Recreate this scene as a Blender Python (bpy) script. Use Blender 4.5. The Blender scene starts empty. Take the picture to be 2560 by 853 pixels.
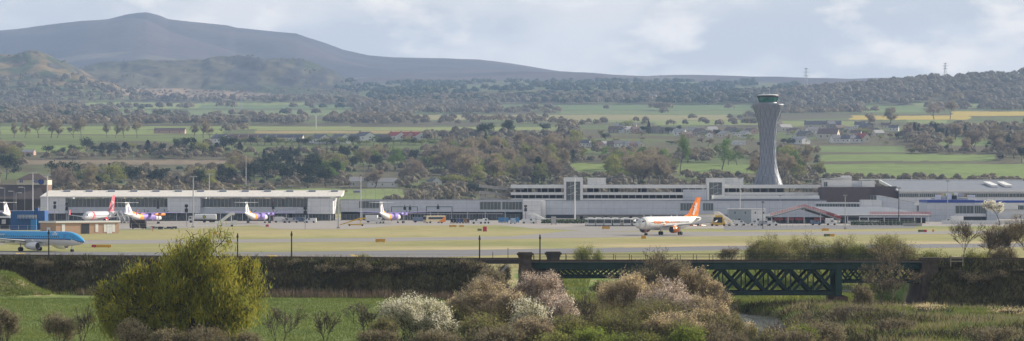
import bpy, math, random
import numpy as np
from mathutils import Vector, Matrix
R = math.radians
rng = np.random.default_rng(7)
random.seed(7)
scene = bpy.context.scene
COL = scene.collection
F = 7260.0      # focal length in photograph pixels
H = 14.76       # camera height above the airfield
HY = 470.0      # horizon row
def X(px, D): return (px - 1280.0) * D / F
def Z(py, D): return H - (py - HY) * D / F
def GD(py, z=0.0): return (H - z) * F / (py - HY)   # distance of a point of level ground seen in row py
def G(px, py):                                      # point of the airfield seen at a pixel
    D = GD(py); return (X(px, D), D)

# ---------------------------------------------------------------- materials
MATS = {}
def mat(name, col, rough=0.7, metal=0.0, var=0.12, scale=1.5, spec=0.3, bump=0.0, trans=0.0, emit=None, stretch=(1, 1, 1)):
    if name in MATS: return MATS[name]
    m = bpy.data.materials.new(name); m.use_nodes = True
    nt = m.node_tree; N = nt.nodes; L = nt.links
    b = N['Principled BSDF']
    b.inputs['Roughness'].default_value = rough
    b.inputs['Metallic'].default_value = metal
    b.inputs['Specular IOR Level'].default_value = spec
    c = (*col, 1)
    if var > 0:
        tc = N.new('ShaderNodeTexCoord'); mp = N.new('ShaderNodeMapping'); mp.inputs['Scale'].default_value = stretch
        ns = N.new('ShaderNodeTexNoise'); ns.inputs['Scale'].default_value = scale; ns.inputs['Detail'].default_value = 5
        L.new(tc.outputs['Object'], mp.inputs[0]); L.new(mp.outputs[0], ns.inputs[0])
        mr = N.new('ShaderNodeMapRange'); mr.inputs[1].default_value = 0.3; mr.inputs[2].default_value = 0.7
        mr.inputs[3].default_value = 1 - var; mr.inputs[4].default_value = 1 + var * 0.6
        L.new(ns.outputs[0], mr.inputs[0])
        mx = N.new('ShaderNodeMix'); mx.data_type = 'RGBA'; mx.blend_type = 'MULTIPLY'; mx.inputs[0].default_value = 1
        mx.inputs[6].default_value = c; L.new(mr.outputs[0], mx.inputs[7])
        L.new(mx.outputs[2], b.inputs['Base Color'])
        if bump:
            bp = N.new('ShaderNodeBump'); bp.inputs['Strength'].default_value = bump; L.new(ns.outputs[0], bp.inputs['Height']); L.new(bp.outputs[0], b.inputs['Normal'])
    else:
        b.inputs['Base Color'].default_value = c
    if trans: b.inputs['Transmission Weight'].default_value = trans
    MATS[name] = m; return m

def leafmat(name, col, hue=0.25, rand=0.35, transl=0.3, patch=0.0):
    """foliage: per-object and per-leaf differences of the leaf's own colour"""
    if name in MATS: return MATS[name]
    m = bpy.data.materials.new(name); m.use_nodes = True
    nt = m.node_tree; N = nt.nodes; L = nt.links
    b = N['Principled BSDF']; b.inputs['Roughness'].default_value = 0.7; b.inputs['Specular IOR Level'].default_value = 0.15
    at = N.new('ShaderNodeAttribute'); at.attribute_name = 'v'
    oi = N.new('ShaderNodeObjectInfo')
    c2 = (min(1, col[0] * (1 + hue)), col[1] * (1 + hue * .6), col[2] * (1 - hue), 1)
    c1 = (col[0] * (1 - hue), col[1] * (1 - hue * .3), col[2] * (1 + hue * .3), 1)
    mx = N.new('ShaderNodeMix'); mx.data_type = 'RGBA'; mx.inputs[6].default_value = c1; mx.inputs[7].default_value = c2
    L.new(at.outputs['Fac'], mx.inputs[0])
    mr = N.new('ShaderNodeMapRange'); mr.inputs[3].default_value = 1 - rand; mr.inputs[4].default_value = 1 + rand
    L.new(oi.outputs['Random'], mr.inputs[0])
    m2 = N.new('ShaderNodeMix'); m2.data_type = 'RGBA'; m2.blend_type = 'MULTIPLY'; m2.inputs[0].default_value = 1
    L.new(mx.outputs[2], m2.inputs[6]); L.new(mr.outputs[0], m2.inputs[7])
    L.new(m2.outputs[2], b.inputs['Base Color'])
    if transl:
        tr = N.new('ShaderNodeBsdfTranslucent'); L.new(m2.outputs[2], tr.inputs[0])
        ms = N.new('ShaderNodeMixShader'); ms.inputs[0].default_value = transl
        L.new(b.outputs[0], ms.inputs[1]); L.new(tr.outputs[0], ms.inputs[2]); L.new(ms.outputs[0], N['Material Output'].inputs[0])
    MATS[name] = m; return m

# ---------------------------------------------------------------- mesh builder
class MB:
    def __init__(s): s.v = []; s.g = {}; s.n = 0; s.col = []
    def add(s, V, faces, mi=0, T=None):
        V = np.asarray(V, float).reshape(-1, 3)
        if T is not None:
            T = np.array(T); V = V @ T[:3, :3].T + T[:3, 3]
        off = s.n; s.v.append(V); s.n += len(V)
        if isinstance(faces, np.ndarray):
            s.g.setdefault((faces.shape[1], mi), []).append(faces + off)
        else:
            for f in faces: s.g.setdefault((len(f), mi), []).append(np.array([f]) + off)
        return s
    def box(s, c, d, rz=0.0, mi=0, T=None):
        x, y, z = d[0] / 2, d[1] / 2, d[2] / 2
        V = np.array([(-x, -y, -z), (x, -y, -z), (x, y, -z), (-x, y, -z), (-x, -y, z), (x, -y, z), (x, y, z), (-x, y, z)])
        if rz:
            cc, ss = math.cos(rz), math.sin(rz); V = V @ np.array([[cc, ss, 0], [-ss, cc, 0], [0, 0, 1]])
        V = V + np.array(c)
        return s.add(V, np.array([(0, 3, 2, 1), (4, 5, 6, 7), (0, 1, 5, 4), (1, 2, 6, 5), (2, 3, 7, 6), (3, 0, 4, 7)]), mi, T)
    def bx(s, x0, x1, y0, y1, z0, z1, mi=0, T=None):
        return s.box(((x0 + x1) / 2, (y0 + y1) / 2, (z0 + z1) / 2), (abs(x1 - x0), abs(y1 - y0), abs(z1 - z0)), 0, mi, T)
    def prism(s, poly, axis, a, b, mi=0, T=None):
        """extrude a 2-D polygon between a and b along axis; the 2-D coordinates are the other two axes in order"""
        n = len(poly); V = []
        for t in (a, b):
            for p in poly:
                q = list(p); q.insert(axis, t); V.append(q)
        fs = [tuple(range(n))[::-1], tuple(range(n, 2 * n))] + [(i, (i + 1) % n, n + (i + 1) % n, n + i) for i in range(n)]
        return s.add(V, fs, mi, T)
    def tube(s, p0, p1, r0, r1=None, n=6, mi=0, cap=True, T=None):
        r1 = r0 if r1 is None else r1
        p0 = np.array(p0, float); p1 = np.array(p1, float); d = p1 - p0; d /= (np.linalg.norm(d) + 1e-9)
        a = np.cross(d, (0, 0, 1) if abs(d[2]) < .9 else (1, 0, 0)); a /= np.linalg.norm(a); b = np.cross(d, a)
        t = np.arange(n) * 2 * math.pi / n; ring = np.cos(t)[:, None] * a + np.sin(t)[:, None] * b
        V = np.vstack([p0 + ring * r0, p1 + ring * r1])
        fs = [(i, (i + 1) % n, n + (i + 1) % n, n + i) for i in range(n)]
        if cap: fs += [tuple(range(n))[::-1], tuple(range(n, 2 * n))]
        return s.add(V, fs, mi, T)
    def loft(s, rings, mi=0, cap=True, matf=None, T=None):
        rings = np.asarray(rings, float); k, n, _ = rings.shape
        V = rings.reshape(-1, 3); fs = []
        off = s.n
        for i in range(k - 1):
            for j in range(n):
                f = (i * n + j, i * n + (j + 1) % n, (i + 1) * n + (j + 1) % n, (i + 1) * n + j)
                fs.append((f, matf(V[list(f)].mean(0)) if matf else mi))
        s.add(V, np.zeros((0, 4), int), mi, T)
        for f, m in fs: s.g.setdefault((4, m), []).append(np.array([f]) + off)
        if cap:
            s.g.setdefault((n, mi), []).append(np.array([list(range(n))[::-1]]) + off)
            s.g.setdefault((n, mi), []).append(np.array([list(range((k - 1) * n, k * n))]) + off)
        return s
    def lathe(s, prof, n=16, mi=0, c=(0, 0, 0), cap=True, matf=None, axis=2):
        t = np.arange(n) * 2 * math.pi / n; rings = []
        for r, z in prof:
            q = np.stack([r * np.cos(t), r * np.sin(t), np.full(n, z)], 1)
            if axis == 0: q = q[:, [2, 0, 1]]
            if axis == 1: q = q[:, [0, 2, 1]]
            rings.append(q + np.array(c))
        return s.loft(rings, mi, cap, matf)
    def sheet(s, P, mi=0):
        return s.add(P, [tuple(range(len(P)))], mi)
    def build(s, name, mats, parent=None, smooth=False, attr=None, loc=None):
        V = np.vstack(s.v) if s.v else np.zeros((0, 3))
        me = bpy.data.meshes.new(name); me.vertices.add(len(V)); me.vertices.foreach_set('co', V.ravel().astype(np.float32))
        idx = []; tot = []; mi = []
        for (k, m), fl in s.g.items():
            A = np.vstack(fl) if fl else np.zeros((0, k), int)
            if not len(A): continue
            idx.append(A.ravel()); tot.append(np.full(len(A), k)); mi.append(np.full(len(A), m))
        idx = np.concatenate(idx); tot = np.concatenate(tot); mi = np.concatenate(mi)
        st = np.concatenate([[0], np.cumsum(tot)[:-1]])
        me.loops.add(len(idx)); me.loops.foreach_set('vertex_index', idx.astype(np.int32))
        me.polygons.add(len(tot)); me.polygons.foreach_set('loop_start', st.astype(np.int32)); me.polygons.foreach_set('loop_total', tot.astype(np.int32))
        if not isinstance(mats, (list, tuple)): mats = [mats]
        for m in mats: me.materials.append(m)
        me.polygons.foreach_set('material_index', mi.astype(np.int32))
        me.polygons.foreach_set('use_smooth', np.full(len(tot), bool(smooth)))
        me.update(calc_edges=True)
        if attr is not None:
            a = me.attributes.new('v', 'FLOAT', 'POINT'); a.data.foreach_set('value', np.asarray(attr, np.float32))
        o = bpy.data.objects.new(name, me); COL.objects.link(o)
        if parent: o.parent = parent
        if loc is not None: o.location = loc
        return o

def tag(o, label=None, cat=None, group=None, kind=None):
    if label: o['label'] = label
    if cat: o['category'] = cat
    if group: o['group'] = group
    if kind: o['kind'] = kind
    return o
def thing(name, label, cat, loc=(0, 0, 0), rz=0.0, group=None, sc=None):
    o = bpy.data.objects.new(name, None); COL.objects.link(o); o.empty_display_size = .5
    o.location = loc; o.rotation_euler = (0, 0, rz)
    if sc: o.scale = sc
    return tag(o, label, cat, group)
KIDS = {}
def dup(root, loc, rz=0.0, label=None, group=None, sc=None, cat=None):
    """a copy of a thing with copies of its parts and sub-parts (mesh data shared)"""
    if root.name not in KIDS:
        km = {}
        def reg(o):
            km[o] = list(o.children)
            for ch in km[o]: reg(ch)
        reg(root); KIDS[root.name] = km
    kids = KIDS[root.name]
    def cp(o, par):
        c = o.copy(); COL.objects.link(c)
        if par is not None: c.parent = par
        for ch in kids.get(o, ()): cp(ch, c)
        return c
    r = cp(root, None); r.location = loc; r.rotation_euler = (0, 0, rz)
    if sc: r.scale = sc
    if label: r['label'] = label
    if group: r['group'] = group
    if cat: r['category'] = cat
    return r
def purge(root):
    for ch in list(root.children): purge(ch)
    bpy.data.objects.remove(root)

# ---------------------------------------------------------------- value noise
def _h(ix, iy, s):
    n = (ix.astype(np.int64) * 374761393 + iy.astype(np.int64) * 668265263 + s * 1442695041) & 0xffffffff
    n = ((n ^ (n >> 13)) * 1274126177) & 0xffffffff
    return ((n ^ (n >> 16)) & 0xffff) / 65535.0
def vnoise(x, y, s=0):
    ix = np.floor(x); iy = np.floor(y); fx = x - ix; fy = y - iy
    fx = fx * fx * (3 - 2 * fx); fy = fy * fy * (3 - 2 * fy)
    a = _h(ix, iy, s); b = _h(ix + 1, iy, s); c = _h(ix, iy + 1, s); d = _h(ix + 1, iy + 1, s)
    return (a * (1 - fx) + b * fx) * (1 - fy) + (c * (1 - fx) + d * fx) * fy
def fbm(x, y, oct=4, s=0):
    x = np.asarray(x, float); y = np.asarray(y, float)
    v = 0; a = .5
    for o in range(oct): v = v + a * (vnoise(x, y, s + o * 17) - .5); x = x * 2.03; y = y * 2.03; a *= .5
    return v      # about -.5 .. .5

def text_mesh(txt, size, bold=0.0, sx=1.0, ext=0.0, shear=0.0):
    c = bpy.data.curves.new('txt', 'FONT'); c.body = txt; c.size = size; c.offset = bold; c.align_x = 'LEFT'; c.shear = shear
    c.extrude = ext; c.resolution_u = 3
    o = bpy.data.objects.new('txt', c); me = o.to_mesh()
    V = np.array([v.co[:] for v in me.vertices]).reshape(-1, 3); Fs = [tuple(p.vertices) for p in me.polygons]
    o.to_mesh_clear(); bpy.data.objects.remove(o); bpy.data.curves.remove(c)
    V[:, 0] *= sx
    return V, Fs
# ---------------------------------------------------------------- camera, light, sky, air
cam = bpy.data.cameras.new('camera'); co = bpy.data.objects.new('camera', cam); COL.objects.link(co)
co.location = (0, 0, H); co.rotation_euler = (R(90), 0, 0)
cam.sensor_width = 36; cam.lens = 36 * F / 2560; cam.shift_y = (HY - 426.5) / 2560; cam.clip_start = 1; cam.clip_end = 60000
scene.camera = co
SUN_AZ, SUN_EL = R(33), R(25)          # measured from +X towards +Y
sd = Vector((math.cos(SUN_AZ) * math.cos(SUN_EL), math.sin(SUN_AZ) * math.cos(SUN_EL), math.sin(SUN_EL)))
sl = bpy.data.lights.new('sun', 'SUN'); sl.energy = 5.0; sl.angle = R(0.6); sl.color = (1.0, 0.9, 0.74)
so = bpy.data.objects.new('sun', sl); COL.objects.link(so); so.location = (300, 100, 400)
so.rotation_euler = (-sd).to_track_quat('-Z', 'Y').to_euler()
EXPO = 0.70
w = bpy.data.worlds.new('World'); scene.world = w; w.use_nodes = True
nt = w.node_tree; N = nt.nodes; L = nt.links; bg = N['Background']
sky = N.new('ShaderNodeTexSky'); sky.sky_type = 'NISHITA'; sky.sun_disc = False; sky.sun_elevation = SUN_EL; sky.sun_rotation = math.atan2(sd.x, sd.y)
sky.air_density = 1.0; sky.dust_density = 1.0; sky.ozone_density = 1.5
sm = N.new('ShaderNodeVectorMath'); sm.operation = 'SCALE'; sm.inputs['Scale'].default_value = 1.0; L.new(sky.outputs[0], sm.inputs[0])
tc = N.new('ShaderNodeTexCoord')
mp = N.new('ShaderNodeMapping'); mp.inputs['Scale'].default_value = (15, 15, 34); mp.inputs['Location'].default_value = (3.1, .4, 1.2); L.new(tc.outputs['Generated'], mp.inputs[0])
def noise(scale, detail, rough, dist=0.0):
    n = N.new('ShaderNodeTexNoise'); n.inputs['Scale'].default_value = scale; n.inputs['Detail'].default_value = detail
    n.inputs['Roughness'].default_value = rough; n.inputs['Distortion'].default_value = dist; L.new(mp.outputs[0], n.inputs[0]); return n
n1 = noise(1.0, 7, .52, .1); n2 = noise(1.7, 7, .55, .1)
r1 = N.new('ShaderNodeValToRGB'); r1.color_ramp.interpolation = 'EASE'
r1.color_ramp.elements[0].position = .40; r1.color_ramp.elements[0].color = (5.7, 5.7, 5.7, 1)
r1.color_ramp.elements[1].position = .60; r1.color_ramp.elements[1].color = (8.0, 7.6, 7.1, 1)
L.new(n1.outputs[0], r1.inputs[0])
r2 = N.new('ShaderNodeMapRange'); r2.inputs[1].default_value = .52; r2.inputs[2].default_value = .66; L.new(n2.outputs[0], r2.inputs[0])
cm = N.new('ShaderNodeMix'); cm.data_type = 'RGBA'; cm.inputs[7].default_value = (10.2, 9.3, 8.1, 1); L.new(r2.outputs[0], cm.inputs[0]); L.new(r1.outputs[0], cm.inputs[6])
# cloud cover: nearly closed near the horizon, half open overhead
se = N.new('ShaderNodeSeparateXYZ'); L.new(tc.outputs['Generated'], se.inputs[0])
cv = N.new('ShaderNodeMapRange'); cv.inputs[1].default_value = .1; cv.inputs[2].default_value = .6; cv.inputs[3].default_value = 1.0; cv.inputs[4].default_value = .45; L.new(se.outputs[2], cv.inputs[0])
cd = N.new('ShaderNodeMapRange'); cd.inputs[1].default_value = .08; cd.inputs[2].default_value = .35; cd.inputs[3].default_value = 1.0; cd.inputs[4].default_value = .6; L.new(se.outputs[2], cd.inputs[0])   # overhead clouds, out of view, darkened to lower the ambient light
cs = N.new('ShaderNodeVectorMath'); cs.operation = 'SCALE'; L.new(cm.outputs[2], cs.inputs[0]); L.new(cd.outputs[0], cs.inputs['Scale'])
fin = N.new('ShaderNodeMix'); fin.data_type = 'RGBA'; L.new(cv.outputs[0], fin.inputs[0]); L.new(sm.outputs[0], fin.inputs[6]); L.new(cs.outputs[0], fin.inputs[7])
L.new(fin.outputs[2], bg.inputs[0]); bg.inputs[1].default_value = 0.085
vs = scene.view_settings; scene.display_settings.display_device = 'sRGB'; vs.view_transform = 'Standard'; vs.look = 'None'; vs.gamma = 1; vs.exposure = EXPO
try: vs.use_curve_mapping = False
except Exception: pass
cy = scene.cycles; cy.use_denoising = True
try: cy.denoiser = 'OPENIMAGEDENOISE'; cy.denoising_input_passes = 'RGB_ALBEDO_NORMAL'
except Exception: pass
cy.max_bounces = 5; cy.diffuse_bounces = 2; cy.glossy_bounces = 2; cy.transmission_bounces = 3; cy.volume_bounces = 0; cy.transparent_max_bounces = 6
cy.caustics_reflective = False; cy.caustics_refractive = False; cy.use_adaptive_sampling = True; cy.adaptive_threshold = 0.01; cy.sample_clamp_indirect = 4

def haze_box(zlo, zhi):
    m = bpy.data.materials.new('haze'); m.use_nodes = True; nt = m.node_tree
    for n in list(nt.nodes):
        if n.type != 'OUTPUT_MATERIAL': nt.nodes.remove(n)
    v = nt.nodes.new('ShaderNodeVolumePrincipled'); v.inputs['Color'].default_value = (.46, .65, 1.0, 1); v.inputs['Density'].default_value = 0.000066
    v.inputs['Anisotropy'].default_value = 0.0
    nt.links.new(v.outputs[0], nt.nodes['Material Output'].inputs['Volume'])
    b = MB(); b.bx(-9000, 9000, -300, 15000, zlo, zhi); o = b.build('haze', m); tag(o, 'pale blue haze over the whole valley', kind='stuff')
    return o
# ---------------------------------------------------------------- the lie of the land
def P(*a): a = np.array(a, float).reshape(-1, 2); return a
KEYS = [
 (1650, P(0, 534.94)),
 (1750, P(0, 518, 2560, 518)),
 (1900, P(0, 488, 1280, 488, 2560, 484)),
 (2100, P(0, 458, 1300, 458, 1900, 450, 2560, 448)),
 (2300, P(0, 430, 1300, 430, 1900, 423, 2560, 420)),
 (2500, P(0, 398, 1300, 398, 1900, 396, 2560, 392)),
 (2800, P(0, 350, 700, 350, 1300, 348, 1900, 356, 2560, 362)),
 (3300, P(0, 324, 900, 328, 1300, 332, 1900, 325, 2560, 322)),
 (4000, P(0, 300, 1300, 306, 1900, 302, 2560, 292)),
 (5000, P(0, 281, 1300, 284, 1900, 275, 2560, 268)),
 (5800, P(0, 262, 900, 262, 1800, 250, 1900, 240, 2060, 224, 2150, 216, 2230, 208, 2300, 203, 2400, 201, 2450, 192, 2560, 184, 3200, 150)),
 (6600, P(-900, 150, 0, 137, 40, 136, 75, 134, 100, 140, 150, 153, 200, 166, 230, 182, 280, 207, 330, 236, 420, 250, 900, 244, 1000, 236, 1900, 235, 2200, 236, 2560, 240)),
 (7000, P(0, 215, 150, 220, 300, 235, 420, 240, 700, 236, 900, 232, 1900, 226, 2560, 250)),
 (7600, P(0, 240, 120, 210, 180, 188, 230, 172, 270, 160, 370, 150, 440, 152, 505, 153, 525, 146, 640, 143, 710, 149, 790, 164, 840, 181, 875, 207, 900, 222, 1000, 225, 1900, 218, 2560, 250)),
 (8300, P(0, 240, 880, 240, 900, 222, 1000, 212, 1500, 207, 1900, 208, 2560, 250)),
 (9500, P(0, 200, 300, 175, 840, 192, 900, 188, 1000, 185, 1300, 187, 1500, 192, 1600, 197, 1900, 207, 2560, 220)),
 (11500, P(-1200, 120, 0, 78, 60, 72, 130, 62, 200, 52, 270, 45, 320, 34, 345, 31, 365, 30, 395, 37, 420, 47, 480, 54, 570, 64, 590, 69, 740, 78, 800, 98, 860, 122, 920, 137, 980, 144, 1110, 147, 1200, 152, 1280, 163, 1400, 184, 1440, 188, 1590, 199, 1690, 190, 1750, 190, 1850, 197, 1930, 204, 2100, 210, 2560, 215)),
 (13500, P(0, 290, 2560, 290)),
]
LK = np.log(np.array([k[0] for k in KEYS]))
def far_scr(px, D):
    px = np.asarray(px, float); D = np.asarray(D, float); l = np.log(D)
    i = np.clip(np.searchsorted(LK, l, side='right') - 1, 0, len(KEYS) - 2)
    out = np.zeros(np.broadcast(px, D).shape)
    T = np.stack([np.interp(px, k[1][:, 0], k[1][:, 1]) for k in KEYS])       # keys x points
    t = np.clip((l - LK[i]) / (LK[i + 1] - LK[i]), 0, 1)
    I = np.indices(out.shape)
    a = T[(i,) + tuple(I)]; b = T[(i + 1,) + tuple(I)]
    t = np.where(i >= 10, t * t * (3 - 2 * t) * .6 + t * .4, t)
    return a * (1 - t) + b * t
def far_z(x, D):
    x = np.atleast_1d(np.asarray(x, float)); D = np.atleast_1d(np.asarray(D, float))
    px = 1280 + x * F / D
    s = far_scr(px, D)
    z = H - (s - HY) * D / F
    amp = np.interp(D, [1650, 2400, 5000, 6200, 6900, 7600, 8300, 9500, 11500, 13000], [0, .8, 5, 16, 30, 30, 14, 20, 30, 30])
    crag = np.interp(D, [5600, 6300, 7600, 7900], [0, 1, 1, 0]) * np.interp(px, [0, 800, 950], [1, 1, 0])
    sc = np.interp(D, [1650, 6000, 9000], [160, 420, 900])
    z = z + fbm(x / sc, D / sc, 5, 3) * amp * .9 + (fbm(x / 60., D / 110., 4, 9) * 22 + np.abs(fbm(x / 150., D / 260., 4, 19)) * -40 + 5) * crag
    gul = np.interp(D, [8600, 9500, 11300, 11600], [0, 1, 1, 0])
    z = z + (np.abs(fbm(x / 700. + D / 1500., D / 2200., 3, 31)) - .12) * 130 * gul
    return z

RIV = np.array([(24, 640), (20, 520), (17, 470), (22, 448), (31, 434), (35.5, 420), (34.3, 395), (31.8, 370), (28.5, 335), (24, 280), (15, 200), (5, 60), (0, -80)], float)
def river_dist(x, y):
    d = np.full(np.broadcast(x, y).shape, 1e9)
    for a, b in zip(RIV[:-1], RIV[1:]):
        v = b - a; t = np.clip(((x - a[0]) * v[0] + (y - a[1]) * v[1]) / (v @ v), 0, 1)
        d = np.minimum(d, np.hypot(x - a[0] - t * v[0], y - a[1] - t * v[1]))
    return d
def rail_y(x): return 440 + np.maximum(0, -5 - x) * .29
TOPZ = 3.55
def sstep(a, b, t): t = np.clip((t - a) / (b - a), 0, 1); return t * t * (3 - 2 * t)
def near_z(x, y):
    x = np.asarray(x, float); y = np.asarray(y, float)
    d = y - rail_y(x)
    # low ground in front, falling to the river on the right-hand side
    base = -1.5 - .9 * sstep(425, 320, y) - 1.3 * sstep(-12, 12, x) - 1.0 * sstep(50, 62, x) * sstep(380, 425, y)
    low = base + fbm(x / 9., y / 9., 4, 5) * 1.0 * sstep(-10, 4, x) + fbm(x / 2.2, y / 2.2, 3, 8) * .35 * sstep(-5, 6, x)
    rd = river_dist(x, y)
    low = low - (low + 4.9) * (1 - sstep(1.0, 5.0, rd))
    # raised rough bank in the right-hand foreground
    low = low + 1.1 * sstep(44, 52, x - (y - 400) * .2) * (1 - sstep(398, 412, y)) * sstep(330, 345, y)
    # airfield behind the railway
    back = sstep(9, 75, d)
    gap = sstep(-6, 3.2, x) * (1 - sstep(61.5, 62.5, x))
    plain = low + (0 - low) * np.where(gap > 0, gap * back + (1 - gap) * sstep(5, 12, d), sstep(5, 12, d))
    emb = sstep(-14.5, -4.2, d + fbm(x / 3., y / 3., 3, 2) * 1.6 * sstep(-4, -6, d) ) * (1 - sstep(4.2, 12, d))
    emb = emb * (1 - gap)
    z = plain * (1 - emb) + TOPZ * emb + fbm(x / 1.3, y / 1.3, 3, 4) * .5 * ((emb > .05) & (emb < .98))
    # grassy mound at the foot of the embankment, far left
    mx, my = -74.5, 434
    g = np.exp(-(((x - mx + 3) / 6.2) ** 2) - ((y - my) / 6.) ** 2) + .8 * np.exp(-(((x - mx + 12) / 9) ** 2) - ((y - my) / 6.) ** 2)
    z = np.where(g > .03, np.maximum(z, -1.75 + 3.7 * np.minimum(g, 1.02) + fbm(x / 1.8, y / 1.8, 3, 6) * .5 * (g > .1)), z)
    z = np.where(y > 560, 0.0, z)
    z = np.where((y > 545) & (y <= 560), z * (1 - (y - 545) / 15), z)
    return z
def ground_z(x, y):
    x = float(x); y = float(y)
    if y < 1650: return float(near_z(np.array([x]), np.array([y]))[0])
    return float(far_z(x, y)[0])

def land_mat(name, bumpd=0.0, fine=6.0, coarse=.15, amp=.25, rows=False):
    m = bpy.data.materials.new(name); m.use_nodes = True; nt = m.node_tree; N = nt.nodes; L = nt.links
    b = N['Principled BSDF']; b.inputs['Roughness'].default_value = .9; b.inputs['Specular IOR Level'].default_value = .1
    at = N.new('ShaderNodeAttribute'); at.attribute_name = 'Col'
    tc = N.new('ShaderNodeTexCoord')
    a = N.new('ShaderNodeTexNoise'); a.inputs['Scale'].default_value = coarse; a.inputs['Detail'].default_value = 8; a.inputs['Roughness'].default_value = .65
    L.new(tc.outputs['Object'], a.inputs[0])
    c = N.new('ShaderNodeTexNoise'); c.inputs['Scale'].default_value = fine; c.inputs['Detail'].default_value = 4; L.new(tc.outputs['Object'], c.inputs[0])
    ad = N.new('ShaderNodeMath'); ad.operation = 'ADD'; L.new(a.outputs[0], ad.inputs[0]); L.new(c.outputs[0], ad.inputs[1])
    mr = N.new('ShaderNodeMapRange'); mr.inputs[1].default_value = .7; mr.inputs[2].default_value = 1.3; mr.inputs[3].default_value = 1 - amp; mr.inputs[4].default_value = 1 + amp
    L.new(ad.outputs[0], mr.inputs[0])
    mx = N.new('ShaderNodeMix'); mx.data_type = 'RGBA'; mx.blend_type = 'MULTIPLY'; mx.inputs[0].default_value = 1
    L.new(at.outputs['Color'], mx.inputs[6]); L.new(mr.outputs[0], mx.inputs[7]); L.new(mx.outputs[2], b.inputs['Base Color'])
    if bumpd:
        bp = N.new('ShaderNodeBump'); bp.inputs['Strength'].default_value = .6; bp.inputs['Distance'].default_value = bumpd
        L.new(ad.outputs[0], bp.inputs['Height']); L.new(bp.outputs[0], b.inputs['Normal'])
    return m
def grid_obj(name, XX, YY, ZZ, CC, m, kind='structure'):
    ny, nx = XX.shape
    V = np.stack([XX, YY, ZZ], -1).reshape(-1, 3)
    i = np.arange(ny - 1)[:, None] * nx + np.arange(nx - 1)[None]
    Fq = np.stack([i, i + 1, i + nx + 1, i + nx], -1).reshape(-1, 4)
    b = MB(); b.add(V, Fq); o = b.build(name, m, smooth=True)
    a = o.data.attributes.new('Col', 'FLOAT_COLOR', 'POINT'); C4 = np.ones((ny * nx, 4), np.float32); C4[:, :3] = CC.reshape(-1, 3)
    a.data.foreach_set('color', C4.ravel())
    o['kind'] = kind; return o

# --- near ground: one sheet from behind the camera to the far side of the airfield
xs = np.concatenate([np.arange(-700, -112, 28.), np.arange(-112, 112, .8), np.arange(112, 701, 28.)])
ys = np.concatenate([np.arange(-200, 240, 20.), np.arange(240, 310, 2.), np.arange(310, 520, .7), np.arange(520, 566, 2.), np.arange(566, 1650, 36.), [1650.]])
XX, YY = np.meshgrid(xs, ys)
ZZ = near_z(XX, YY)
ZZ[YY > 560] = 0.0
def lerp(a, b, t): t = np.asarray(t)[..., None]; return np.asarray(a) * (1 - t) + np.asarray(b) * t
CROP = (.14, .18, .055); YG = (.325, .285, .14); YG2 = (.24, .245, .10); ROUGH = (.12, .12, .045); BROWN = (.12, .095, .055); DRY = (.27, .22, .13)
dd = YY - rail_y(XX)
n = fbm(XX / 40., YY / 60., 4, 12) + .5; n2 = fbm(XX / 4., YY / 5., 4, 13) + .5
C = lerp(YG, YG2, sstep(.35, .7, n))
C = lerp(C, (.15, .21, .05), sstep(1050, 1090, YY) * sstep(-40, 40, XX + 0 * YY) * .7)
C = lerp(C, YG2, sstep(.45, .8, fbm(XX / 90., YY / 25., 4, 44) + .5) * .8)
st = fbm(XX / 150. + YY / 400., YY / 7., 4, 91) + .5; C = C * (1 + .32 * (st - .5))[..., None]
rt = 700 + XX * .52; C = lerp(C, (.46, .38, .24), (sstep(4, 10, YY - rt) * (1 - sstep(26, 44, YY - rt + 16 * (n - .5)))) * sstep(-60, 0, XX) * .8)
front = dd < 6
crop = lerp(CROP, (.17, .20, .065), sstep(.3, .7, n))
vr = lerp(ROUGH, DRY, sstep(.4, .65, n2)); vr = lerp(vr, (.08, .14, .03), sstep(.5, .68, fbm(XX / 7., YY / 7., 4, 21) + .5))
fr = lerp(crop, vr, sstep(-8, 2, XX + (YY - 400) * .05))
fr = lerp(fr, lerp(BROWN, ROUGH, n2), sstep(-16.3, -15.3, dd))
fr = lerp(fr, lerp((.07, .10, .03), DRY, sstep(.4, .7, n2)), sstep(-7, -4.5, dd))
mound = (np.abs(XX + 80) < 22) & (np.abs(YY - 434) < 12) & (ZZ > -1.2)
fr = np.where(mound[..., None], lerp((.16, .19, .06), DRY, sstep(.45, .7, n2)), fr)
C = np.where(front[..., None], fr, C)
gp = (XX > 0) & (XX < 66) & (dd > 0) & (dd < 80)
C = np.where(gp[..., None], lerp((.13, .19, .05), (.28, .25, .12), sstep(.4, .7, n2)), C)
grid_obj('ground', XX, YY, ZZ, C, land_mat('ground_soil_grass', .12, 3.0, .12, .28))

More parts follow.
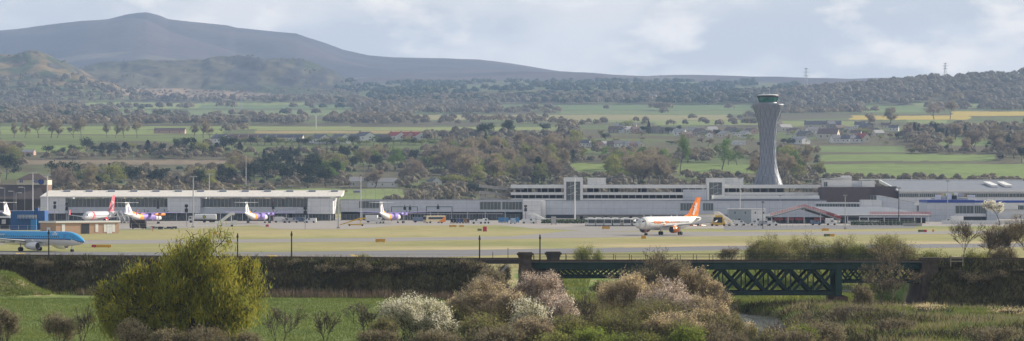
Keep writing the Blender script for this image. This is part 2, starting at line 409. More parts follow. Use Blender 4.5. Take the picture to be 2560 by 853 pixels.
# --- countryside and hills
FIELDS = [ # px0, px1, y0, y1, colour
 (200, 770, 257, 271, (.22, .28, .08)), (300, 880, 276, 288, (.16, .22, .08)),
 (500, 900, 262, 271, (.13, .2, .07)), (0, 880, 316, 323, (.2, .27, .07)), (0, 560, 324, 336, (.2, .27, .07)), (0, 560, 338, 352, (.15, .2, .06)), (60, 215, 364, 380, (.18, .26, .07)),
 (640, 1400, 318, 327, (.22, .27, .08)), (640, 1060, 328, 334, (.3, .26, .1)), (1030, 1820, 287, 300, (.27, .27, .11)), (1250, 1890, 262, 276, (.13, .2, .07)), (1400, 1890, 277, 286, (.15, .21, .07)),
 (1640, 1930, 301, 312, (.2, .26, .07)), (1950, 2160, 303, 316, (.2, .25, .07)), (2130, 2420, 289, 300, (.44, .37, .07)), (2380, 2620, 279, 290, (.44, .37, .07)),
 (2160, 2310, 264, 281, (.15, .23, .07)), (2290, 2460, 258, 270, (.2, .26, .09)), (2050, 2485, 386, 403, (.17, .25, .06)), (2055, 2620, 411, 446, (.17, .25, .06)), (2000, 2260, 365, 380, (.14, .21, .06)),
 (2350, 2480, 345, 364, (.15, .22, .06)), (1430, 1520, 409, 430, (.18, .25, .06)), (1685, 1905, 410, 434, (.17, .25, .06)), (690, 1010, 472, 500, (.2, .27, .08)), (60, 570, 400, 411, (.22, .19, .11)), (600, 700, 395, 412, (.17, .2, .09)),
 (-800, -5, 318, 400, (.17, .25, .06)), (2560, 3300, 380, 440, (.17, .25, .06)), (2270, 2370, 300, 309, (.2, .26, .08)), (1400, 1700, 300, 306, (.2, .25, .09)),
]
def land_cover(px, s, D, x):
    """base colours of the far land"""
    n = fbm(x / 220., D / 260., 5, 40) + .5; n3 = fbm(x / 50., D / 90., 4, 41) + .5
    wood = lerp((.10, .09, .055), (.11, .14, .05), sstep(.4, .62, fbm(x / 90., D / 130., 4, 50) + .5))
    C = wood
    fm = np.zeros(px.shape, bool)
    wob = fbm(x / 80., D / 200., 3, 42) * 5
    for x0, x1, y0, y1, c in FIELDS:
        mk = (px + wob * 5 > x0) & (px + wob * 5 < x1) & (s + wob * .5 > y0) & (s + wob * .5 < y1) & (D < 6500)
        C = np.where(mk[..., None], lerp(np.array(c) * (.84, .80, .95), np.array(c) * (1.02, .93, 1.1), n3), C); fm |= mk
    crag = (D > 6150) & (D < 7950) & (px < 900)
    cc = lerp((.055, .075, .032), (.105, .095, .058), sstep(.35, .65, n))
    cc = lerp(cc, (.19, .135, .065), sstep(.46, .58, fbm(x / 28., D / 60., 4, 54) + .5) * ((px < 360) & (D < 6800)) * .85)
    cc = lerp(cc, (.05, .048, .045), sstep(.55, .66, fbm(x / 35., D / 60., 4, 47) + .5) * .8)
    rock = crag & (D > 7150) & (D < 7640) & (px > 560)
    cc = lerp(cc, (.04, .04, .042), sstep(.45, .58, fbm(x / 22., D / 260., 4, 52) + .5) * rock * .9)
    C = np.where(crag[..., None], cc, C)
    tan = (D > 5800) & (D < 7300) & ((((px - 490) / 230) ** 2 + ((s - 236 - (px - 490) * .03) / 13) ** 2) < 1 + .5 * fbm(x / 90., D / 200., 3, 53))
    C = np.where(tan[..., None], (.25, .19, .13), C)
    moor = D > 8700
    mm = lerp((.06, .048, .055), (.09, .07, .065), sstep(.35, .65, fbm(x / 600., D / 500., 5, 45) + .5))
    mm = lerp(mm, (.18, .15, .10), sstep(.6, .68, fbm(x / 500., D / 350., 4, 49) + .5) * (D < 10200) * .7)
    C = np.where(moor[..., None], mm, C)
    return C, fm
Ds = np.concatenate([np.linspace(1650, 2900, 110), np.linspace(2910, 6200, 150), np.linspace(6210, 8400, 190), np.linspace(8420, 11900, 110), np.linspace(11950, 13500, 8)])
def fan(name, Ds, pxs, m):
    PX, DD = np.meshgrid(pxs, Ds); XXf = (PX - 1280) * DD / F
    Zf = np.stack([far_z(XXf[i], DD[i]) for i in range(len(Ds))])
    if Ds[0] <= 1650: Zf[0] = 0
    s = HY + (H - Zf) * F / DD
    C, fm = land_cover(PX, s, DD, XXf)
    return grid_obj(name, XXf, DD, Zf, C, m)
pxs = np.concatenate([np.arange(-1400, -60, 60.), np.arange(-60, 2620, 5.), np.arange(2620, 3960, 60.)])
i1 = int(np.searchsorted(Ds, 6200))
fan('countryside', Ds[:i1 + 1], pxs, land_mat('countryside_land', 0, .08, .01, .22))
fan('hills', Ds[i1:], pxs, land_mat('hill_moor', 3.0, .03, .004, .25))
haze_box(-12, 820)

# --- water, taxiways, aprons
b = MB(); left = []; right = []
for k in range(len(RIV)):
    a = RIV[max(0, k - 1)]; c = RIV[min(len(RIV) - 1, k + 1)]; t = (c - a) / np.linalg.norm(c - a); nrm = np.array([-t[1], t[0]])
    left.append(RIV[k] + nrm * 9); right.append(RIV[k] - nrm * 9)
V = [(p[0], p[1], -3.9) for p in left] + [(p[0], p[1], -3.9) for p in right]; n_ = len(left)
b.add(V, [(i, i + 1, n_ + i + 1, n_ + i) for i in range(n_ - 1)])
wm = mat('river_water', (.05, .055, .045), rough=.22, var=.2, scale=2.5, spec=.8, bump=.9)
tag(b.build('river', wm), kind='structure')
asph = mat('taxiway_asphalt', (.25, .235, .22), rough=.75, var=.22, scale=.08, stretch=(.25, 1.5, 1))
asph2 = mat('runway_asphalt', (.17, .165, .17), rough=.6, var=.2, scale=.08, stretch=(.2, 1.5, 1))
apr = mat('apron_concrete', (.30, .275, .255), rough=.8, var=.15, scale=.07, stretch=(.3, 1.2, 1))
def pix_sheet(name, pts, m, z):
    b = MB(); b.sheet([(*G(px, py), z) for px, py in pts]); o = b.build(name, m); tag(o, kind='structure'); return o
pix_sheet('taxiway', [(-700, 605.5), (0, 601.5), (600, 598.5), (1280, 591), (1420, 578), (1500, 579.5), (2000, 580), (2560, 576.5), (3300, 573.5), (3300, 579), (2560, 583), (2000, 588.5), (1500, 594), (1000, 603), (300, 610), (-700, 615)][::-1], asph, .008)
pix_sheet('runway', [(-700, 629.2), (0, 628.2), (400, 631), (700, 630), (1280, 623.5), (1850, 614.5), (2560, 608.5), (3300, 605), (3300, 613), (2560, 618), (2100, 622), (1850, 625), (1500, 632), (1280, 637), (1080, 644), (900, 654), (640, 648), (300, 638), (-700, 635)][::-1], asph2, .012)
pix_sheet('apron', [(-900, 545), (3600, 545), (3600, 566), (2300, 566), (1880, 571.5), (1640, 572), (1340, 572), (1250, 563.5), (1000, 564), (880, 573), (700, 573.5), (640, 563), (560, 567), (420, 572), (280, 575), (-900, 574)][::-1], apr, .016)
pix_sheet('apron_road', [(1810, 564), (2140, 564), (2290, 563), (2290, 570), (2130, 573), (1810, 576)][::-1], asph2, .03)
pix_sheet('apron_road', [(1340, 570), (1480, 566), (1700, 566), (1700, 576), (1480, 580)][::-1], asph, .02)
ylw = mat('yellow_marking', (.62, .42, .06), var=.15, scale=3)
for i, q in enumerate([[(872, 637), (884, 637), (906, 643), (892, 643)], [(666, 639), (690, 639), (694, 641.6), (672, 641.6)], [(40, 633), (62, 633), (64, 634.6), (40, 634.6)], [(1560, 618.6), (1740, 615.6), (1740, 616.1), (1560, 619.2)]]):
    pix_sheet('taxiway_marking', q[::-1], ylw, .02)
# ---------------------------------------------------------------- trees
def rot_to(d, ang, az):
    x, y, z = d
    if abs(z) < .95: a = (y, -x, 0.0)
    else: a = (0.0, z, -y)
    l = math.sqrt(a[0] ** 2 + a[1] ** 2 + a[2] ** 2); ax, ay, az_ = a[0] / l, a[1] / l, a[2] / l
    bx, by, bz_ = y * az_ - z * ay, z * ax - x * az_, x * ay - y * ax
    c, s = math.cos(ang), math.sin(ang); ca, sa = math.cos(az) * s, math.sin(az) * s
    return (x * c + ax * ca + bx * sa, y * c + ay * ca + by * sa, z * c + az_ * ca + bz_ * sa)
def grow(seed, levels=4, L0=.35, kids=(4, 5, 5, 4), ang=(.5, .6, .6, .7), ratio=.62, up=.12, droop=0.0, wig=.12, r0=.022, trunk=.3, lean=0.0, stems=1, r_taper=.62, spread0=None):
    """skeleton of a tree of about unit height: array of segments (p0, p1, r0, r1, level) and the twig ends"""
    rd = random.Random(seed); gs = rd.gauss; segs = []; tips = []
    def br(p, d, L, r, lev):
        k = 4 if lev == 0 else 3; x, y, z = p; dx, dy, dz = d; pts = []; lift = up * (1 if lev < levels - 1 else .3) - droop * lev * .5
        for i in range(k):
            dx += gs(0, wig); dy += gs(0, wig); dz += gs(0, wig) + lift; l = math.sqrt(dx * dx + dy * dy + dz * dz) + 1e-9; dx /= l; dy /= l; dz /= l
            x2, y2, z2 = x + dx * L / k, y + dy * L / k, z + dz * L / k; ra = r * (1 - .42 * i / k); rb = r * (1 - .42 * (i + 1) / k)
            segs.append((x, y, z, x2, y2, z2, ra, rb, lev)); x, y, z = x2, y2, z2; pts.append(((x, y, z), (dx, dy, dz), rb))
        if lev == levels - 1:
            for pt in pts: tips.append((*pt[0], *pt[1]))
            return
        n = kids[min(lev, len(kids) - 1)]
        for j in range(n):
            i = rd.randrange(1 if lev == 0 else 0, k) if j < n - 2 else k - 1
            if lev == 0: i = max(i, int(k * trunk))
            pt, dd_, rr = pts[i]
            a = ang[min(lev, len(ang) - 1)] * rd.uniform(.6, 1.35); az = j * 2.4 + rd.uniform(-.5, .5)
            br(pt, rot_to(dd_, a, az), L * ratio * rd.uniform(.8, 1.25), rr * r_taper, lev + 1)
    for s in range(stems):
        d0 = [lean + gs(0, .05), gs(0, .05), 1.0]; a = s * 2.4
        if stems > 1: q = (spread0 or .5) * rd.uniform(.6, 1.2); d0[0] += math.cos(a) * q; d0[1] += math.sin(a) * q
        l = math.sqrt(sum(v * v for v in d0)); o = .02 if stems > 1 else 0
        br((math.cos(a) * o, math.sin(a) * o, 0.0), tuple(v / l for v in d0), L0, r0, 0)
    S = np.array(segs); T = np.array(tips)
    # normalise to height 1 and half width 1
    h = max(S[:, 5].max(), .01); wv = np.percentile(np.hypot(T[:, 0], T[:, 1]), 96)
    for A in (S,):
        A[:, [2, 5]] /= h; A[:, [0, 1, 3, 4]] /= wv
    T[:, 2] /= h; T[:, :2] /= wv
    return S, T
def scaled(S, T, w, h):
    """to metres: w is the crown's width, h the height"""
    S = S.copy(); T = T.copy(); S[:, [0, 1, 3, 4]] *= w / 2; S[:, [2, 5]] *= h; T[:, :2] *= w / 2; T[:, 2] *= h
    S[:, 6:8] *= h; return S, T
def wood_mesh(mb, S, minr=0.0, n=4, mi=0):
    for nn, sel in ((6, S[:, 8] == 0), (n, S[:, 8] > 0)):
        A = S[sel]
        if not len(A): continue
        p0 = A[:, :3]; p1 = A[:, 3:6]; d = p1 - p0; d /= (np.linalg.norm(d, axis=1, keepdims=True) + 1e-9); p1 = p1 + d * .01
        ref = np.where(np.abs(d[:, 2:3]) < .9, np.array([[0, 0, 1.]]), np.array([[1., 0, 0]]))
        a = np.cross(d, ref); a /= np.linalg.norm(a, axis=1, keepdims=True); b = np.cross(d, a)
        t = np.arange(nn) * 2 * math.pi / nn
        ring = np.cos(t)[None, :, None] * a[:, None] + np.sin(t)[None, :, None] * b[:, None]
        r0 = np.maximum(A[:, 6], minr)[:, None, None]; r1 = np.maximum(A[:, 7], minr * .8)[:, None, None]
        V = np.concatenate([p0[:, None] + ring * r0, p1[:, None] + ring * r1], 1)     # m x 2n x 3
        m = len(A); base = (np.arange(m) * 2 * nn)[:, None]
        i = np.arange(nn); j = (i + 1) % nn
        Fq = np.stack([base + i, base + j, base + nn + j, base + nn + i], -1).reshape(-1, 4)
        mb.add(V.reshape(-1, 3), Fq, mi)
def leaf_cloud(T, n, spread, size, rd, elong=1.6, droop=0.0, clump=0.0, align=0.0, zmin=None):
    """n leaf sprays scattered round the twig ends: vertices, quads, per-vertex value"""
    k = rd.integers(0, len(T), n)
    if clump:
        wgt = rd.gamma(clump, 1.0, len(T) // 9 + 1)[np.arange(len(T)) // 9]; k = rd.choice(len(T), n, p=wgt / wgt.sum())
    c = T[k, :3] + rd.normal(0, 1, (n, 3)) * spread
    if droop: c[:, 2] -= rd.uniform(0, droop, n)
    u = rd.normal(0, 1, (n, 3))
    if align: u = u * (1 - align) + T[k, 3:6] * align * 2
    if droop: u[:, 2] -= 2.2
    u /= np.linalg.norm(u, axis=1, keepdims=True)
    w_ = rd.normal(0, 1, (n, 3)); v = np.cross(u, w_); v /= np.linalg.norm(v, axis=1, keepdims=True)
    s = size * rd.uniform(.6, 1.4, (n, 1)); u = u * s * elong; v = v * s * .5
    if zmin is not None: c[:, 2] = np.maximum(c[:, 2], zmin + np.abs(u[:, 2]))
    V = np.stack([c - u * .5, c - v * .5 + u * .1, c + u * .5, c + v * .5 + u * .1], 1).reshape(-1, 3)
    val = np.repeat(np.clip(rd.normal(.5, .22, n) + (_h(k // 12, k * 0, 5) - .5) * .5, 0, 1), 4)
    return V, np.arange(n * 4).reshape(-1, 4), val
bark = mat('bark_brown', (.11, .09, .07), rough=.9, var=.3, scale=2)
bark_d = mat('bark_dark', (.06, .05, .042), rough=.9, var=.3, scale=2)
bark_p = mat('bark_pale', (.28, .25, .21), rough=.9, var=.3, scale=2)
LM = dict(
 twig=leafmat('twigs_brown', (.30, .24, .165), .15, .18, .35), twigp=leafmat('twigs_purple_brown', (.29, .23, .185), .12, .15, .35),
 bud=leafmat('budding_olive_leaves', (.26, .26, .09), .28, .25, .3), green=leafmat('fresh_green_leaves', (.13, .2, .045), .25, .22, .35),
 con=leafmat('dark_conifer_needles', (.032, .05, .028), .2, .25, .1), ivy=leafmat('dark_evergreen_leaves', (.045, .065, .03), .25, .25, .1),
 willow=leafmat('willow_catkins_and_leaves', (.29, .27, .06), .38, .1, .4), blos=leafmat('white_blossom', (.82, .77, .66), .1, .08, .5), pink=leafmat('pinkish_blossom', (.80, .66, .60), .12, .1, .5),
 tan=leafmat('tan_buds', (.58, .47, .31), .15, .12, .5), lime=leafmat('lime_young_leaves', (.22, .27, .06), .2, .12, .4), yel=leafmat('yellow_gorse', (.5, .4, .05), .2, .15, .3),
 reed=leafmat('dry_reed', (.36, .3, .19), .15, .2, .2), grass=leafmat('rough_grass_blades', (.17, .2, .06), .35, .1, .3), bram=leafmat('bramble_scrub', (.075, .065, .042), .35, .1, .2))
LM['scrub'] = leafmat('grey_brown_scrub', (.24, .20, .14), .2, .2, .4)
def crown_twigs(T, n, spread, size, rd, cl=0): return leaf_cloud(T, n, spread, size, rd, elong=5.5, align=.45, clump=cl)
# ---- background kinds (unit: w x h metres of a typical tree; scaled when placed)
PROTO = {}
def mk_proto(kind, idx):
    rd = np.random.default_rng(100 + idx * 7 + len(kind) * 13); b = MB(); a = MB(); val = []
    if kind == 'conifer_tree':
        hh, ww = 14., 7.
        tr = MB(); tr.tube((0, 0, 0), (0, 0, hh * .9), .28, .05, 6)
        n = 1500; t = rd.uniform(0, 1, n) ** .8; z = .8 + t * (hh - .8); lay = .8 + .2 * np.sin(z * 5 + rd.uniform(0, 6))
        rr = (1 - t) ** .75 * ww / 2 * lay * np.sqrt(rd.uniform(.25, 1, n)); an = rd.uniform(0, 2 * math.pi, n); rr *= 1 + .25 * np.sin(an * 3 + z)
        T = np.stack([rr * np.cos(an), rr * np.sin(an), z, np.cos(an), np.sin(an), -.2 * np.ones(n)], 1)
        V, Fq, v = leaf_cloud(T, n, .12, .62, rd, elong=1.4, align=.3)
        b.add(V, Fq); val = v; m = LM['con']
        trunk = tr
        bm = bark_d
    elif kind == 'evergreen_tree':
        hh, ww = 13., 13.
        S, T = grow(40 + idx, 4, kids=(5, 5, 4), ang=(.75, .7, .7), ratio=.66, L0=.4); S, T = scaled(S, T, ww * .85, hh * .93)
        tr = MB(); wood_mesh(tr, S[S[:, 8] < 3], .05); V, Fq, v = leaf_cloud(T, 2200, .55, .7, rd, 1.3); b.add(V, Fq); val = v; m = LM['ivy']; trunk = tr; bm = bark_d
    else:
        hh = 15.; ww = dict(bare_tree=11., budding_tree=12., leafing_tree=12., bush=9.)[kind]
        if kind == 'bush': hh = 6.
        st = 3 if kind == 'bush' else 1
        S, T = grow(60 + idx * 3 + len(kind), 5 if kind != 'bush' else 4, kids=(5, 4, 4, 3), ang=(.55, .6, .65, .7), ratio=.66, L0=.42, stems=st, wig=.16, r0=.02)
        S, T = scaled(S, T, ww, hh)
        tr = MB(); wood_mesh(tr, S[S[:, 8] < 3], .07, 3)
        vs_ = []
        if kind == 'bare_tree':
            sets = [crown_twigs(T, 1500, .4, .34, rd, .9)]; m = LM['twigp' if idx % 2 else 'twig']
        elif kind == 'budding_tree':
            sets = [crown_twigs(T, 800, .4, .34, rd, .9), leaf_cloud(T, 1300, .4, .42, rd, 1.3, clump=.9)]; m = LM['bud']
        elif kind == 'leafing_tree':
            sets = [leaf_cloud(T, 2200, .45, .5, rd, 1.3, clump=.9)]; m = LM['green']
        else:
            sets = [leaf_cloud(T, 1400, .4, .42, rd, 1.3, zmin=0)]; m = LM['bud' if idx % 2 else 'ivy']
        for V, Fq, v in sets: b.add(V, Fq); vs_.append(v)
        val = np.concatenate(vs_); trunk = tr; bm = bark if kind != 'bush' else bark_d
    root = thing(kind, 'x', 'tree' if kind != 'bush' else 'bush'); t = trunk.build('trunk', bm, root); c = b.build('crown', m, root, attr=val)
    return root, hh, ww
KIND_N = dict(conifer_tree=2, evergreen_tree=2, bare_tree=4, budding_tree=3, leafing_tree=3, bush=3)
for k, n_ in KIND_N.items(): PROTO[k] = [mk_proto(k, i) for i in range(n_)]
CNT = {}
def plant(kind, px, D, h, w, label, group, dz=0.0, z=None):
    root, hh, ww = PROTO[kind][CNT.get(kind, 0) % len(PROTO[kind])]; CNT[kind] = CNT.get(kind, 0) + 1
    x = X(px, D); zz = ground_z(x, D) if z is None else z
    return dup(root, (x, D, zz - .15 + dz), random.uniform(0, 6.28), label, group, (w / ww * random.uniform(.85, 1.25), w / ww * random.uniform(.85, 1.2), h / hh))
def plant_top(kind, px, D, topy, wpx, label, group):
    x = X(px, D); z0 = ground_z(x, D); h = Z(topy, D) - z0
    if h < 1.0: h = 1.0
    return plant(kind, px, D, h, wpx * D / F, label, group)
# rows that must stay clear (fields seen between the trees)
CLEAR = [(0, 560, 316, 334), (0, 560, 340, 352), (60, 215, 364, 380), (640, 1400, 312, 330), (690, 1010, 470, 500), (1430, 1520, 409, 428), (1690, 1880, 412, 432), (2050, 2485, 386, 402),
         (2055, 2560, 412, 440), (2050, 2250, 366, 378), (1950, 2560, 275, 310), (60, 570, 400, 410), (540, 1060, 334, 362), (1450, 1920, 316, 368), (1930, 2260, 300, 362), (880, 990, 432, 470), (1068, 1102, 440, 468), (0, 130, 420, 520), (770, 815, 285, 325)]
def clear_hit(px, y0, y1, wpx):
    for a, b_, c, d in CLEAR:
        if px + wpx * .3 > a and px - wpx * .3 < b_ and y1 > c + 3 and y0 < d - 3: return True
    return False
ZONES = [ # px0, px1, y base range, kinds with weights, n, label, group
 (-20, 620, 415, 482, dict(bare_tree=4, budding_tree=3, evergreen_tree=2, conifer_tree=1), 44, 'tree in the scrubby wood behind the left end of the long pier', 'wood behind the pier'),
 (620, 880, 400, 468, dict(conifer_tree=3, evergreen_tree=5), 38, 'dark evergreen in the dense clump behind the pier roof', 'dark evergreens behind the pier'),
 (800, 1250, 395, 470, dict(bare_tree=3, budding_tree=3, leafing_tree=2, evergreen_tree=2), 58, 'tree in the mixed wood above the low grey link building', 'mixed wood behind the link building'),
 (1100, 1560, 375, 465, dict(bare_tree=7, budding_tree=4, conifer_tree=1), 76, 'spring tree with brown twigs in the wood behind the car park', 'brown wood behind the car park'),
 (1500, 1900, 385, 462, dict(bare_tree=6, budding_tree=3, leafing_tree=2), 62, 'tree between the car park roof and the distant village', 'trees between car park and village'),
 (1930, 2080, 380, 462, dict(bare_tree=3, budding_tree=3, leafing_tree=1), 12, 'tree beside the foot of the control tower', 'trees beside the control tower'),
 (2120, 2560, 440, 458, dict(bare_tree=6, budding_tree=1, conifer_tree=1), 24, 'bare tree in the row above the main terminal roof', 'row of bare trees above the terminal roof'),
 (2250, 2560, 318, 352, dict(bare_tree=5, conifer_tree=2, evergreen_tree=1), 28, 'tree in the hillside wood right of the village', 'hillside wood right of the village'),
 (2060, 2480, 355, 386, dict(bare_tree=4, bush=2), 12, 'small tree in the hedgerow between two green fields', 'hedgerow trees between green fields'),
 (2480, 2600, 370, 420, dict(evergreen_tree=3, bare_tree=2), 6, 'tall tree beside the field at the right edge', 'tall trees by the right edge'),
]
def base_D(px, y):
    lo, hi = 1650., 6000.
    for _ in range(30):
        m = (lo + hi) / 2; s = float(far_scr(np.array([px * 1.]), np.array([m]))[0])
        if s > y: lo = m
        else: hi = m
    return (lo + hi) / 2
for px0, px1, ya, yb, kinds, n, lab, grp in ZONES:
    done = 0; tries = 0
    while done < n and tries < n * 12:
        tries += 1
        px = random.uniform(px0, px1); y = random.uniform(ya, yb); D = base_D(px, y)
        k = random.choices(list(kinds), list(kinds.values()))[0]
        h = dict(conifer_tree=15, evergreen_tree=15, bare_tree=19, budding_tree=17, leafing_tree=16, bush=6)[k] * random.uniform(.7, 1.2); wd = h * random.uniform(.75, 1.05) * (.6 if k == 'conifer_tree' else 1)
        hp = h * F / D; wp = wd * F / D
        if clear_hit(px, y - hp, y, wp): continue
        plant(k, px, D, h, wd, {'conifer_tree': 'dark pointed conifer', 'evergreen_tree': 'dark rounded evergreen', 'bare_tree': 'leafless twiggy tree', 'budding_tree': 'olive budding tree', 'leafing_tree': 'green leafing tree', 'bush': 'low rounded bush'}[k] + lab[lab.find(' ', lab.find('tree') if 'tree' in lab else lab.find('evergreen')):], grp); done += 1
# single trees that can be told apart
SOLO = [('conifer_tree', 1345, 458, 392, 70, 'dark broad conifer standing by itself behind the car park roof'), ('evergreen_tree', 710, 462, 402, 70, 'big dark rounded tree left of the white sheds'),
 ('evergreen_tree', 770, 470, 408, 75, 'big dark rounded tree nearest the pier roof'), ('bare_tree', 938, 470, 420, 70, 'bare oak in front of the white shed'),
 ('leafing_tree', 1700, 440, 335, 60, 'tall green tree above the middle stair tower'), ('leafing_tree', 1805, 425, 338, 60, 'tall yellow green tree left of the control tower'), ('budding_tree', 1115, 470, 436, 110, 'spreading olive tree left of the spiral ramp'),
 ('bush', 1180, 485, 455, 60, 'yellowish bush beside the spiral ramp'), ('conifer_tree', 1622, 335, 303, 20, 'small pointed conifer in the village'), ('evergreen_tree', 1365, 335, 308, 40, 'round dark tree at the near edge of the village'),
 ('evergreen_tree', 1270, 345, 300, 60, 'dark tree group on the slope left of the village'), ('evergreen_tree', 1215, 350, 306, 50, 'dark tree next to the brown wood on the slope'), ('budding_tree', 1560, 330, 298, 45, 'olive tree above the village roofs'),
 ('evergreen_tree', 590, 410, 385, 55, 'dark round tree beside the tall lattice mast'), ('evergreen_tree', 165, 470, 400, 80, 'tall dark pine above the hotel roof'), ('evergreen_tree', 15, 450, 382, 75, 'dark pine at the left edge above the hotel'), ('bare_tree', 2225, 312, 268, 45, 'bare tree standing before the yellow field'),
 ('bare_tree', 2335, 300, 255, 45, 'bare tree left of the paired hilltop trees'), ('bare_tree', 2375, 300, 252, 35, 'bare tree right of the paired hilltop trees'), ('bare_tree', 2172, 318, 280, 40, 'wide bare tree at the left end of the yellow field'),
 ('conifer_tree', 465, 472, 440, 26, 'short dark conifer behind the middle of the pier'), ('conifer_tree', 442, 472, 440, 26, 'short dark conifer second in the row behind the pier'), ('leafing_tree', 1995, 450, 378, 40, 'slim yellow green tree right of the control tower')]
for k, px, by, ty, wpx, lab in SOLO:
    D = base_D(px, by); plant(k, px, D, (by - ty) * D / F, wpx * D / F, lab, None)
# trees standing in the open fields on the left
for px in [33, 62, 92, 125, 145, 180, 203, 266, 290, 313, 343, 487, 508, 525]:
    D = base_D(px, 345); plant('bare_tree', px + random.uniform(-4, 4), D, random.uniform(38, 50) * D / F, random.uniform(22, 36) * D / F, 'bare tree in the line of trees across the left fields', 'line of bare trees in the left fields')
for i, px in enumerate(np.linspace(120, 600, 26)):
    D = base_D(px, 384 + 6 * math.sin(i)); plant(['evergreen_tree', 'conifer_tree', 'bush'][i % 3 if px > 220 else 2], px, D, random.uniform(16, 40) * D / F, random.uniform(26, 44) * D / F, ['dark round tree', 'dark conifer', 'dark bush'][i % 3 if px > 220 else 2] + ' in the shelter belt beyond the airport road', 'dark shelter belt beyond the airport road')
for i in range(30):
    px = random.choice([random.uniform(560, 860), random.uniform(1020, 1200), random.uniform(200, 620)]); by = random.uniform(476, 486)
    D = base_D(px, by); plant('bush', px, D, random.uniform(9, 20) * D / F, random.uniform(20, 34) * D / F, 'small bush in the rough strip behind the pier roof', 'bushes behind the pier roof')

for (a_, b__, y0_, y1_, n_, where) in [(1450, 1900, 326, 372, 24, 'left'), (1940, 2260, 318, 364, 18, 'right')]:
    for i in range(n_):
        px = random.uniform(a_, b__); by = random.uniform(y0_, y1_); D = base_D(px, by); k = random.choice(['budding_tree', 'bare_tree', 'bush', 'evergreen_tree', 'budding_tree'])
        plant(k, px, D, random.uniform(10, 22) * D / F, random.uniform(16, 34) * D / F, {'budding_tree': 'small olive tree', 'bare_tree': 'small bare tree', 'bush': 'garden bush', 'evergreen_tree': 'small dark tree'}[k] + ' among the houses of the village ' + where + ' of the tower', 'garden trees of the village ' + where + ' of the tower')
for i, px in enumerate(range(560, 1080, 17)):
    D = base_D(px, 362); plant(['bush', 'budding_tree', 'leafing_tree', 'bush'][i % 4], px, D, random.uniform(12, 24) * D / F, random.uniform(22, 38) * D / F, ['green bush', 'olive tree', 'light green tree', 'green bush'][i % 4] + ' in the belt just below the white gabled estate', 'green belt below the estate')
# ---- far woods that read as one mass: many low crowns, one object each
def far_wood(name, label, n, Dr, px_r, okf, m, hr, seed, trunky=False):
    rd = np.random.default_rng(seed); PXs = rd.uniform(*px_r, n * 3); Dv = np.exp(rd.uniform(math.log(Dr[0]), math.log(Dr[1]), n * 3))
    xv = (PXs - 1280) * Dv / F; zv = far_z(xv, Dv); sv = HY + (H - zv) * F / Dv
    C, fm = land_cover(PXs[None], sv[None], Dv[None], xv[None]); ok = ~fm[0] & okf(PXs, sv, Dv)
    for a, b_, c, d in CLEAR:
        ok &= ~((PXs > a - 5) & (PXs < b_ + 5) & (sv > c + 2) & (sv < d + 14) & (Dv < 4500))
    hv = hr[0] + (hr[1] - hr[0]) * rd.beta(1.2, 2.2, len(xv)) * 1.15
    for a, b_, c, d, _c in FIELDS:
        ok &= ~((PXs > a - 4) & (PXs < b_ + 4) & (sv > c) & (sv - hv * F / Dv * .75 < d) & (Dv > 2600) & (rd.uniform(0, 1, len(xv)) < .78))
    ok = np.where(ok)[0][:n]; b = MB(); vals = []
    nf = 110 if Dr[1] < 3000 else 76; fs_ = .62 if Dr[1] < 3000 else .72; reg = np.clip(.5 + 2.2 * fbm(xv / 260., Dv / 420., 4, seed + 60), 0, 1)
    for i in ok:
        h = hv[i]; r = h * rd.uniform(.4, .75)
        u = rd.normal(0, 1, (nf, 3)); u /= np.linalg.norm(u, axis=1, keepdims=True); u[:, 2] = np.abs(u[:, 2]) * 1.1 - .25
        c = u * np.array([r, r, h * .5]) * rd.uniform(.72, 1.02, (nf, 1)) + np.array([xv[i], Dv[i], zv[i] + h * .45])
        t1 = np.cross(u, rd.normal(0, 1, (nf, 3))); t1 /= np.linalg.norm(t1, axis=1, keepdims=True); t2 = np.cross(u, t1) + u * rd.uniform(-.5, .5, (nf, 1))
        s = fs_ * h * rd.uniform(.13, .24, (nf, 1)); V = np.stack([c - t1 * s, c - t2 * s, c + t1 * s, c + t2 * s], 1).reshape(-1, 3)
        b.add(V, np.arange(nf * 4).reshape(-1, 4)); vals.append(np.repeat(np.clip(reg[i] + rd.normal(0, .16) + rd.normal(0, .08, nf), 0, 1), 4))
    o = b.build(name, m, attr=np.concatenate(vals)); tag(o, label, kind='stuff'); return o
W1 = leafmat('far_wood_brown', (.235, .20, .15), .12, 0, .35); W2 = leafmat('far_wood_dark', (.075, .095, .055), .3, 0, .1)
far_wood('woodland', 'brown and olive spring woods over the middle slopes', 2600, (2750, 4900), (-250, 2800), lambda p, s, D: (s > 255), W1, (8, 14), 1)
far_wood('woodland', 'hazy brown woods below the hills', 3200, (4700, 6300), (-300, 2900), lambda p, s, D: (s > 195), W1, (11, 19), 2)
far_wood('woodland', 'wooded skyline of the hill on the right', 800, (5400, 6200), (1850, 2900), lambda p, s, D: (s < 255), W1, (8, 15), 5)
far_wood('pine_wood', 'dark blue green pine plantations on the far slopes', 1400, (4300, 8400), (840, 2000), lambda p, s, D: (s > 205) & (s < 262) & (fbm(p / 90., s / 6., 3, 77) > -.03), W2, (13, 20), 3)
far_wood('pine_wood', 'dark plantation under the crags', 500, (3600, 6100), (-100, 900), lambda p, s, D: (s > 225) & (s < 300) & (fbm(p / 60., s / 8., 3, 78) > .08), W2, (10, 16), 4)
far_wood('hillside_scrub', 'scrub and small trees scattered on the craggy hills', 900, (6200, 7900), (-100, 900), lambda p, s, D: (fbm(p / 60., s / 8., 3, 79) > .1) | (s > 225), W1, (4, 9), 6)
far_wood('thicket', 'low trees and undergrowth filling the woods between the near fields', 2600, (1680, 2900), (-200, 2800), lambda p, s, D: (s > 350) & (s < 520) & (fbm(p / 70., s / 12., 3, 80) > -.1), W1, (4, 10), 7)
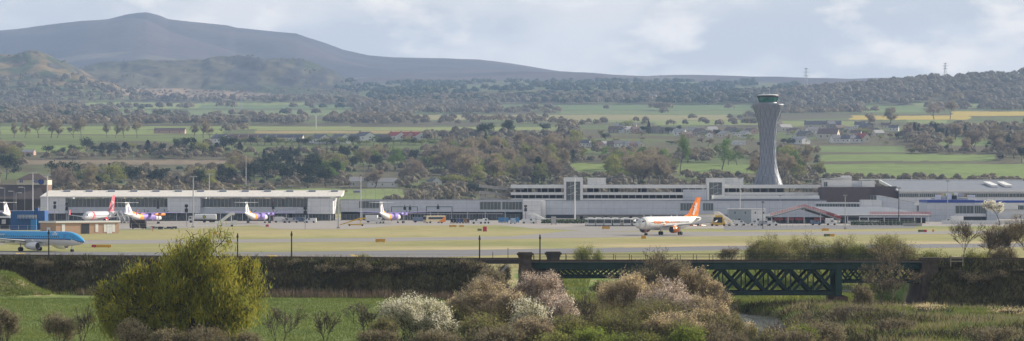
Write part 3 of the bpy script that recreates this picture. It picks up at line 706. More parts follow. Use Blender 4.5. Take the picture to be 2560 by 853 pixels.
far_wood('hedges', 'dark hedges between the near fields', 500, (1680, 2900), (-200, 2800), lambda p, s, D: (s > 350) & (s < 520), W2, (2.5, 6), 8)
# ---------------------------------------------------------------- airport buildings
wgrey = mat('wall_panel_grey', (.56, .58, .61), rough=.55, var=.06, scale=.3)
wgrey2 = mat('wall_panel_blue_grey', (.40, .44, .49), rough=.55, var=.07, scale=.3)
white = mat('white_cladding', (.78, .78, .76), rough=.5, var=.06, scale=.4)
rooff = mat('pale_roof_sheet', (.66, .63, .58), rough=.6, var=.1, scale=.4, stretch=(3, .2, 1))
roofg = mat('grey_roof_sheet', (.20, .215, .25), rough=.5, var=.1, scale=.3, stretch=(2, .2, 1))
glass = mat('window_glass', (.045, .07, .075), rough=.12, var=.6, scale=.35, spec=.8, stretch=(1.2, 1, .25))
glassb = mat('ground_floor_glass', (.06, .09, .12), rough=.2, var=.6, scale=.5, spec=.6)
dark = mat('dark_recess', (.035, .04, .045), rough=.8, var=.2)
frame = mat('window_frame_grey', (.42, .45, .47), rough=.5, var=0)
steel = mat('galvanised_steel', (.42, .43, .44), rough=.5, metal=.3, var=.1)
pale = mat('pale_pole_paint', (.6, .6, .6), rough=.5, var=.05)
conc = mat('concrete', (.40, .38, .35), rough=.9, var=.18, scale=.6)
brown = mat('brown_cladding', (.10, .075, .075), rough=.7, var=.12, scale=.6)
brick = mat('buff_brick', (.48, .32, .23), rough=.9, var=.12, scale=4)
red = mat('red_paint', (.55, .06, .05), rough=.5, var=.1)
blue = mat('blue_cladding', (.02, .10, .30), rough=.5, var=.1, scale=.8)
blueband = mat('blue_band', (.03, .07, .34), rough=.5, var=.05)
tile = mat('brown_roof_tiles', (.09, .07, .065), rough=.9, var=.2, scale=1)
cream = mat('cream_render', (.62, .58, .46), rough=.9, var=.08)
grn = mat('dark_green_paint', (.03, .06, .055), rough=.6, var=.3, scale=.7)
black = mat('black_rubber', (.02, .02, .02), rough=.8, var=.1)
orange = mat('orange_paint', (.75, .23, .02), rough=.45, var=.08)
yellow = mat('yellow_paint', (.72, .45, .05), rough=.5, var=.1)

def panels(name, col, col2, w_=3.0, h_=1.6, rough=.5):
    m = mat(name, col, rough=rough, var=.07, scale=.5); nt = m.node_tree; N = nt.nodes; L = nt.links; pb_ = N['Principled BSDF']; src = pb_.inputs['Base Color'].links[0].from_socket
    tc = N.new('ShaderNodeTexCoord'); sx_ = N.new('ShaderNodeSeparateXYZ'); cb = N.new('ShaderNodeCombineXYZ'); L.new(tc.outputs['Object'], sx_.inputs[0]); L.new(sx_.outputs[0], cb.inputs[0]); L.new(sx_.outputs[2], cb.inputs[1])
    bt = N.new('ShaderNodeTexBrick'); bt.offset = 0; bt.inputs['Scale'].default_value = 1; bt.inputs['Brick Width'].default_value = w_; bt.inputs['Row Height'].default_value = h_; bt.inputs['Mortar Size'].default_value = .05
    bt.inputs['Color1'].default_value = (1, 1, 1, 1); bt.inputs['Color2'].default_value = (.93, .93, .94, 1); bt.inputs['Mortar'].default_value = (.6, .6, .62, 1); L.new(cb.outputs[0], bt.inputs[0])
    mx = N.new('ShaderNodeMix'); mx.data_type = 'RGBA'; mx.blend_type = 'MULTIPLY'; mx.inputs[0].default_value = 1; L.new(src, mx.inputs[6]); L.new(bt.outputs[0], mx.inputs[7]); L.new(mx.outputs[2], pb_.inputs['Base Color']); return m
wgrey = panels('wall_panel_pale', (.76, .77, .78), None, 4.2, 2.2); wgrey2 = panels('wall_panel_grey_blue', (.60, .63, .68), None, 6.0, 2.6)
class Bld:
    """a building whose front stands D metres away; rectangles are given by where its faces are seen"""
    def __init__(s, name, label, cat, px, D, group=None):
        s.D = D; s.x = X(px, D); s.r = thing(name, label, cat, (s.x, D, 0), 0, group)
    def part(s, name, m, rects, parent=None, label=None):
        b = MB()
        for r in rects:
            x0, x1, y0, y1 = r[:4]; d0 = r[4] if len(r) > 4 else 0; dp = r[5] if len(r) > 5 else .3
            z1 = Z(y0, s.D); z0 = Z(y1, s.D) if y1 is not None else 0.0
            b.bx(X(x0, s.D) - s.x, X(x1, s.D) - s.x, d0, d0 + dp, z0, z1)
        o = b.build(name, m, parent or s.r)
        if label: o['label'] = label
        return o
    def glazing(s, x0, x1, y0, y1, n, d0=-.05, name='window', m=None, rows=0):
        """one glazed opening: glass with its frame as a sub-part"""
        g = s.part(name, m or glass, [(x0, x1, y0, y1, d0, .2)])
        b = MB(); X0, X1 = X(x0, s.D) - s.x, X(x1, s.D) - s.x; z0, z1 = Z(y1, s.D), Z(y0, s.D)
        for i in range(n + 1):
            q = X0 + (X1 - X0) * i / n; b.bx(q - .07, q + .07, d0 - .12, d0 - .003, z0, z1)
        for j in range(rows + 2):
            q = z0 + (z1 - z0) * j / (rows + 1); b.bx(X0, X1, d0 - .1, d0 - .005, q - .06, q + .06)
        b.build('window_frame', frame, g); return g
    def mesh(s, name, b, m, parent=None, **k): return b.build(name, m, parent or s.r, **k)

# --- long pier on the left
B = Bld('pier_building', 'long pale grey pier with strip windows and pale sloping roof behind the propeller planes', 'building', 475, 1307)
D = B.D; cx = B.x
def lx(px, d=0): return X(px, D + d) - cx
for q_ in [(103, 165, 492, 534, -2.0, 27), (420, 502, 494, 533, -2, 27), (770, 833, 496, 535, -2, 27)]: B.part('wall', wgrey, [q_])
B.part('wall', wgrey2, [(165, 420, 518, 533, 0, 25), (502, 770, 519.5, 534, 0, 25)])
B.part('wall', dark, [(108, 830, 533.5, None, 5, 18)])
for x0, x1, n in [(168, 293, 13), (294, 419, 13), (505, 636, 14), (637, 769, 14)]: B.glazing(x0, x1, 497.5, 518.2, n, .5)
for x0, x1 in [(110, 230), (235, 330), (340, 480), (490, 600), (610, 720), (730, 828)]: B.glazing(x0, x1, 537, 550, 12, 4.4, m=glassb)
B.part('column', wgrey, [(x, x + 2, 533, None, .3, .5) for x in (170, 250)])
for x in range(330, 830, 55): B.part('column', wgrey2, [(x, x + 2, 533.8, None, .3, .5)])
b = MB(); e0, e1 = lx(102), lx(853); V = []
ze, zr = 10.9, 13.4
prof = [(-2.6, ze - .35), (-2.6, ze), (24, zr + .25), (26, zr + .1), (26, zr - .4), (20, ze + .4)]
b.prism(prof, 0, e0, e1); B.mesh('roof', b, rooff)
b = MB()
b.bx(e0, e1, -2.75, -2.62, ze - .4, ze + .06); B.mesh('fascia', b, white)
for i in range(14):
    px = 152 + i * 56.5; b = MB(); x = lx(px); b.prism([(17, 12.55), (20.5, 12.9), (20.5, 13.9), (17.6, 13.5)], 0, x - 1.6, x + 1.6); B.mesh('roof_vent', b, roofg)
b = MB()
for t in (0, 1): b.tube((lx(838) + t * 1.2, -2.3, 10.6), (lx(836) + t * .4, -2, 3.2), .12)
b.bx(lx(835), lx(850), -2.4, -2.1, 10.2, 10.5); B.mesh('roof_strut', b, white)

# --- link building
B = Bld('link_building', 'low grey flat-topped link building with two strip windows, right of the long pier', 'building', 1100, 1330)
B.part('wall', wgrey2, [(851, 1307, 500.5, 530, 0, 14)])
B.part('wall', wgrey, [(1307, 1352, 501, None, -3, 17)])
B.part('wall', dark, [(851, 1306, 530.2, None, 6, 7)])
B.part('parapet', roofg, [(850, 1308, 499, 500.6, -.15, 14.3)])
B.glazing(898, 948, 503, 520.5, 6); B.glazing(1200, 1252, 504.5, 524, 6); B.glazing(1255.5, 1305, 504.5, 524, 6)
for x0, x1 in [(855, 940), (945, 1030), (1035, 1110), (1115, 1190), (1195, 1300)]: B.glazing(x0, x1, 536, 550, 9, 5.4, m=glassb)
for x in (905, 962, 1018, 1075, 1128, 1168, 1212, 1262): B.part('column', pale, [(x, x + 2, 530.1, None, .5, .5)])
b = MB(); b.bx(lx(0) * 0 + X(905, 1330) - B.x, X(1258, 1330) - B.x, -2.2, -1.9, 2.9, 3.15); B.mesh('canopy', b, pale)
for x0, x1, y0 in [(978, 1044, 516.5), (1065, 1131, 516.5)]:
    g = Bld('height_gantry', 'dark steel gantry frame over the apron road, %s of two' % ('left' if x0 < 1000 else 'right'), 'gantry', (x0 + x1) / 2, 1290)
    g.part('post', grn, [(x0, x0 + 1.6, y0, None, 0, .3)]); g.part('post', grn, [(x1 - 1.6, x1, y0, None, 0, .3)]); g.part('beam', grn, [(x0 + 1.6, x1 - 1.6, y0, y0 + 1.6, 0, .3)])
# --- long blank wall under the car park
B = Bld('service_building', 'long blank blue grey building with a pale left end, below the car park decks', 'building', 1600, 1345)
B.part('wall', wgrey2, [(1364, 1832, 502.5, 537, 0, 22)])
B.part('wall', wgrey2, [(1832, 2066, 502.5, 543, 0, 22)])
B.part('wall', conc, [(1440, 1832, 537.3, None, 2, 20)])
B.part('wall', white, [(1352.5, 1364, 502.5, None, -2.5, 24)])
B.part('parapet', roofg, [(1364, 2068, 501, 502.7, -.15, 22.3)])
B.glazing(1701, 1737, 508, 526.5, 5); B.glazing(1757, 1783, 508, 526.5, 4); B.glazing(2040, 2094, 509.5, 517.8, 8, -.4); B.glazing(2098, 2155, 509.5, 517.8, 8, -.4)
B.part('wall', wgrey, [(2036, 2156, 506, 509.3, -.3, 6), (2036, 2156, 518, 530, -.3, 6)])
for x in range(1450, 1830, 62):
    if x not in (1700,): B.part('door', dark, [(x, x + 7, 541, None, 1.9, .15)])
B.part('roof_box', white, [(1786, 2052, 489, 497.5, 6, 12)]); B.part('roof_box', roofg, [(1784, 2054, 497.6, 501, 5.5, 13)])
for x in range(1800, 2040, 34): B.part('roof_vent', steel, [(x, x + 8, 486.8, 489, 7, 3)])
B.part('cladding_box', wgrey2, [(1713, 1768, 474, 501, 3, 14)]); B.part('cladding_box', white, [(1769, 1773, 474, 501, 3, 14)])

# --- multi-storey car park
B = Bld('car_park', 'white banded multi-storey car park with open decks and cars along its roof', 'car park', 1665, 1420)
D = B.D; cx = B.x
BANDS = [(462, 470.8), (481, 487.6), (496.6, 502)]
segs = [(1277, 1410), (1458, 1767), (1812, 2052)]
for (x0, x1) in segs:
    for (y0, y1) in BANDS:
        B.part('parapet', white, [(x0, x1, y0, y1, 0, .25)])
        B.part('parapet', wgrey, [(x0, x1, y0, y1, 34, .25)])
B.part('deck_slab', conc, [(1277, 2052, 469.2, 470.6, .3, 33.6)]); B.part('deck_slab', conc, [(1277, 2052, 486, 487.4, .3, 33.6)]); B.part('deck_slab', conc, [(1277, 2052, 501, 503, .3, 33.6)])
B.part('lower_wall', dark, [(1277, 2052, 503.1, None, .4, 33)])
for x in list(range(1284, 1408, 17)) + list(range(1466, 1765, 17)) + list(range(1820, 2050, 20)):
    B.part('column', conc, [(x, x + 2.2, 470.9, 480.9, 1.2, .5)]); B.part('column', conc, [(x + 3, x + 5.2, 487.7, 496.4, 1.2, .5)])
    B.part('column', conc, [(x + 8, x + 11, 470.9, 480.9, 32, .5)])
# solid cores that close part of the view through the decks
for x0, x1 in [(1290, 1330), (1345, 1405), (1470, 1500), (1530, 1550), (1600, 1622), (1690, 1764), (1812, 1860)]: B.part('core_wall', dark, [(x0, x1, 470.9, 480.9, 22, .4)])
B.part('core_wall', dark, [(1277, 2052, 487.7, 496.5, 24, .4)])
for x0, x1, y0, lab in [(1410, 1457, 443.5, 1), (1767, 1811, 445.5, 2)]:
    B.part('stair_tower', white, [(x0, x0 + 5, y0, 503, -2, 9), (x1 - 6.5, x1, y0, 503, -2, 9), (x0 + 5.1, x1 - 6.6, y0, y0 + 10.5, -2, 9)])
    g = B.glazing(x0 + 5.1, x1 - 6.6, y0 + 11, 503, 3, -1.2, rows=2)
    b = MB()
    for yy in (y0 + 17, y0 + 36): 
        za, zb = Z(yy + 9, D), Z(yy, D); xa, xb = X(x0 + 10, D) - cx, X(x1 - 14, D) - cx
        b.prism([(xa, za), (xb, zb), (xb, zb + .35), (xa, za + .35)], 1, -1.45, -1.28)
    B.mesh('stair_flight', b, steel)
for x0, x1 in [(1472, 1517), (1815, 1865)]: 
    B.part('plant_room', wgrey, [(x0, x1, 447, 461.8, 16, 9)]); B.part('plant_room_roof', white, [(x0 - 1, x1 + 1, 444.5, 446.9, 15.5, 10)])
# spiral ramp
R_ = Bld('spiral_ramp', 'curved concrete spiral ramp at the left end of the car park', 'ramp', 1240, 1440)
for y0, y1 in [(466, 473), (482, 488.5), (494.5, 501)]:
    b = MB(); n = 40; rr, r2 = 8.4, 8.0; z1, z0 = Z(y0, 1440), Z(y1, 1440); zs = .9
    ring = []
    for i in range(n):
        a = i * 2 * math.pi / n; up = zs * math.cos(a) * -1
        c, s_ = math.cos(a), math.sin(a); ring.append([(rr * c, rr * s_, z0 + up), (rr * c, rr * s_, z1 + up), (r2 * c, r2 * s_, z1 + up), (r2 * c, r2 * s_, z0 + up)])
    ring.append(ring[0]); b.loft(ring, cap=False); b2 = MB()
    R_.mesh('ramp_parapet', b, conc)
    b2.add([(r2 * math.cos(i * 2 * math.pi / n), r2 * math.sin(i * 2 * math.pi / n), z0 + .2 - zs * math.cos(i * 2 * math.pi / n)) for i in range(n)] + [(0, 0, z0 + .2)], [(i, (i + 1) % n, n) for i in range(n)]); R_.mesh('ramp_deck', b2, conc)
for i in range(8):
    a = i * math.pi / 4; b = MB(); b.tube((7.6 * math.cos(a), 7.6 * math.sin(a), 0), (7.6 * math.cos(a), 7.6 * math.sin(a), 13.5), .3, n=8); R_.mesh('column', b, conc)
b = MB(); b.bx(7, 14, -6, 6, Z(475, 1440), Z(466, 1440)); R_.mesh('ramp_link', b, conc)

# --- control tower
TD = 1450.; tx = X(1920, TD); ppm = F / TD
t = thing('control_tower', 'tall waisted control tower with diamond lattice cladding and a green glass cab', 'control tower', (tx, TD, 0))
PR = [(545, 52), (500, 46), (470, 39.5), (462, 37), (455, 34.5), (445, 31), (430, 26), (415, 22.8), (400, 21), (385, 20.2), (365, 19.9), (345, 20.4), (325, 22.2), (305, 25.4), (290, 29), (275, 34), (264, 39.6), (261, 40.6)]
pz = np.array([Z(y, TD) for y, r in PR]); pr = np.array([r / ppm for y, r in PR])
zz = np.linspace(0, pz[-1], 90); rr = np.interp(zz, pz, pr); rr = np.convolve(np.pad(rr, 3, 'edge'), np.ones(7) / 7, 'valid')
clad = mat('tower_metal_cladding', (.22, .24, .285), rough=.5, metal=.2, var=.1, scale=.5)
seam = mat('tower_seam_dark', (.07, .08, .10), rough=.6, var=0)
b = MB(); b.lathe([(r, z) for r, z in zip(rr, zz)], 64)
o = b.build('shaft', clad, t, smooth=True)
b = MB(); ztop = zz[-1]
for k in range(15):
    for sgn in (1, -1):
        pts = []
        for z, r in zip(zz[::2], rr[::2]):
            a = k * 2 * math.pi / 15 + sgn * z / ztop * 2.5; pts.append(((r + .02) * math.cos(a), (r + .02) * math.sin(a), z))
        for p, q in zip(pts[:-1], pts[1:]): b.tube(p, q, .06, n=4, cap=False)
b.build('lattice_seam', seam, t)['label'] = 'dark diagonal seams crossing the cladding in diamonds'
def tz(y): return Z(y, TD)
b = MB(); b.lathe([(rr[-1] + .02, tz(261.2)), (rr[-1] + .02, tz(260)), (4.5, tz(258)), (4.3, tz(256))], 48); b.build('collar', clad, t)
cab = mat('cab_green_glass', (.015, .19, .14), rough=.1, var=.5, scale=.5, spec=.8)
b = MB(); b.lathe([(4.25, tz(256.2)), (5.15, tz(243.5))], 12, cap=False); b.lathe([(4.0, tz(256.2)), (4.0, tz(243.5))], 12, cap=True)
gl = b.build('cab_glass', cab, t)
b = MB()
for k in range(12):
    a = k * math.pi / 6; c, s_ = math.cos(a), math.sin(a); b.tube((4.3 * c, 4.3 * s_, tz(256.2)), (5.2 * c, 5.2 * s_, tz(243.5)), .08, n=4)
b.build('cab_mullion', dark, gl)
b = MB(); b.lathe([(5.2, tz(243.6)), (5.6, tz(242.5)), (5.45, tz(240)), (5.3, tz(239.3))], 36); b.build('cab_roof_rim', dark, t)
b = MB(); b.lathe([(5.3, tz(239.2)), (5.0, tz(237.6)), (4.2, tz(236.6)), (.5, tz(236))], 36); b.build('cab_roof', white, t, smooth=True)
b = MB(); b.tube((.9, 0, tz(237)), (.9, 0, tz(217)), .1, .05); b.build('antenna', pale, t)
b = MB(); b.tube((-2.2, 0, tz(237)), (-2.2, 0, tz(231)), .1, .06); b.tube((-1.6, 0, tz(237)), (-1.6, 0, tz(229)), .07, .05); b.bx(-2.7, -1.5, -.2, .2, tz(234), tz(233)); b.build('antenna', pale, t)
b = MB(); b.tube((8.6, -3.2, 10), (6.3, -2.6, 17), .22, n=6); b.build('buttress', clad, t)

# --- brown block and white boxes
B = Bld('brown_block', 'dark brown clad block with white boxes on its roof, right of the car park', 'building', 2120, 1400)
B.part('wall', brown, [(2057, 2176, 468, None, 0, 22), (2176, 2246, 466, 505, 6, 20)]); 
B.part('roof_room', white, [(2062, 2131, 446.5, 467.8, 3, 12)]); b = MB(); cx = B.x
b.prism([(X(2056, 1400) - cx, Z(449, 1400)), (X(2131, 1400) - cx, Z(441, 1400)), (X(2131, 1400) - cx, Z(446.4, 1400)), (X(2056, 1400) - cx, Z(447.2, 1400))], 1, 2.5, 16); B.mesh('roof_room_top', b, white)
B.part('roof_room', white, [(2108, 2128, 439, 446, 4, 6)]); B.part('roof_room', wgrey2, [(2131.5, 2158, 452, 467.8, 6, 8)]); B.part('roof_room', white, [(2158.2, 2190, 452, 467.8, 5, 8)])
B.glazing(2061, 2070, 455, 466, 2, 2.9); B.glazing(2180, 2204, 489, 501, 3, 5.8)
# --- main terminal hall
B = Bld('terminal_hall', 'main terminal hall with a broad grey sloping roof and a clerestory strip of windows', 'building', 2400, 1400)
D = 1400; cx = B.x
def bxx(px): return X(px, D) - cx
b = MB(); zE, zR = Z(476, 1400), Z(451.5, 1470)
x0_, x1_ = bxx(2247), bxx(2620)
b.prism([(0, zE - .3), (0, zE), (70, zR), (70, zR - .8)], 0, x0_, x1_); B.mesh('roof', b, roofg)
b = MB(); b.prism([(-.4, zE - .4), (-.4, zE + .3), (70, zR + .35), (70, zR - .9), (66, zR - 1.5)], 0, x0_ - .8, x0_ - .05); b.bx(x0_, x1_, -.35, -.05, zE - .7, zE + .15); b.bx(x0_, x1_, 70.05, 70.5, zR - .5, zR + .5); B.mesh('roof_trim', b, white)
B.part('wall', wgrey, [(2247, 2620, 478, 483.6, 1, .8), (2247, 2620, 493.4, None, 1, .8)])
for x0, x1 in [(2249, 2297), (2299, 2345), (2420, 2470), (2472, 2522), (2524, 2600)]: B.glazing(x0, x1, 484, 493, 9, .9)
B.part('wall', glass, [(2205, 2245, 478, 500, 30, 1)], label='dark glazed gable wall')
b = MB()
b.add([(x0_ + .02, .4, zE - .5), (x0_ + .02, 66, zR - 1.2), (x0_ + .02, 66, 6), (x0_ + .02, .4, 6)], [(0, 1, 2, 3)]); B.mesh('gable_window', b, glass)
for px in (2497, 2533):
    b = MB(); x = bxx(px); z2 = zE + (zR - zE) * .33; z1 = zE + (zR - zE) * .75
    q = 1400 / 1435.; b.prism([(20, z2 - .1), (20, z2 + .9), (46, z1 + .7), (46, z1 - .2)], 0, x, x + 3.2); B.mesh('rooflight', b, white)
B.part('roof_strip', white, [(2196, 2290, 446, 449.5, 75, 3), (2310, 2345, 447.5, 450, 75, 2)])
# --- grey wing, roof deck plant and blue band building
B = Bld('grey_wing', 'low grey wing with a slanting roofline between the canopy and the blue banded building', 'building', 2250, 1330)
D = 1330; cx = B.x
b = MB(); b.prism([(X(2205, D) - cx, 0), (X(2330, D) - cx, 0), (X(2330, D) - cx, Z(508, D)), (X(2290, D) - cx, Z(507, D)), (X(2205, D) - cx, Z(490.5, D))], 1, 0, 20); B.mesh('wall', b, wgrey2)
b = MB(); b.prism([(X(2204, D) - cx, Z(490.3, D)), (X(2292, D) - cx, Z(506.8, D)), (X(2292, D) - cx, Z(506.2, D)), (X(2204, D) - cx, Z(489.4, D))], 1, -.3, 20); B.mesh('roof_edge', b, white)
b = MB(); b.prism([(X(2154, D) - cx, 0), (X(2204, D) - cx, 0), (X(2204, D) - cx, Z(500, D)), (X(2154, D) - cx, Z(500, D))], 1, -1, 8); B.mesh('wall', b, wgrey); B.glazing(2292, 2318, 514, 528, 5, -.3)
B.part('wall', white, [(2286, 2316, 505, 513, -.3, .8)])
B = Bld('blue_band_building', 'grey panelled building with a bright blue band along its top, at the right', 'building', 2440, 1280)
B.part('wall', wgrey2, [(2318, 2436, 507.2, None, 0, 26)]); B.part('wall', white, [(2436, 2640, 507.2, 542, 1.5, 24)]); B.part('wall', wgrey2, [(2466, 2491, 509.5, None, -2.2, 6)])
B.part('blue_band', blueband, [(2318, 2436, 500, 507, -.1, 26.2), (2436.2, 2640, 501.5, 507, 1.4, 24)])
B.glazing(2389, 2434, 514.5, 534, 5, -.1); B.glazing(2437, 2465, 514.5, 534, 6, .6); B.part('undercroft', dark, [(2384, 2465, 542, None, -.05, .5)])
B.part('panel', white, [(2491.2, 2546, 508, 524, .9, 1)]); B.glazing(2540, 2600, 514, 524, 6, 1.2); B.part('panel', wgrey, [(2386, 2465, 534.3, 541.7, -.3, 2)])
for i, (x0, x1, y0, y1, mm) in enumerate([(2345, 2358, 487, 499, white), (2360, 2372, 490, 499, steel), (2374, 2386, 484, 499, wgrey), (2388, 2400, 489, 499, dark), (2397, 2404, 481, 499, white), (2406, 2420, 483, 492, steel), (2340, 2430, 496, 499.5, steel), (2432, 2450, 488, 493, white)]):
    B.part('rooftop_unit', mm, [(x0, x1, y0, y1, 6 + i, 3)])
# --- construction canopy
B = Bld('canopy_building', 'half-built steel canopy with a shallow gable and red edge protection along the roof', 'building', 2120, 1200)
D = 1200; cx = B.x
def gp(px, py, d=0): return (X(px, D) - cx, Z(py, D))
b = MB(); b.prism([gp(1926, 541), gp(2010, 517.5), gp(2104, 549), gp(2104, 551.5), gp(2010, 520.5), gp(1926, 544)], 1, 0, 40); B.mesh('roof', b, mat('canopy_roof_green_grey', (.30, .33, .33), rough=.6))
b = MB()
q_ = [(X(2100, 1202) - cx, 1.9, 3.45), (X(2328, 1202) - cx, 1.9, 3.35), (X(2222, 1245) - cx, 45, 6.5), (X(2030, 1245) - cx, 45, 6.8)]; b.add(q_ + [(x, y, z - .4) for x, y, z in q_], [(0, 1, 2, 3), (7, 6, 5, 4), (0, 4, 5, 1), (1, 5, 6, 2), (2, 6, 7, 3), (3, 7, 4, 0)]); B.mesh('roof', b, roofg)
b = MB(); b.bx(gp(2095, 0)[0], gp(2327, 0)[0], 2, 14, Z(539.5, D), Z(537, D)); B.mesh('roof_edge', b, white)
b = MB()
def rail(xa, ya, xb, yb, n):
    for i in range(n + 1):
        x = xa + (xb - xa) * i / n; y = ya + (yb - ya) * i / n; p = gp(x, y); b.tube((p[0], -.2, p[1]), (p[0], -.2, p[1] + 1.1), .05, n=4)
    for h in (.35, .7, 1.05):
        p = gp(xa, ya); q = gp(xb, yb); b.prism([(p[0], p[1] + h), (q[0], q[1] + h), (q[0], q[1] + h + .14), (p[0], p[1] + h + .14)], 1, -.26, -.14)
rail(1926, 541, 2010, 518, 14); rail(2010, 518, 2102, 548.5, 16); rail(2175, 537, 2327, 537, 22); B.mesh('edge_rail', b, red)
b = MB()
for i in range(9): p = gp(1932 + i * 19.5, 541 - i * 5.4 if i < 5 else 519 + (i - 4) * 6.6); b.tube((p[0], 1, p[1]), (p[0], 1, p[1] + 2), .05, n=4)
B.mesh('scaffold_pole', b, white)
for x, y in [(1930, 543), (1971, 531), (2011, 522), (2052, 533), (2096, 548)]: B.part('column', pale, [(x - 1.2, x + 1.2, y, None, 1, .4)])
for x in (2120, 2150, 2172, 2212, 2250, 2288, 2305, 2322): B.part('column', white, [(x, x + 2.2, 539.6, None, 3, .4)])
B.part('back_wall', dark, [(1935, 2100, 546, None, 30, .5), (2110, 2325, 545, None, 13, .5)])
for x0, x1 in [(1940, 1962), (1968, 1990), (1993, 2012), (2040, 2066)]: B.part('barrier', red, [(x0, x1, 545, 551.5, 8, .3)], label='orange red site barrier')
B.part('hoarding', white, [(2120, 2200, 552, 558, 1, .2)])
# --- small grey hut
B = Bld('service_hut', 'grey ribbed two-storey cabin block left of the gabled canopy', 'hut', 1868, 1180)
B.r.rotation_euler[2] = 0; cx = B.x; D = 1180
B.part('wall', mat('hut_grey', (.33, .37, .40), rough=.6, var=.1, scale=1), [(1822, 1878, 524, None, 0, 7)]); B.part('wall', wgrey, [(1878, 1914, 524, None, .05, 7)]); B.part('roof', wgrey, [(1820, 1916, 522, 523.8, -.4, 8)])
for x in (1836, 1862, 1887, 1908): B.part('window', glass, [(x, x + 3, 529.5, 534.5, -.08, .1)])
for x in (1846, 1893): B.part('door', dark, [(x, x + 5, 547, None, -.06, .1)])
# --- brick substation by the taxiway
a = R(35)
t = thing('brick_substation', 'flat-roofed buff brick hut with a white roof edge, beyond the nose of the blue airliner', 'hut', (X(140, 925), 925, 0), R(44))
W_, Dp, Hh = 24.6, 8.6, 3.6
b = MB(); b.bx(0, W_, 0, Dp, 0, Hh); b.build('wall', brick, t)
b = MB(); b.bx(-.4, W_ + .4, -.4, Dp + .4, Hh + .005, Hh + .55); b.build('roof', white, t)
b = MB(); b.bx(-.1, W_ + .1, -.1, Dp + .1, Hh + .555, Hh + .6); b.build('roof_felt', roofg, t)
for x0, x1, m, nm in [(9.8, 12.9, dark, 'door'), (2.2, 3.4, white, 'window'), (15.3, 16.4, white, 'window'), (18.6, 19.7, white, 'window'), (21.9, 23.0, white, 'window'), (19.8, 21.8, wgrey, 'door')]:
    b = MB(); b.bx(x0, x1, -.08, -.003, .05 if nm == 'door' else .5, 3.2); b.build(nm, m, t)
b = MB(); b.bx(-.09, -.003, 3, 5, 1, 2.2); b.build('vent', wgrey, t)
# --- blue plant building at the left
B = Bld('blue_building', 'bright blue metal clad plant building with a white balcony rail, at the left', 'building', 68, 1020)
B.part('wall', blue, [(26, 83, 527.5, None, 0, 9), (83.5, 110, 527.5, None, 1.5, 8)]); B.part('wall', mat('bright_blue_panel', (.04, .22, .55), rough=.5), [(78, 92, 549, None, -1.2, 2)])
B.part('roof_unit', blue, [(84, 92, 520, 527.4, 3, 3)]); b = MB(); cx = B.x; D = 1020
for zt, zb in [(Z(538, D), Z(547, D))]:
    for i in range(14): x = X(46 + i * 3.6, D) - cx; b.tube((x, -1.3, zb), (x, -1.3, zt), .05, n=4)
    for z in (zt, zt - .6): b.bx(X(46, D) - cx, X(93, D) - cx, -1.34, -1.26, z - .05, z + .05)
B.mesh('balcony_rail', b, white); b = MB(); b.bx(X(46, D) - cx, X(93, D) - cx, -1.3, 0, Z(548.4, D), Z(547.4, D)); B.mesh('balcony', b, blue)
b = MB()
for i in range(5): x = X(94 + i * 4, D) - cx; b.tube((x, 2, Z(527, D)), (x, 2, Z(517, D)), .05, n=4)
for z in (Z(517, D), Z(521, D)): b.bx(X(93, D) - cx, X(111, D) - cx, 1.95, 2.05, z - .04, z + .04)
B.mesh('roof_rail', b, cream)
B = Bld('dark_shed', 'low dark open shed at the left edge beside the blue building', 'shed', 0, 1040); B.part('wall', dark, [(-60, 24, 545, None, 2, 8)]); B.part('roof', wgrey, [(-62, 25, 542, 545, 0, 11)]); B.part('panel', wgrey2, [(2, 12, 549, 560, 1.8, .2)])
B = Bld('glazed_walkway', 'low glazed walkway behind the blue building at the left edge', 'building', 20, 1240); B.part('wall', glassb, [(-60, 100, 532, 545, 0, 3)]); B.part('roof', pale, [(-60, 112, 527, 529, -1, 6)]); B.part('base', wgrey, [(-60, 100, 545.2, None, 0, 3)])
# --- hotel upper left
B = Bld('hotel', 'brown roofed hotel with a cream wall and blue sign, at the left behind the masts', 'building', 60, 1560)
D = 1560; cx = B.x
def hp(px, py, dx=0): return (X(px, D) - cx, Z(py, D))
B.part('wall', cream, [(42, 118, 449.5, 462, 0, 16)]); B.part('wall', mat('brown_brick', (.2, .13, .1), rough=.9), [(64, 118, 462.3, 478, 1, 15)]); B.part('wall', brown, [(-60, 120, 478, None, 1, 20)])
x0, x1 = hp(40, 0)[0], hp(120, 0)[0]; z0, z1 = Z(449.3, D), Z(434, D); b = MB()
b.add([(x0, -1, z0), (x1, -1, z0), (x1, 17, z0), (x0, 17, z0), (x0 + 6, 8, z1), (x1 - 6, 8, z1)], [(0, 1, 5, 4), (1, 2, 5), (2, 3, 4, 5), (3, 0, 4), (0, 3, 2, 1)]); B.mesh('roof', b, tile)
x0, x1 = hp(-120, 0)[0], hp(100, 0)[0]; z0, z1 = Z(497, D), Z(459, D); b = MB()
b.add([(x0, -14, z0), (x1 + 5, -14, z0), (x1, 0, z1 - 1), (x0, 0, z1)], [(0, 1, 2, 3)]); b.add([(x0, -14.1, z0 - .5), (x1 + 5, -14.1, z0 - .5), (x1 + 5, -14, z0), (x0, -14, z0)], [(0, 1, 2, 3)]); B.mesh('roof', b, tile)
b = MB(); b.lathe([(1.6, -.2), (1.6, -.05)], 20, axis=1, c=(hp(103, 0)[0], 0, Z(454.5, D))); B.mesh('sign', b, blueband)
V, Fs = text_mesh('Hilton', 2.6, .06, ext=.03); V = np.stack([V[:, 0] + hp(80, 0)[0], -V[:, 2] - .08, V[:, 1] + Z(457.5, D)], 1); b = MB(); b.add(V, Fs); B.mesh('sign_lettering', b, blueband)
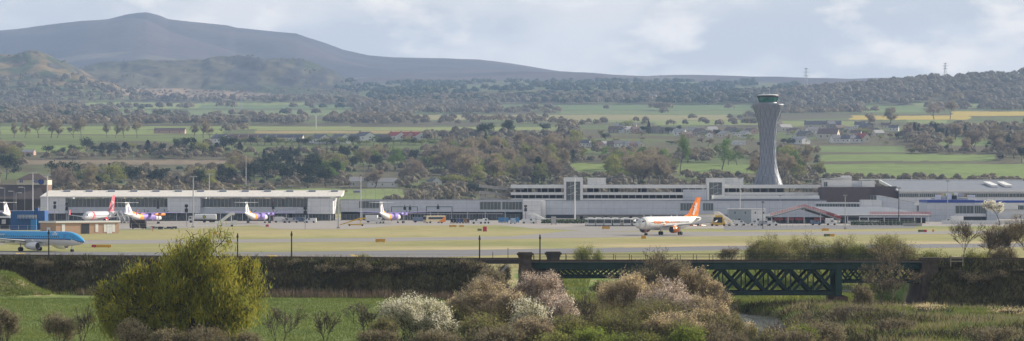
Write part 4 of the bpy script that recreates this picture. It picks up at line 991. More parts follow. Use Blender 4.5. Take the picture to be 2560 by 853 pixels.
V, Fs = text_mesh('H', 2.4, .1, ext=.03); V = np.stack([V[:, 0] + hp(49, 0)[0], -V[:, 2] - .08, V[:, 1] + Z(457.5, D)], 1); b = MB(); b.add(V, Fs); B.mesh('sign_lettering', b, blueband)

# --- houses: gabled, each a thing
hw = [mat('render_white', (.74, .73, .68), var=.06), mat('render_cream', (.6, .55, .44), var=.06), mat('house_stone', (.36, .32, .27), var=.15), mat('render_pink', (.55, .36, .3), var=.08)]
hr = [mat('slate_roof', (.15, .15, .17), var=.15), mat('brown_tile_roof', (.2, .15, .13), var=.15), mat('red_roof', (.42, .1, .08), var=.12), mat('pale_roof', (.42, .41, .4), var=.1)]
HN = {}
def mk_house(wi, ri, L_, Wd, eave, ridge, nwin=3, chim=1):
    key = (wi, ri, L_, Wd, eave, ridge)
    root = thing('house', 'x', 'house')
    b = MB(); b.prism([(-Wd / 2, 0), (Wd / 2, 0), (Wd / 2, eave), (0, ridge - .05), (-Wd / 2, eave)], 0, -L_ / 2, L_ / 2); b.build('wall', hw[wi], root)
    b = MB(); t_ = .3; o_ = .4; sl_ = (ridge - eave) / (Wd / 2)
    for s_ in (1, -1): b.prism([(0, ridge + .02), (0, ridge + t_), (s_ * (Wd / 2 + o_), eave - sl_ * o_ + t_), (s_ * (Wd / 2 + o_), eave - sl_ * o_ + .02)], 0, -L_ / 2 - .3, L_ / 2 + .3)
    rf = b.build('roof', hr[ri], root)
    for k in range(chim): b = MB(); q = (-L_ / 2 + .8, L_ / 2 - .8)[k % 2]; b.bx(q - .5, q + .5, -.4, .4, ridge - .3, ridge + 1.3); b.build('chimney', hw[2], rf)
    for k in range(nwin):
        x = -L_ / 2 + L_ * (k + .5) / nwin; b = MB(); b.bx(x - .6, x + .6, -Wd / 2 - .06, -Wd / 2 + .05, eave * .45, eave * .45 + 1.3); b.build('window', glass, root)
    b = MB(); b.bx(L_ / 2 - .05, L_ / 2 + .06, -.6, .6, eave * .6, eave * .6 + 1.2); b.build('window', glass, root)
    return root
HP = {}
def house(px, by, wpx, hpx, wi, ri, rz, label, group=None, Lr=1.5):
    D = base_D(px, by); s = D / F; key = (wi, ri, Lr)
    if key not in HP: HP[key] = mk_house(wi, ri, 10 * Lr, 9, 5, 8.5); PROTO.setdefault('house', []).append((HP[key],))
    hpx *= 1.2; wpx *= 1.1; x = X(px, D); k = hpx * s / 8.5; kw = wpx * s / (10 * Lr if abs(math.cos(rz)) > .7 else 9)
    return dup(HP[key], (x, D, ground_z(x, D) - .4), rz, label, group, (k * .5 + kw * .5,) * 2 + (k,))
rg = 'houses of the estate above the tree belt'
for i, (px, wi, ri, lab) in enumerate([(552, 0, 0, 'white house with a grey roof at the left end of the estate'), (585, 3, 1, None), (608, 3, 1, None), (632, 3, 1, None), (655, 1, 0, None), (678, 1, 0, None), (700, 1, 0, None), (722, 0, 0, None), (745, 1, 0, None),
    (800, 0, 0, 'large white gabled house left of centre in the estate'), (850, 0, 0, 'white gabled house with a long grey roof in the estate'), (888, 2, 0, None), (912, 0, 0, 'white house with a steep gable beside the pink roofed houses'), (940, 2, 0, None), (965, 2, 1, None), (990, 0, 2, 'white gabled house with a red roof, left of the red roofed pair'), (1040, 0, 2, 'white gabled house with a red roof, right of the red roofed pair'), (1015, 3, 2, 'pinkish house between the two red roofed white houses')]):
    big = lab is not None; house(px, 352 + (6 if big and px < 900 else 0), 36 if big else 24, 19 if big else 14, wi, ri, R(-55) if big else R(-12), lab or 'small grey roofed house in the terrace rows of the estate', None if lab else rg, 1.4)
vg = 'houses of the village left of the tower'
for i in range(30):
    px = [1462, 1478, 1492, 1508, 1524, 1545, 1562, 1580, 1596, 1536, 1556, 1574, 1593, 1612, 1640, 1682, 1700, 1716, 1733, 1748, 1764, 1780, 1797, 1812, 1828, 1845, 1862, 1876, 1570, 1660][i]
    by = 368 if px < 1600 and i < 9 else (334 if px < 1680 else 334 + (i % 3) * 5)
    wi, ri = [(0, 0), (1, 3), (0, 3), (2, 1), (3, 1)][i * 7 % 5]
    nm = {(0, 0): 'white house with a slate roof', (1, 3): 'cream house with a pale roof', (0, 3): 'white house with a pale roof', (2, 1): 'stone house with a brown roof', (3, 1): 'pink house with a brown roof'}[(wi, ri)]
    house(px, by, random.uniform(20, 30), random.uniform(12, 16), wi, ri, R(random.choice([-15, -60, 20])), nm + ' in the village left of the control tower', vg + ', ' + nm, 1.3)
vg = 'houses of the village right of the tower'
for i, px in enumerate([1940, 1962, 1985, 2060, 2080, 2100, 2124, 2140, 2150, 2165, 2180, 2195, 2215, 2235, 2090, 2110, 2128, 2145, 2030, 2012]):
    by = 358 if i in (14, 15, 16, 17) else (322 + (i % 4) * 7)
    wi, ri = [(2, 1), (1, 1), (2, 0), (1, 3), (0, 0)][i * 3 % 5] if i < 14 or i > 17 else (0, 0)
    nm = {(2, 1): 'stone house with a brown roof', (1, 1): 'cream house with a brown roof', (2, 0): 'stone house with a slate roof', (1, 3): 'cream house with a pale roof', (0, 0): 'white house with a slate roof'}[(wi, ri)]
    house(px, by, random.uniform(20, 32), random.uniform(12, 18), wi, ri, R(random.choice([-15, -55, 25])), nm + ' in the village right of the control tower', vg + ', ' + nm, 1.3)
house(2057, 322, 92, 16, 1, 0, R(-6), 'long dark roofed hall with a cream gable, right of the control tower', None, 3.6)
house(1998, 360, 34, 16, 0, 3, R(-50), 'white gabled cottage with a pale roof just right of the tower', None)
house(2072, 350, 44, 24, 1, 1, R(-20), 'big cream villa with bay windows above the green field', None)
house(2156, 358, 20, 20, 1, 2, R(-60), 'small cream chapel-like house with a pointed gable', None)
house(1565, 326, 50, 16, 3, 3, R(-8), 'wide pinkish hall in the middle of the left village', None, 2.2)
house(425, 334, 80, 12, 3, 1, R(-4), 'long low farm building in the left fields', None, 4.0)
house(900, 468, 40, 22, 1, 3, R(10), 'pale flat shed behind the bare oak, left half', None, 2.0)
house(955, 468, 60, 20, 0, 3, R(8), 'long white shed behind the bare oak, right half', None, 3.0)
house(1086, 466, 22, 20, 0, 0, R(-70), 'white gable end of a house among the trees', None)
house(666, 440, 36, 14, 0, 0, R(5), 'low white building left of the dark evergreens', None, 2.2)
house(290, 374, 32, 10, 0, 3, R(3), 'white shed in the dark shelter belt', None, 2.5); house(72, 388, 34, 12, 3, 3, R(-10), 'small pink cottage beside the road on the left', None)
for px, by, lab in [(1708, 238, 'white farmhouse high in the hazy woods left of the tower'), (1632, 236, 'pale house high in the hazy woods, left of the white farmhouse'), (2117, 228, 'narrow white house high in the woods right of the tower'), (1760, 262, 'grey farm on the far slope left of the tower'), (2480, 352, 'pinkish house among the trees at the right')]:
    house(px, by, 18, 11, 0 if 'white' in lab else 1, 3, R(-40), lab, None)
house(1846, 362, 34, 9, 0, 3, 0, 'low shed with a pale roof behind the tower shaft', None, 2.5)
# ---------------------------------------------------------------- aircraft (nose towards +X, origin on the ground below the nose)
pw = mat('aircraft_white', (.80, .80, .78), rough=.25, var=.03, spec=.5)
pgrey = mat('aircraft_grey', (.45, .46, .48), rough=.35, var=.05)
por = mat('livery_orange', (.85, .22, .02), rough=.3, var=.03)
pbl = mat('livery_light_blue', (.07, .38, .72), rough=.25, var=.03)
pdb = mat('livery_dark_blue', (.01, .04, .2), rough=.3, var=0)
pred = mat('livery_red', (.75, .06, .08), rough=.3, var=.05)
ppur = mat('livery_purple', (.30, .22, .62), rough=.3, var=.05)
porl = mat('livery_amber', (.85, .36, .03), rough=.3, var=.05)
pwin = mat('cockpit_glass', (.02, .025, .03), rough=.15, var=0, spec=.7)
metal = mat('bare_metal', (.5, .5, .5), rough=.3, metal=.8, var=.05)
fan = mat('engine_inlet_dark', (.03, .03, .035), rough=.5, var=0)
def fus(prof, mats, matf, n=28):
    b = MB(); t = np.arange(n) * 2 * math.pi / n; rings = []
    for x, zc, ry, rz in prof: rings.append(np.stack([np.full(n, x), ry * np.cos(t), zc + rz * np.sin(t)], 1))
    b.loft(rings, matf=matf, cap=True); return b
def interp_prof(pts, step=.5):
    P_ = np.array(pts, float); xs_ = np.unique(np.concatenate([np.arange(P_[-1, 0], P_[0, 0], step), P_[:, 0]]))[::-1]
    return [(x, *[np.interp(-x, -P_[:, 0], P_[:, k]) for k in (1, 2, 3)]) for x in xs_]
def wing(b, root, tip, mi=0, T=None):
    """root and tip: (x leading, x trailing, y, z, thickness)"""
    rs = []
    for xl, xt, y, z, th in (root, tip):
        c = xl - xt; rs.append([(xl, y, z), (xl - .12 * c, y, z + th * .45), (xl - .4 * c, y, z + th * .55), (xt, y, z + .02), (xt, y, z - .02), (xl - .4 * c, y, z - th * .4), (xl - .1 * c, y, z - th * .3)])
    b.loft(rs, mi, True, T=T)
def fin(b, pts0, z0, pts1, z1, th=.22, mi=0):
    rs = []
    for (xl, xt), z, t in ((pts0, z0, th), (pts1, z1, th * .5)):
        c = xl - xt; rs.append([(xl, 0, z), (xl - .35 * c, t, z), (xt, .02, z), (xt, -.02, z), (xl - .35 * c, -t, z)])
    b.loft(rs, mi, True)
def wheelset(parent, x, y, r, ztop, gap=.45, n=2, name='landing_gear'):
    b = MB(); b.tube((x, y, r), (x, y, ztop), .13, n=8); b.tube((x + .05, y - gap, r), (x + .05, y + gap, r), .09, n=6); g = b.build(name, pgrey, parent)
    for s in (-1, 1):
        b = MB(); b.lathe([(r * .55, -.17), (r * .9, -.16), (r, -.1), (r, .1), (r * .9, .16), (r * .55, .17)], 18, c=(x, y + s * gap, r), axis=1); b.build('wheel', black, g)
def engine(parent, x, y, z, r, L_, m, lipm=None, pylon_z=None, tail=True):
    b = MB(); b.lathe([(r * .88, x), (r, x - L_ * .1), (r * 1.03, x - L_ * .35), (r * .95, x - L_ * .7), (r * .78, x - L_)], 24, axis=0, c=(0, y, z), cap=False)
    e = b.build('engine', m, parent, smooth=True)
    b = MB(); b.lathe([(r * .8, x - .05), (r * .86, x + .08), (r * .9, x + .02), (r * .9, x - .15)], 24, axis=0, c=(0, y, z), cap=False); b.build('inlet_lip', lipm or metal, e)
    b = MB(); b.lathe([(r * .85, x - .02), (r * .8, x - .5), (.01, x - .55)], 24, axis=0, c=(0, y, z)); b.build('inlet', fan, e)
    b = MB(); b.lathe([(.02, x - .1), (r * .25, x - .5)], 12, axis=0, c=(0, y, z)); b.build('spinner', pgrey, e)
    b = MB(); b.lathe([(r * .77, x - L_ + .1), (r * .5, x - L_ - .5), (r * .3, x - L_ - 1.0)], 18, axis=0, c=(0, y, z)); b.build('exhaust', pgrey, e)
    b = MB(); b.prism([(x - L_ * .25, z + r * .95), (x - L_ * 1.3, z + r * .8), (x - L_ * 1.5, z + r * 1.6), (x - L_ * .6, z + r * 1.55)], 1, y - .12, y + .12); b.build('pylon', m if m is not por else pw, e)
def windows(parent, prof, x0, x1, z, pitch=.55, w_=.24, h_=.36):
    P_ = np.array(prof, float); me = None
    for s in (-1, 1):
        x = x0
        while x > x1:
            zc, ry, rz = [np.interp(-x, -P_[:, 0], P_[:, k]) for k in (1, 2, 3)]
            y = ry * math.sqrt(max(0, 1 - ((z - zc) / rz) ** 2)) + .008
            b = MB(); b.box((x, s * y, z), (w_, .03, h_)); b.build('cabin_window', pwin, parent); x -= pitch
def cockpit(parent, quads):
    for q in quads:
        for s in (1, -1):
            b = MB(); V = np.array(q, float); V[:, 1] *= s; b.add(V, [(0, 1, 2, 3)] if s > 0 else [(3, 2, 1, 0)]); b.build('cockpit_window', pwin, parent)
def on_fus(parent, txt, size, x, z, prof, m, side, bold=.0, sx=1.0, name='lettering', shear=0):
    """lettering wrapped on the fuselage side; side -1 is starboard (reads towards the nose), +1 is port"""
    V, Fs = text_mesh(txt, size, bold, sx, shear=shear); P_ = np.array(prof, float)
    X_ = x - V[:, 0] if side > 0 else x + V[:, 0]
    Zc = V[:, 1] + z; zc = np.interp(-X_, -P_[:, 0], P_[:, 1]); ry = np.interp(-X_, -P_[:, 0], P_[:, 2]); rz = np.interp(-X_, -P_[:, 0], P_[:, 3])
    Y = side * (ry * np.sqrt(np.clip(1 - ((Zc - zc) / rz) ** 2, .02, 1)) + .03)
    b = MB(); b.add(np.stack([X_, Y, Zc], 1), Fs); return b.build(name, m, parent)
def text_plane(parent, txt, size, origin, u, v, m, bold=0, sx=1.0, name='lettering'):
    V, Fs = text_mesh(txt, size, bold, sx); u = np.array(u, float); v = np.array(v, float); b = MB()
    b.add(np.array(origin) + V[:, :1] * u + V[:, 1:2] * v, Fs); return b.build(name, m, parent)
# frontal cockpit panes lie just outside the nose skin
def pane(prof, x0, x1, a0, a1, out=.02):
    """pane between two stations and two angles round the fuselage (degrees above the side)"""
    P_ = np.array(prof, float); q = []
    for x, a in ((x0, a0), (x1, a0), (x1, a1), (x0, a1)):
        zc, ry, rz = [np.interp(-x, -P_[:, 0], P_[:, k]) for k in (1, 2, 3)]; q.append((x, (ry + out) * math.cos(R(a)), zc + (rz + out) * math.sin(R(a))))
    return q

def airliner(name, label, loc, rz, s=1.0, kind='a'):
    t = thing(name, label, 'airliner', loc, rz, None, (s, s, s)); return t
# --- orange and white jet
prof = [(0, 3.25, .05, .05), (-.25, 3.25, .5, .45), (-.8, 3.3, .95, .9), (-1.6, 3.42, 1.35, 1.3), (-2.8, 3.62, 1.72, 1.72), (-4.2, 3.76, 1.92, 1.95), (-5.5, 3.8, 1.97, 2.07), (-21.5, 3.8, 1.97, 2.07), (-24.5, 3.98, 1.85, 1.86), (-27.5, 4.3, 1.5, 1.5), (-30.5, 4.7, .98, 1.05), (-33, 5.0, .5, .6), (-33.8, 5.1, .2, .3)]
nose = (X(1590, 897), 897)
a1 = airliner('airliner', 'white jet airliner with an orange tail and orange engines, taxiing beside the yellow box', (nose[0], nose[1], 0), R(180 + 50))
pp = interp_prof(prof); fus(pp, [pw], lambda c: 0).build('fuselage', pw, a1, smooth=True)
f_ = a1.children[-1] if a1.children else None
b = MB(); b.box((-15.2, 0, 2.35), (8.5, 3.0, 1.5)); b.build('wing_fairing', pw, a1)
for s in (1, -1):
    b = MB(); wing(b, (-10.8, -17.6, 1.5 * s, 2.75, .75), (-19.0, -20.7, 15.9 * s, 4.2, .2)); w_ = b.build('wing', pgrey, a1)
    b = MB(); b.add([(-19.2, 15.9 * s, 4.2), (-20.5, 15.9 * s, 4.2), (-20.9, 16 * s, 4.8), (-20.3, 16 * s, 4.8)], [(0, 1, 2, 3)]); b.build('wing_tip_fence', pw, w_)
    for y in (8.2, 11.2): b = MB(); b.tube((-17 - (y - 8) * .35, y * s, 3.15), (-20.2 - (y - 8) * .3, y * s, 3.0), .22, .1, 8); b.build('flap_fairing', por, w_)
    b = MB(); wing(b, (-29.3, -32.3, .5 * s, 5.1, .3), (-32.1, -33.5, 6.2 * s, 5.6, .12)); b.build('tailplane', pgrey, a1)
    engine(a1, -10.6, 5.75 * s, 1.85, 1.12, 3.1, por)
    wheelset(a1, -17.7, 3.8 * s, .58, 2.6)
wheelset(a1, -5.1, 0, .4, 2.2, .28, name='nose_gear')
b = MB(); fin(b, (-26.0, -32.2), 5.5, (-31.4, -33.7), 11.76, .24); fn = b.build('tail_fin', por, a1)
b = MB(); fin(b, (-23.5, -27), 5.6, (-26.3, -27.0), 6.35, .12); b.build('fin_fillet', por, fn)
for s in (1, -1):
    u = np.array([-.62, 0, .78]) if s > 0 else np.array([-.62, 0, .78]); 
    V, Fs = text_mesh('easyJet', 1.9, .07, .98); vv = np.array([-.78 * -1, 0, .62])
    up = np.array([.78, 0, .62]) if s < 0 else np.array([.78, 0, .62])
    # reads upwards along the fin; mirrored on the other side so that it reads right from both
    o0 = np.array([-29.6, s * .3, 6.0]); uu = np.array([-.47, 0, .88]); ww = np.array([.88, 0, .47]) if s > 0 else np.array([-.88, 0, -.47])
    if s < 0: o0 = np.array([-29.3, -.3, 6.2])
    b = MB(); b.add(o0 + V[:, :1] * uu * .82 + V[:, 1:2] * ww * (1 if s > 0 else 1), Fs); b.build('fin_lettering', pw, fn)
for s in (1, -1):
    x0 = -6.6 if s > 0 else -20.9
    V, Fs = text_mesh('easyJet', 2.55, .07, 1.15); wl = V[:, 0].max()
    if s > 0: on_fus(a1, 'easyJet', 2.55, -6.6, 3.75, prof, por, 1, .07, 1.15); on_fus(a1, '.com', 2.4, -6.8 - wl, 3.75, prof, por, 1, .0, 1.05)
    else: on_fus(a1, 'easyJet', 2.55, -6.6 - wl - 5.6, 3.75, prof, por, -1, .07, 1.15); on_fus(a1, '.com', 2.4, -6.6 - 5.4, 3.75, prof, por, -1, .0, 1.05)
windows(a1, prof, -5.6, -25, 4.05)
cockpit(a1, [pane(prof, -1.05, -1.75, 60, 84), pane(prof, -1.2, -1.95, 34, 57), pane(prof, -1.65, -2.35, 27, 46), pane(prof, -2.45, -3.0, 27, 40)])
def door(parent, prof, x, w_, a0, a1_, side, m):
    b = MB()
    for k in range(6):
        q = np.array(pane(prof, x, x - w_, a0 + (a1_ - a0) * k / 6, a0 + (a1_ - a0) * (k + 1) / 6, .012)); q[:, 1] *= side; b.add(q, [(0, 1, 2, 3)])
    b.build('door', m, parent)
dm = mat('aircraft_door_white', (.66, .66, .65), rough=.3, var=0)
for x in (-4.3, -24.6): door(a1, prof, x, .8, -28, 28, 1, dm); door(a1, prof, x, .8, -28, 28, -1, dm)
for x in (-3.9, -7.5, -18, -21): b = MB(); b.bx(x, x - .35, -.03, .03, 5.85, 6.3); b.build('aerial', pgrey, a1)

# --- blue and white regional jet
prof = [(0, 2.45, .05, .05), (-.3, 2.45, .38, .35), (-.9, 2.52, .75, .72), (-1.8, 2.68, 1.08, 1.08), (-3.0, 2.88, 1.35, 1.42), (-4.5, 3.0, 1.48, 1.63), (-5.5, 3.02, 1.5, 1.68), (-24, 3.02, 1.5, 1.68), (-28, 3.3, 1.3, 1.4), (-32, 3.75, .8, .9), (-35.5, 4.1, .3, .4), (-36.2, 4.15, .12, .2)]
D_ = 668.; a2 = airliner('airliner', 'light blue and white regional jet taxiing at the left edge, nose to the right', (X(211, D_), D_, 0), R(-37))
def mf(c):
    if c[2] > 2.92 + (max(0, c[0] + 2.6) * -.25): return 1
    if c[2] > 2.76 + (max(0, c[0] + 2.6) * -.25): return 2
    return 0
pp = interp_prof(prof, .6); b = fus(pp, None, mf, 48); b.build('fuselage', [pw, pbl, pdb], a2, smooth=True)
b = MB(); b.box((-15, 0, 1.75), (6, 2.3, 1.1)); b.build('wing_fairing', pw, a2)
for s in (1, -1):
    b = MB(); wing(b, (-12.2, -18.0, 1.2 * s, 2.15, .6), (-18.8, -20.2, 14.3 * s, 3.4, .16)); w_ = b.build('wing', pgrey, a2)
    b = MB(); wing(b, (-18.8, -20.1, 14.3 * s, 3.4, .12), (-19.9, -20.5, 14.6 * s, 4.1, .06)); b.build('winglet', pbl, w_)
    for y in (5.5, 8.5): b = MB(); b.tube((-17.3, y * s, 2.25), (-20.3, y * s, 2.15), .18, .08, 8); b.build('flap_fairing', pgrey, w_)
    b = MB(); wing(b, (-31.5, -34.6, .4 * s, 4.0, .25), (-34.4, -35.8, 6.0 * s, 4.5, .1)); b.build('tailplane', pgrey, a2)
    engine(a2, -10.6, 4.55 * s, 1.35, .92, 3.2, pgrey, pw)
    wheelset(a2, -17.9, 2.97 * s, .5, 1.9, .33)
for e in [o for o in a2.children if o.name.startswith('engine')]: e.data.materials[0] = pw
wheelset(a2, -4.0, 0, .32, 1.6, .2, name='nose_gear')
b = MB(); fin(b, (-28.5, -34.0), 4.3, (-33.2, -35.6), 10.57, .22); b.build('tail_fin', pw, a2)
for s in (1, -1):
    x = -9.3 if s < 0 else -7.2
    on_fus(a2, 'KLM', .62, x, 3.86, prof, pw, s, .02, 1.35, shear=.1)
    cr = MB(); P_ = None; cx_ = x + 1.05 * (1 if s < 0 else -1); 
    cr.bx(cx_ - .3, cx_ + .3, s * 1.26, s * 1.31, 4.4, 4.46)
    for k in range(4): cr.box((cx_ - .25 + k * .165, s * 1.24, 4.52), (.09, .05, .09))
    cr.build('crown_emblem', pw, a2)
    on_fus(a2, 'cityhopper', .42, -27.2 if s < 0 else -24.5, 3.75, prof, pw, s, .01, 1.2)
windows(a2, prof, -7.0, -29, 3.42, .62, .26, .34)
cockpit(a2, [pane(prof, -1.45, -2.2, 52, 84), pane(prof, -1.6, -2.55, 24, 50), pane(prof, -2.65, -3.3, 24, 44)])
door(a2, prof, -4.7, .75, -2, 42, -1, mat('livery_blue_door', (.04, .27, .62), rough=.3, var=0))

# --- silver and red jet parked behind the brick hut
prof = [(0, 3.0, .05, .05), (-.4, 3.0, .6, .5), (-1.4, 3.2, 1.15, 1.05), (-2.8, 3.5, 1.6, 1.6), (-5, 3.75, 1.88, 1.98), (-23, 3.75, 1.88, 1.98), (-28, 4.2, 1.5, 1.5), (-32, 4.7, .8, .9), (-33.5, 4.9, .3, .4)]
D_ = 1150.; a3 = airliner('airliner', 'silver white jet with a pink and red tail parked behind the brick hut', (X(208, D_), D_, .1), R(180 + 74), .93)
def mf3(c): return 1 if (c[0] < -6.0 - (c[2] - 3) * .6 and c[0] > -7.3 - (c[2] - 3) * .6) or (c[0] < -8.2 and c[0] > -8.8) else 0
fus(interp_prof(prof, .4), None, mf3).build('fuselage', [mat('aircraft_silver', (.6, .61, .63), rough=.25, metal=.2, var=.03), pred], a3, smooth=True)
for s in (1, -1):
    b = MB(); wing(b, (-11.5, -17.5, 1.2 * s, 2.7, .7), (-19.5, -21, 15.5 * s, 4.0, .2)); w_ = b.build('wing', pgrey, a3)
    b = MB(); wing(b, (-19.7, -21, 15.5 * s, 4.0, .12), (-21.2, -21.8, 16 * s, 6.3, .06)); b.build('winglet', pred, w_)
    b = MB(); wing(b, (-29, -32, .5 * s, 5.0, .3), (-32, -33.4, 6.5 * s, 5.5, .12)); b.build('tailplane', pgrey, a3)
    engine(a3, -11, 4.9 * s, 1.75, .98, 3.0, pred); wheelset(a3, -17, 2.9 * s, .55, 2.5)
wheelset(a3, -4.5, 0, .4, 2.2, .25, name='nose_gear')
b = MB(); fin(b, (-25.5, -32.0), 5.2, (-31.0, -33.3), 12.6, .24); fn = b.build('tail_fin', mat('livery_pink_red', (.70, .16, .20), rough=.35), a3)
for s in (1, -1): text_plane(fn, 'Jet2', 2.2, (-29.9, s * .3, 6.6), (-.42, 0, .9), (.9 * s, 0, .42 * s), pw, .06)
cockpit(a3, [pane(prof, -1.3, -2.1, 52, 84), pane(prof, -1.5, -2.5, 26, 50)]); windows(a3, prof, -6, -26, 4.0, 1.1)

# --- propeller airliners: high wing, T-tail
def turboprop(label, px, D, rz, group, orange_engine=False, s=1.06, amber_nose=False):
    t = thing('propeller_airliner', label, 'propeller airliner', (X(px, D), D, 0), rz, group, (s, s, s))
    prof = [(10.5, 2.0, .05, .05), (10.0, 2.05, .5, .45), (8.8, 2.3, 1.0, 1.0), (7, 2.55, 1.3, 1.32), (-8, 2.6, 1.35, 1.35), (-12, 2.95, 1.1, 1.05), (-16, 3.6, .6, .62), (-20.5, 4.3, .2, .22)]
    def mf(c):
        x = c[0] + (c[2] - 2.6) * .5
        return 0 if x < -9.5 else (2 if x < -6.5 else (1 if x < 4 or c[2] > 3.0 else 0))
    fus(interp_prof(prof, .5), None, mf).build('fuselage', [pw, ppur, porl], t, smooth=True)
    cockpit(t, [pane(prof, 8.9, 8.2, 50, 82), pane(prof, 8.7, 7.7, 25, 48)])
    for q in (1, -1):
        b = MB(); wing(b, (1.7, -1.2, 0 * q, 4.1, .45), (1.1, -.9, 14.2 * q, 4.45, .16)); b.build('wing', ppur, t)
        m = orange if (orange_engine) else ppur
        b = MB(); b.lathe([(.25, 5.2), (.5, 4.7), (.62, 3.5), (.68, 1), (.6, -1.5), (.35, -3.4), (.1, -4.2)], 14, axis=0, c=(0, 4.4 * q, 3.65)); nc = b.build('nacelle', m, t, smooth=True)
        b = MB(); b.lathe([(.04, 5.9), (.22, 5.6), (.27, 5.25)], 12, axis=0, c=(0, 4.4 * q, 3.65)); b.build('spinner', pwin, nc)
        for k in range(6):
            a_ = k * math.pi / 3 + .3; b = MB(); c_, s_ = math.cos(a_), math.sin(a_)
            b.add([(5.5, 4.4 * q + c_ * .2 - s_ * .12, 3.65 + s_ * .2 + c_ * .12), (5.35, 4.4 * q + c_ * .2 + s_ * .12, 3.65 + s_ * .2 - c_ * .12), (5.38, 4.4 * q + c_ * 2.0 + s_ * .08, 3.65 + s_ * 2.0 - c_ * .08), (5.5, 4.4 * q + c_ * 2.05 - s_ * .1, 3.65 + s_ * 2.05 + c_ * .1)], [(0, 1, 2, 3)]); b.build('propeller_blade', pwin, nc)
        wheelset(t, -.5, 4.4 * q, .45, 3.2, .3)
    wheelset(t, 8.2, 0, .28, 1.6, .18, name='nose_gear')
    b = MB(); fin(b, (-12.5, -18.8), 3.6, (-16.8, -19.6), 8.2, .22); fn = b.build('tail_fin', pw, t)
    b = MB(); fin(b, (-9.0, -13), 3.7, (-12.7, -13.8), 4.9, .15); b.build('fin_fillet', porl, fn)
    for q in (1, -1): b = MB(); wing(b, (-16.6, -19.4, 0, 8.25, .2), (-17.6, -19.1, 4.7 * q, 8.3, .1)); b.build('tailplane', pw, fn)
    b = MB(); b.lathe([(.05, -16.0), (.2, -16.6), (.22, -19.3), (.05, -20.0)], 10, axis=0, c=(0, 0, 8.25)); b.build('tail_bullet', pw, fn)
    for q in (1, -1): text_plane(fn, 'flybe', 1.3, (-16.2, q * .26, 4.6), (-.4, 0, .9), (.9 * q, 0, .4 * q), ppur, .02)
    return t
turboprop('purple, amber and white propeller airliner seen from behind, nearest the middle of the long pier', 648, 1215, R(79), None)
turboprop('purple and white propeller airliner seen from behind, in front of the low link building', 982, 1215, R(78), None)
turboprop('purple propeller airliner with an orange engine, right of the silver and red jet', 372, 1195, R(70), None, True)
turboprop('propeller airliner mostly hidden behind the blue building, white tail showing', 60, 1215, R(76), None)
# ---------------------------------------------------------------- vehicles
def wheels(parent, pts, r=.33, w_=.22):
    for x, y in pts:
        b = MB(); b.lathe([(r * .5, -w_ / 2), (r, -w_ / 2), (r, w_ / 2), (r * .5, w_ / 2)], 12, c=(x, y, r), axis=1); b.build('wheel', black, parent)
vwin = mat('vehicle_glass', (.03, .04, .05), rough=.15, var=0, spec=.7)
carcols = {'white': (.7, .7, .7), 'silver': (.42, .43, .45), 'black': (.02, .02, .025), 'red': (.4, .03, .03), 'blue': (.04, .09, .26), 'grey': (.15, .16, .17)}
CARM = {}
def car_mesh(colname, est=0):
    k = (colname, est)
    if k in CARM: return CARM[k]
    m = mat('car_paint_' + colname, carcols[colname], rough=.3, var=0, spec=.5)
    b = MB(); b.prism([(-2.1, .3), (2.1, .3), (2.15, .7), (1.9, .85), (1.1, .95), (-2.0, 1.0), (-2.15, .8)], 1, -.88, .88, 0)
    rb = -1.95 if est else -1.4
    lo = [(-2.0 if est else -1.8, .98), (1.05, .94)]; hi = [(rb, 1.42), (.25, 1.45)]
    b.loft([[(lo[0][0], -.82, lo[0][1]), (lo[1][0], -.82, lo[1][1]), (lo[1][0], .82, lo[1][1]), (lo[0][0], .82, lo[0][1])], [(hi[0][0], -.65, hi[0][1]), (hi[1][0], -.65, hi[1][1]), (hi[1][0], .65, hi[1][1]), (hi[0][0], .65, hi[0][1])]], 1)
    b.bx(rb + .05, .22, -.63, .63, 1.44, 1.5, 0)
    for x in (-1.3, 1.3):
        for y in (-.8, .8): b.lathe([(.15, -.1), (.32, -.1), (.32, .1), (.15, .1)], 10, 2, c=(x, y, .32), axis=1)
    o = b.build('parked_car', [m, vwin, black]); CARM[k] = o; return o
ncar = 0
def car(x, y, z, rz, col, est, label, group):
    global ncar
    src = car_mesh(col, est); o = src.copy(); COL.objects.link(o); o.location = (x, y, z); o.rotation_euler = (0, 0, rz); tag(o, label, 'car', group); ncar += 1
deck = Z(469.2, 1420) + .01
names = list(carcols); wts = [5, 6, 4, 1, 2, 4]
for row, (dy, n_) in enumerate(((2.9, 52), (8.6, 40))):
    for i in range(n_):
        px = 1286 + i * (760. / n_) + random.uniform(-2, 2)
        if random.random() < .12 or 1406 < px < 1462 or 1762 < px < 1815 or (row and (1468 < px < 1520)): continue
        c = random.choices(names, wts)[0]
        car(X(px, 1420 + dy), 1420 + dy, deck - .3 + .28, R(90 + random.uniform(-3, 3)) if random.random() < .3 else R(-90 + random.uniform(-3, 3)) if random.random() < .3 else R(random.choice([68, 112, 90])), c, random.random() < .5, c + ' car parked on the roof of the multi-storey car park', c + ' cars on the car park roof')
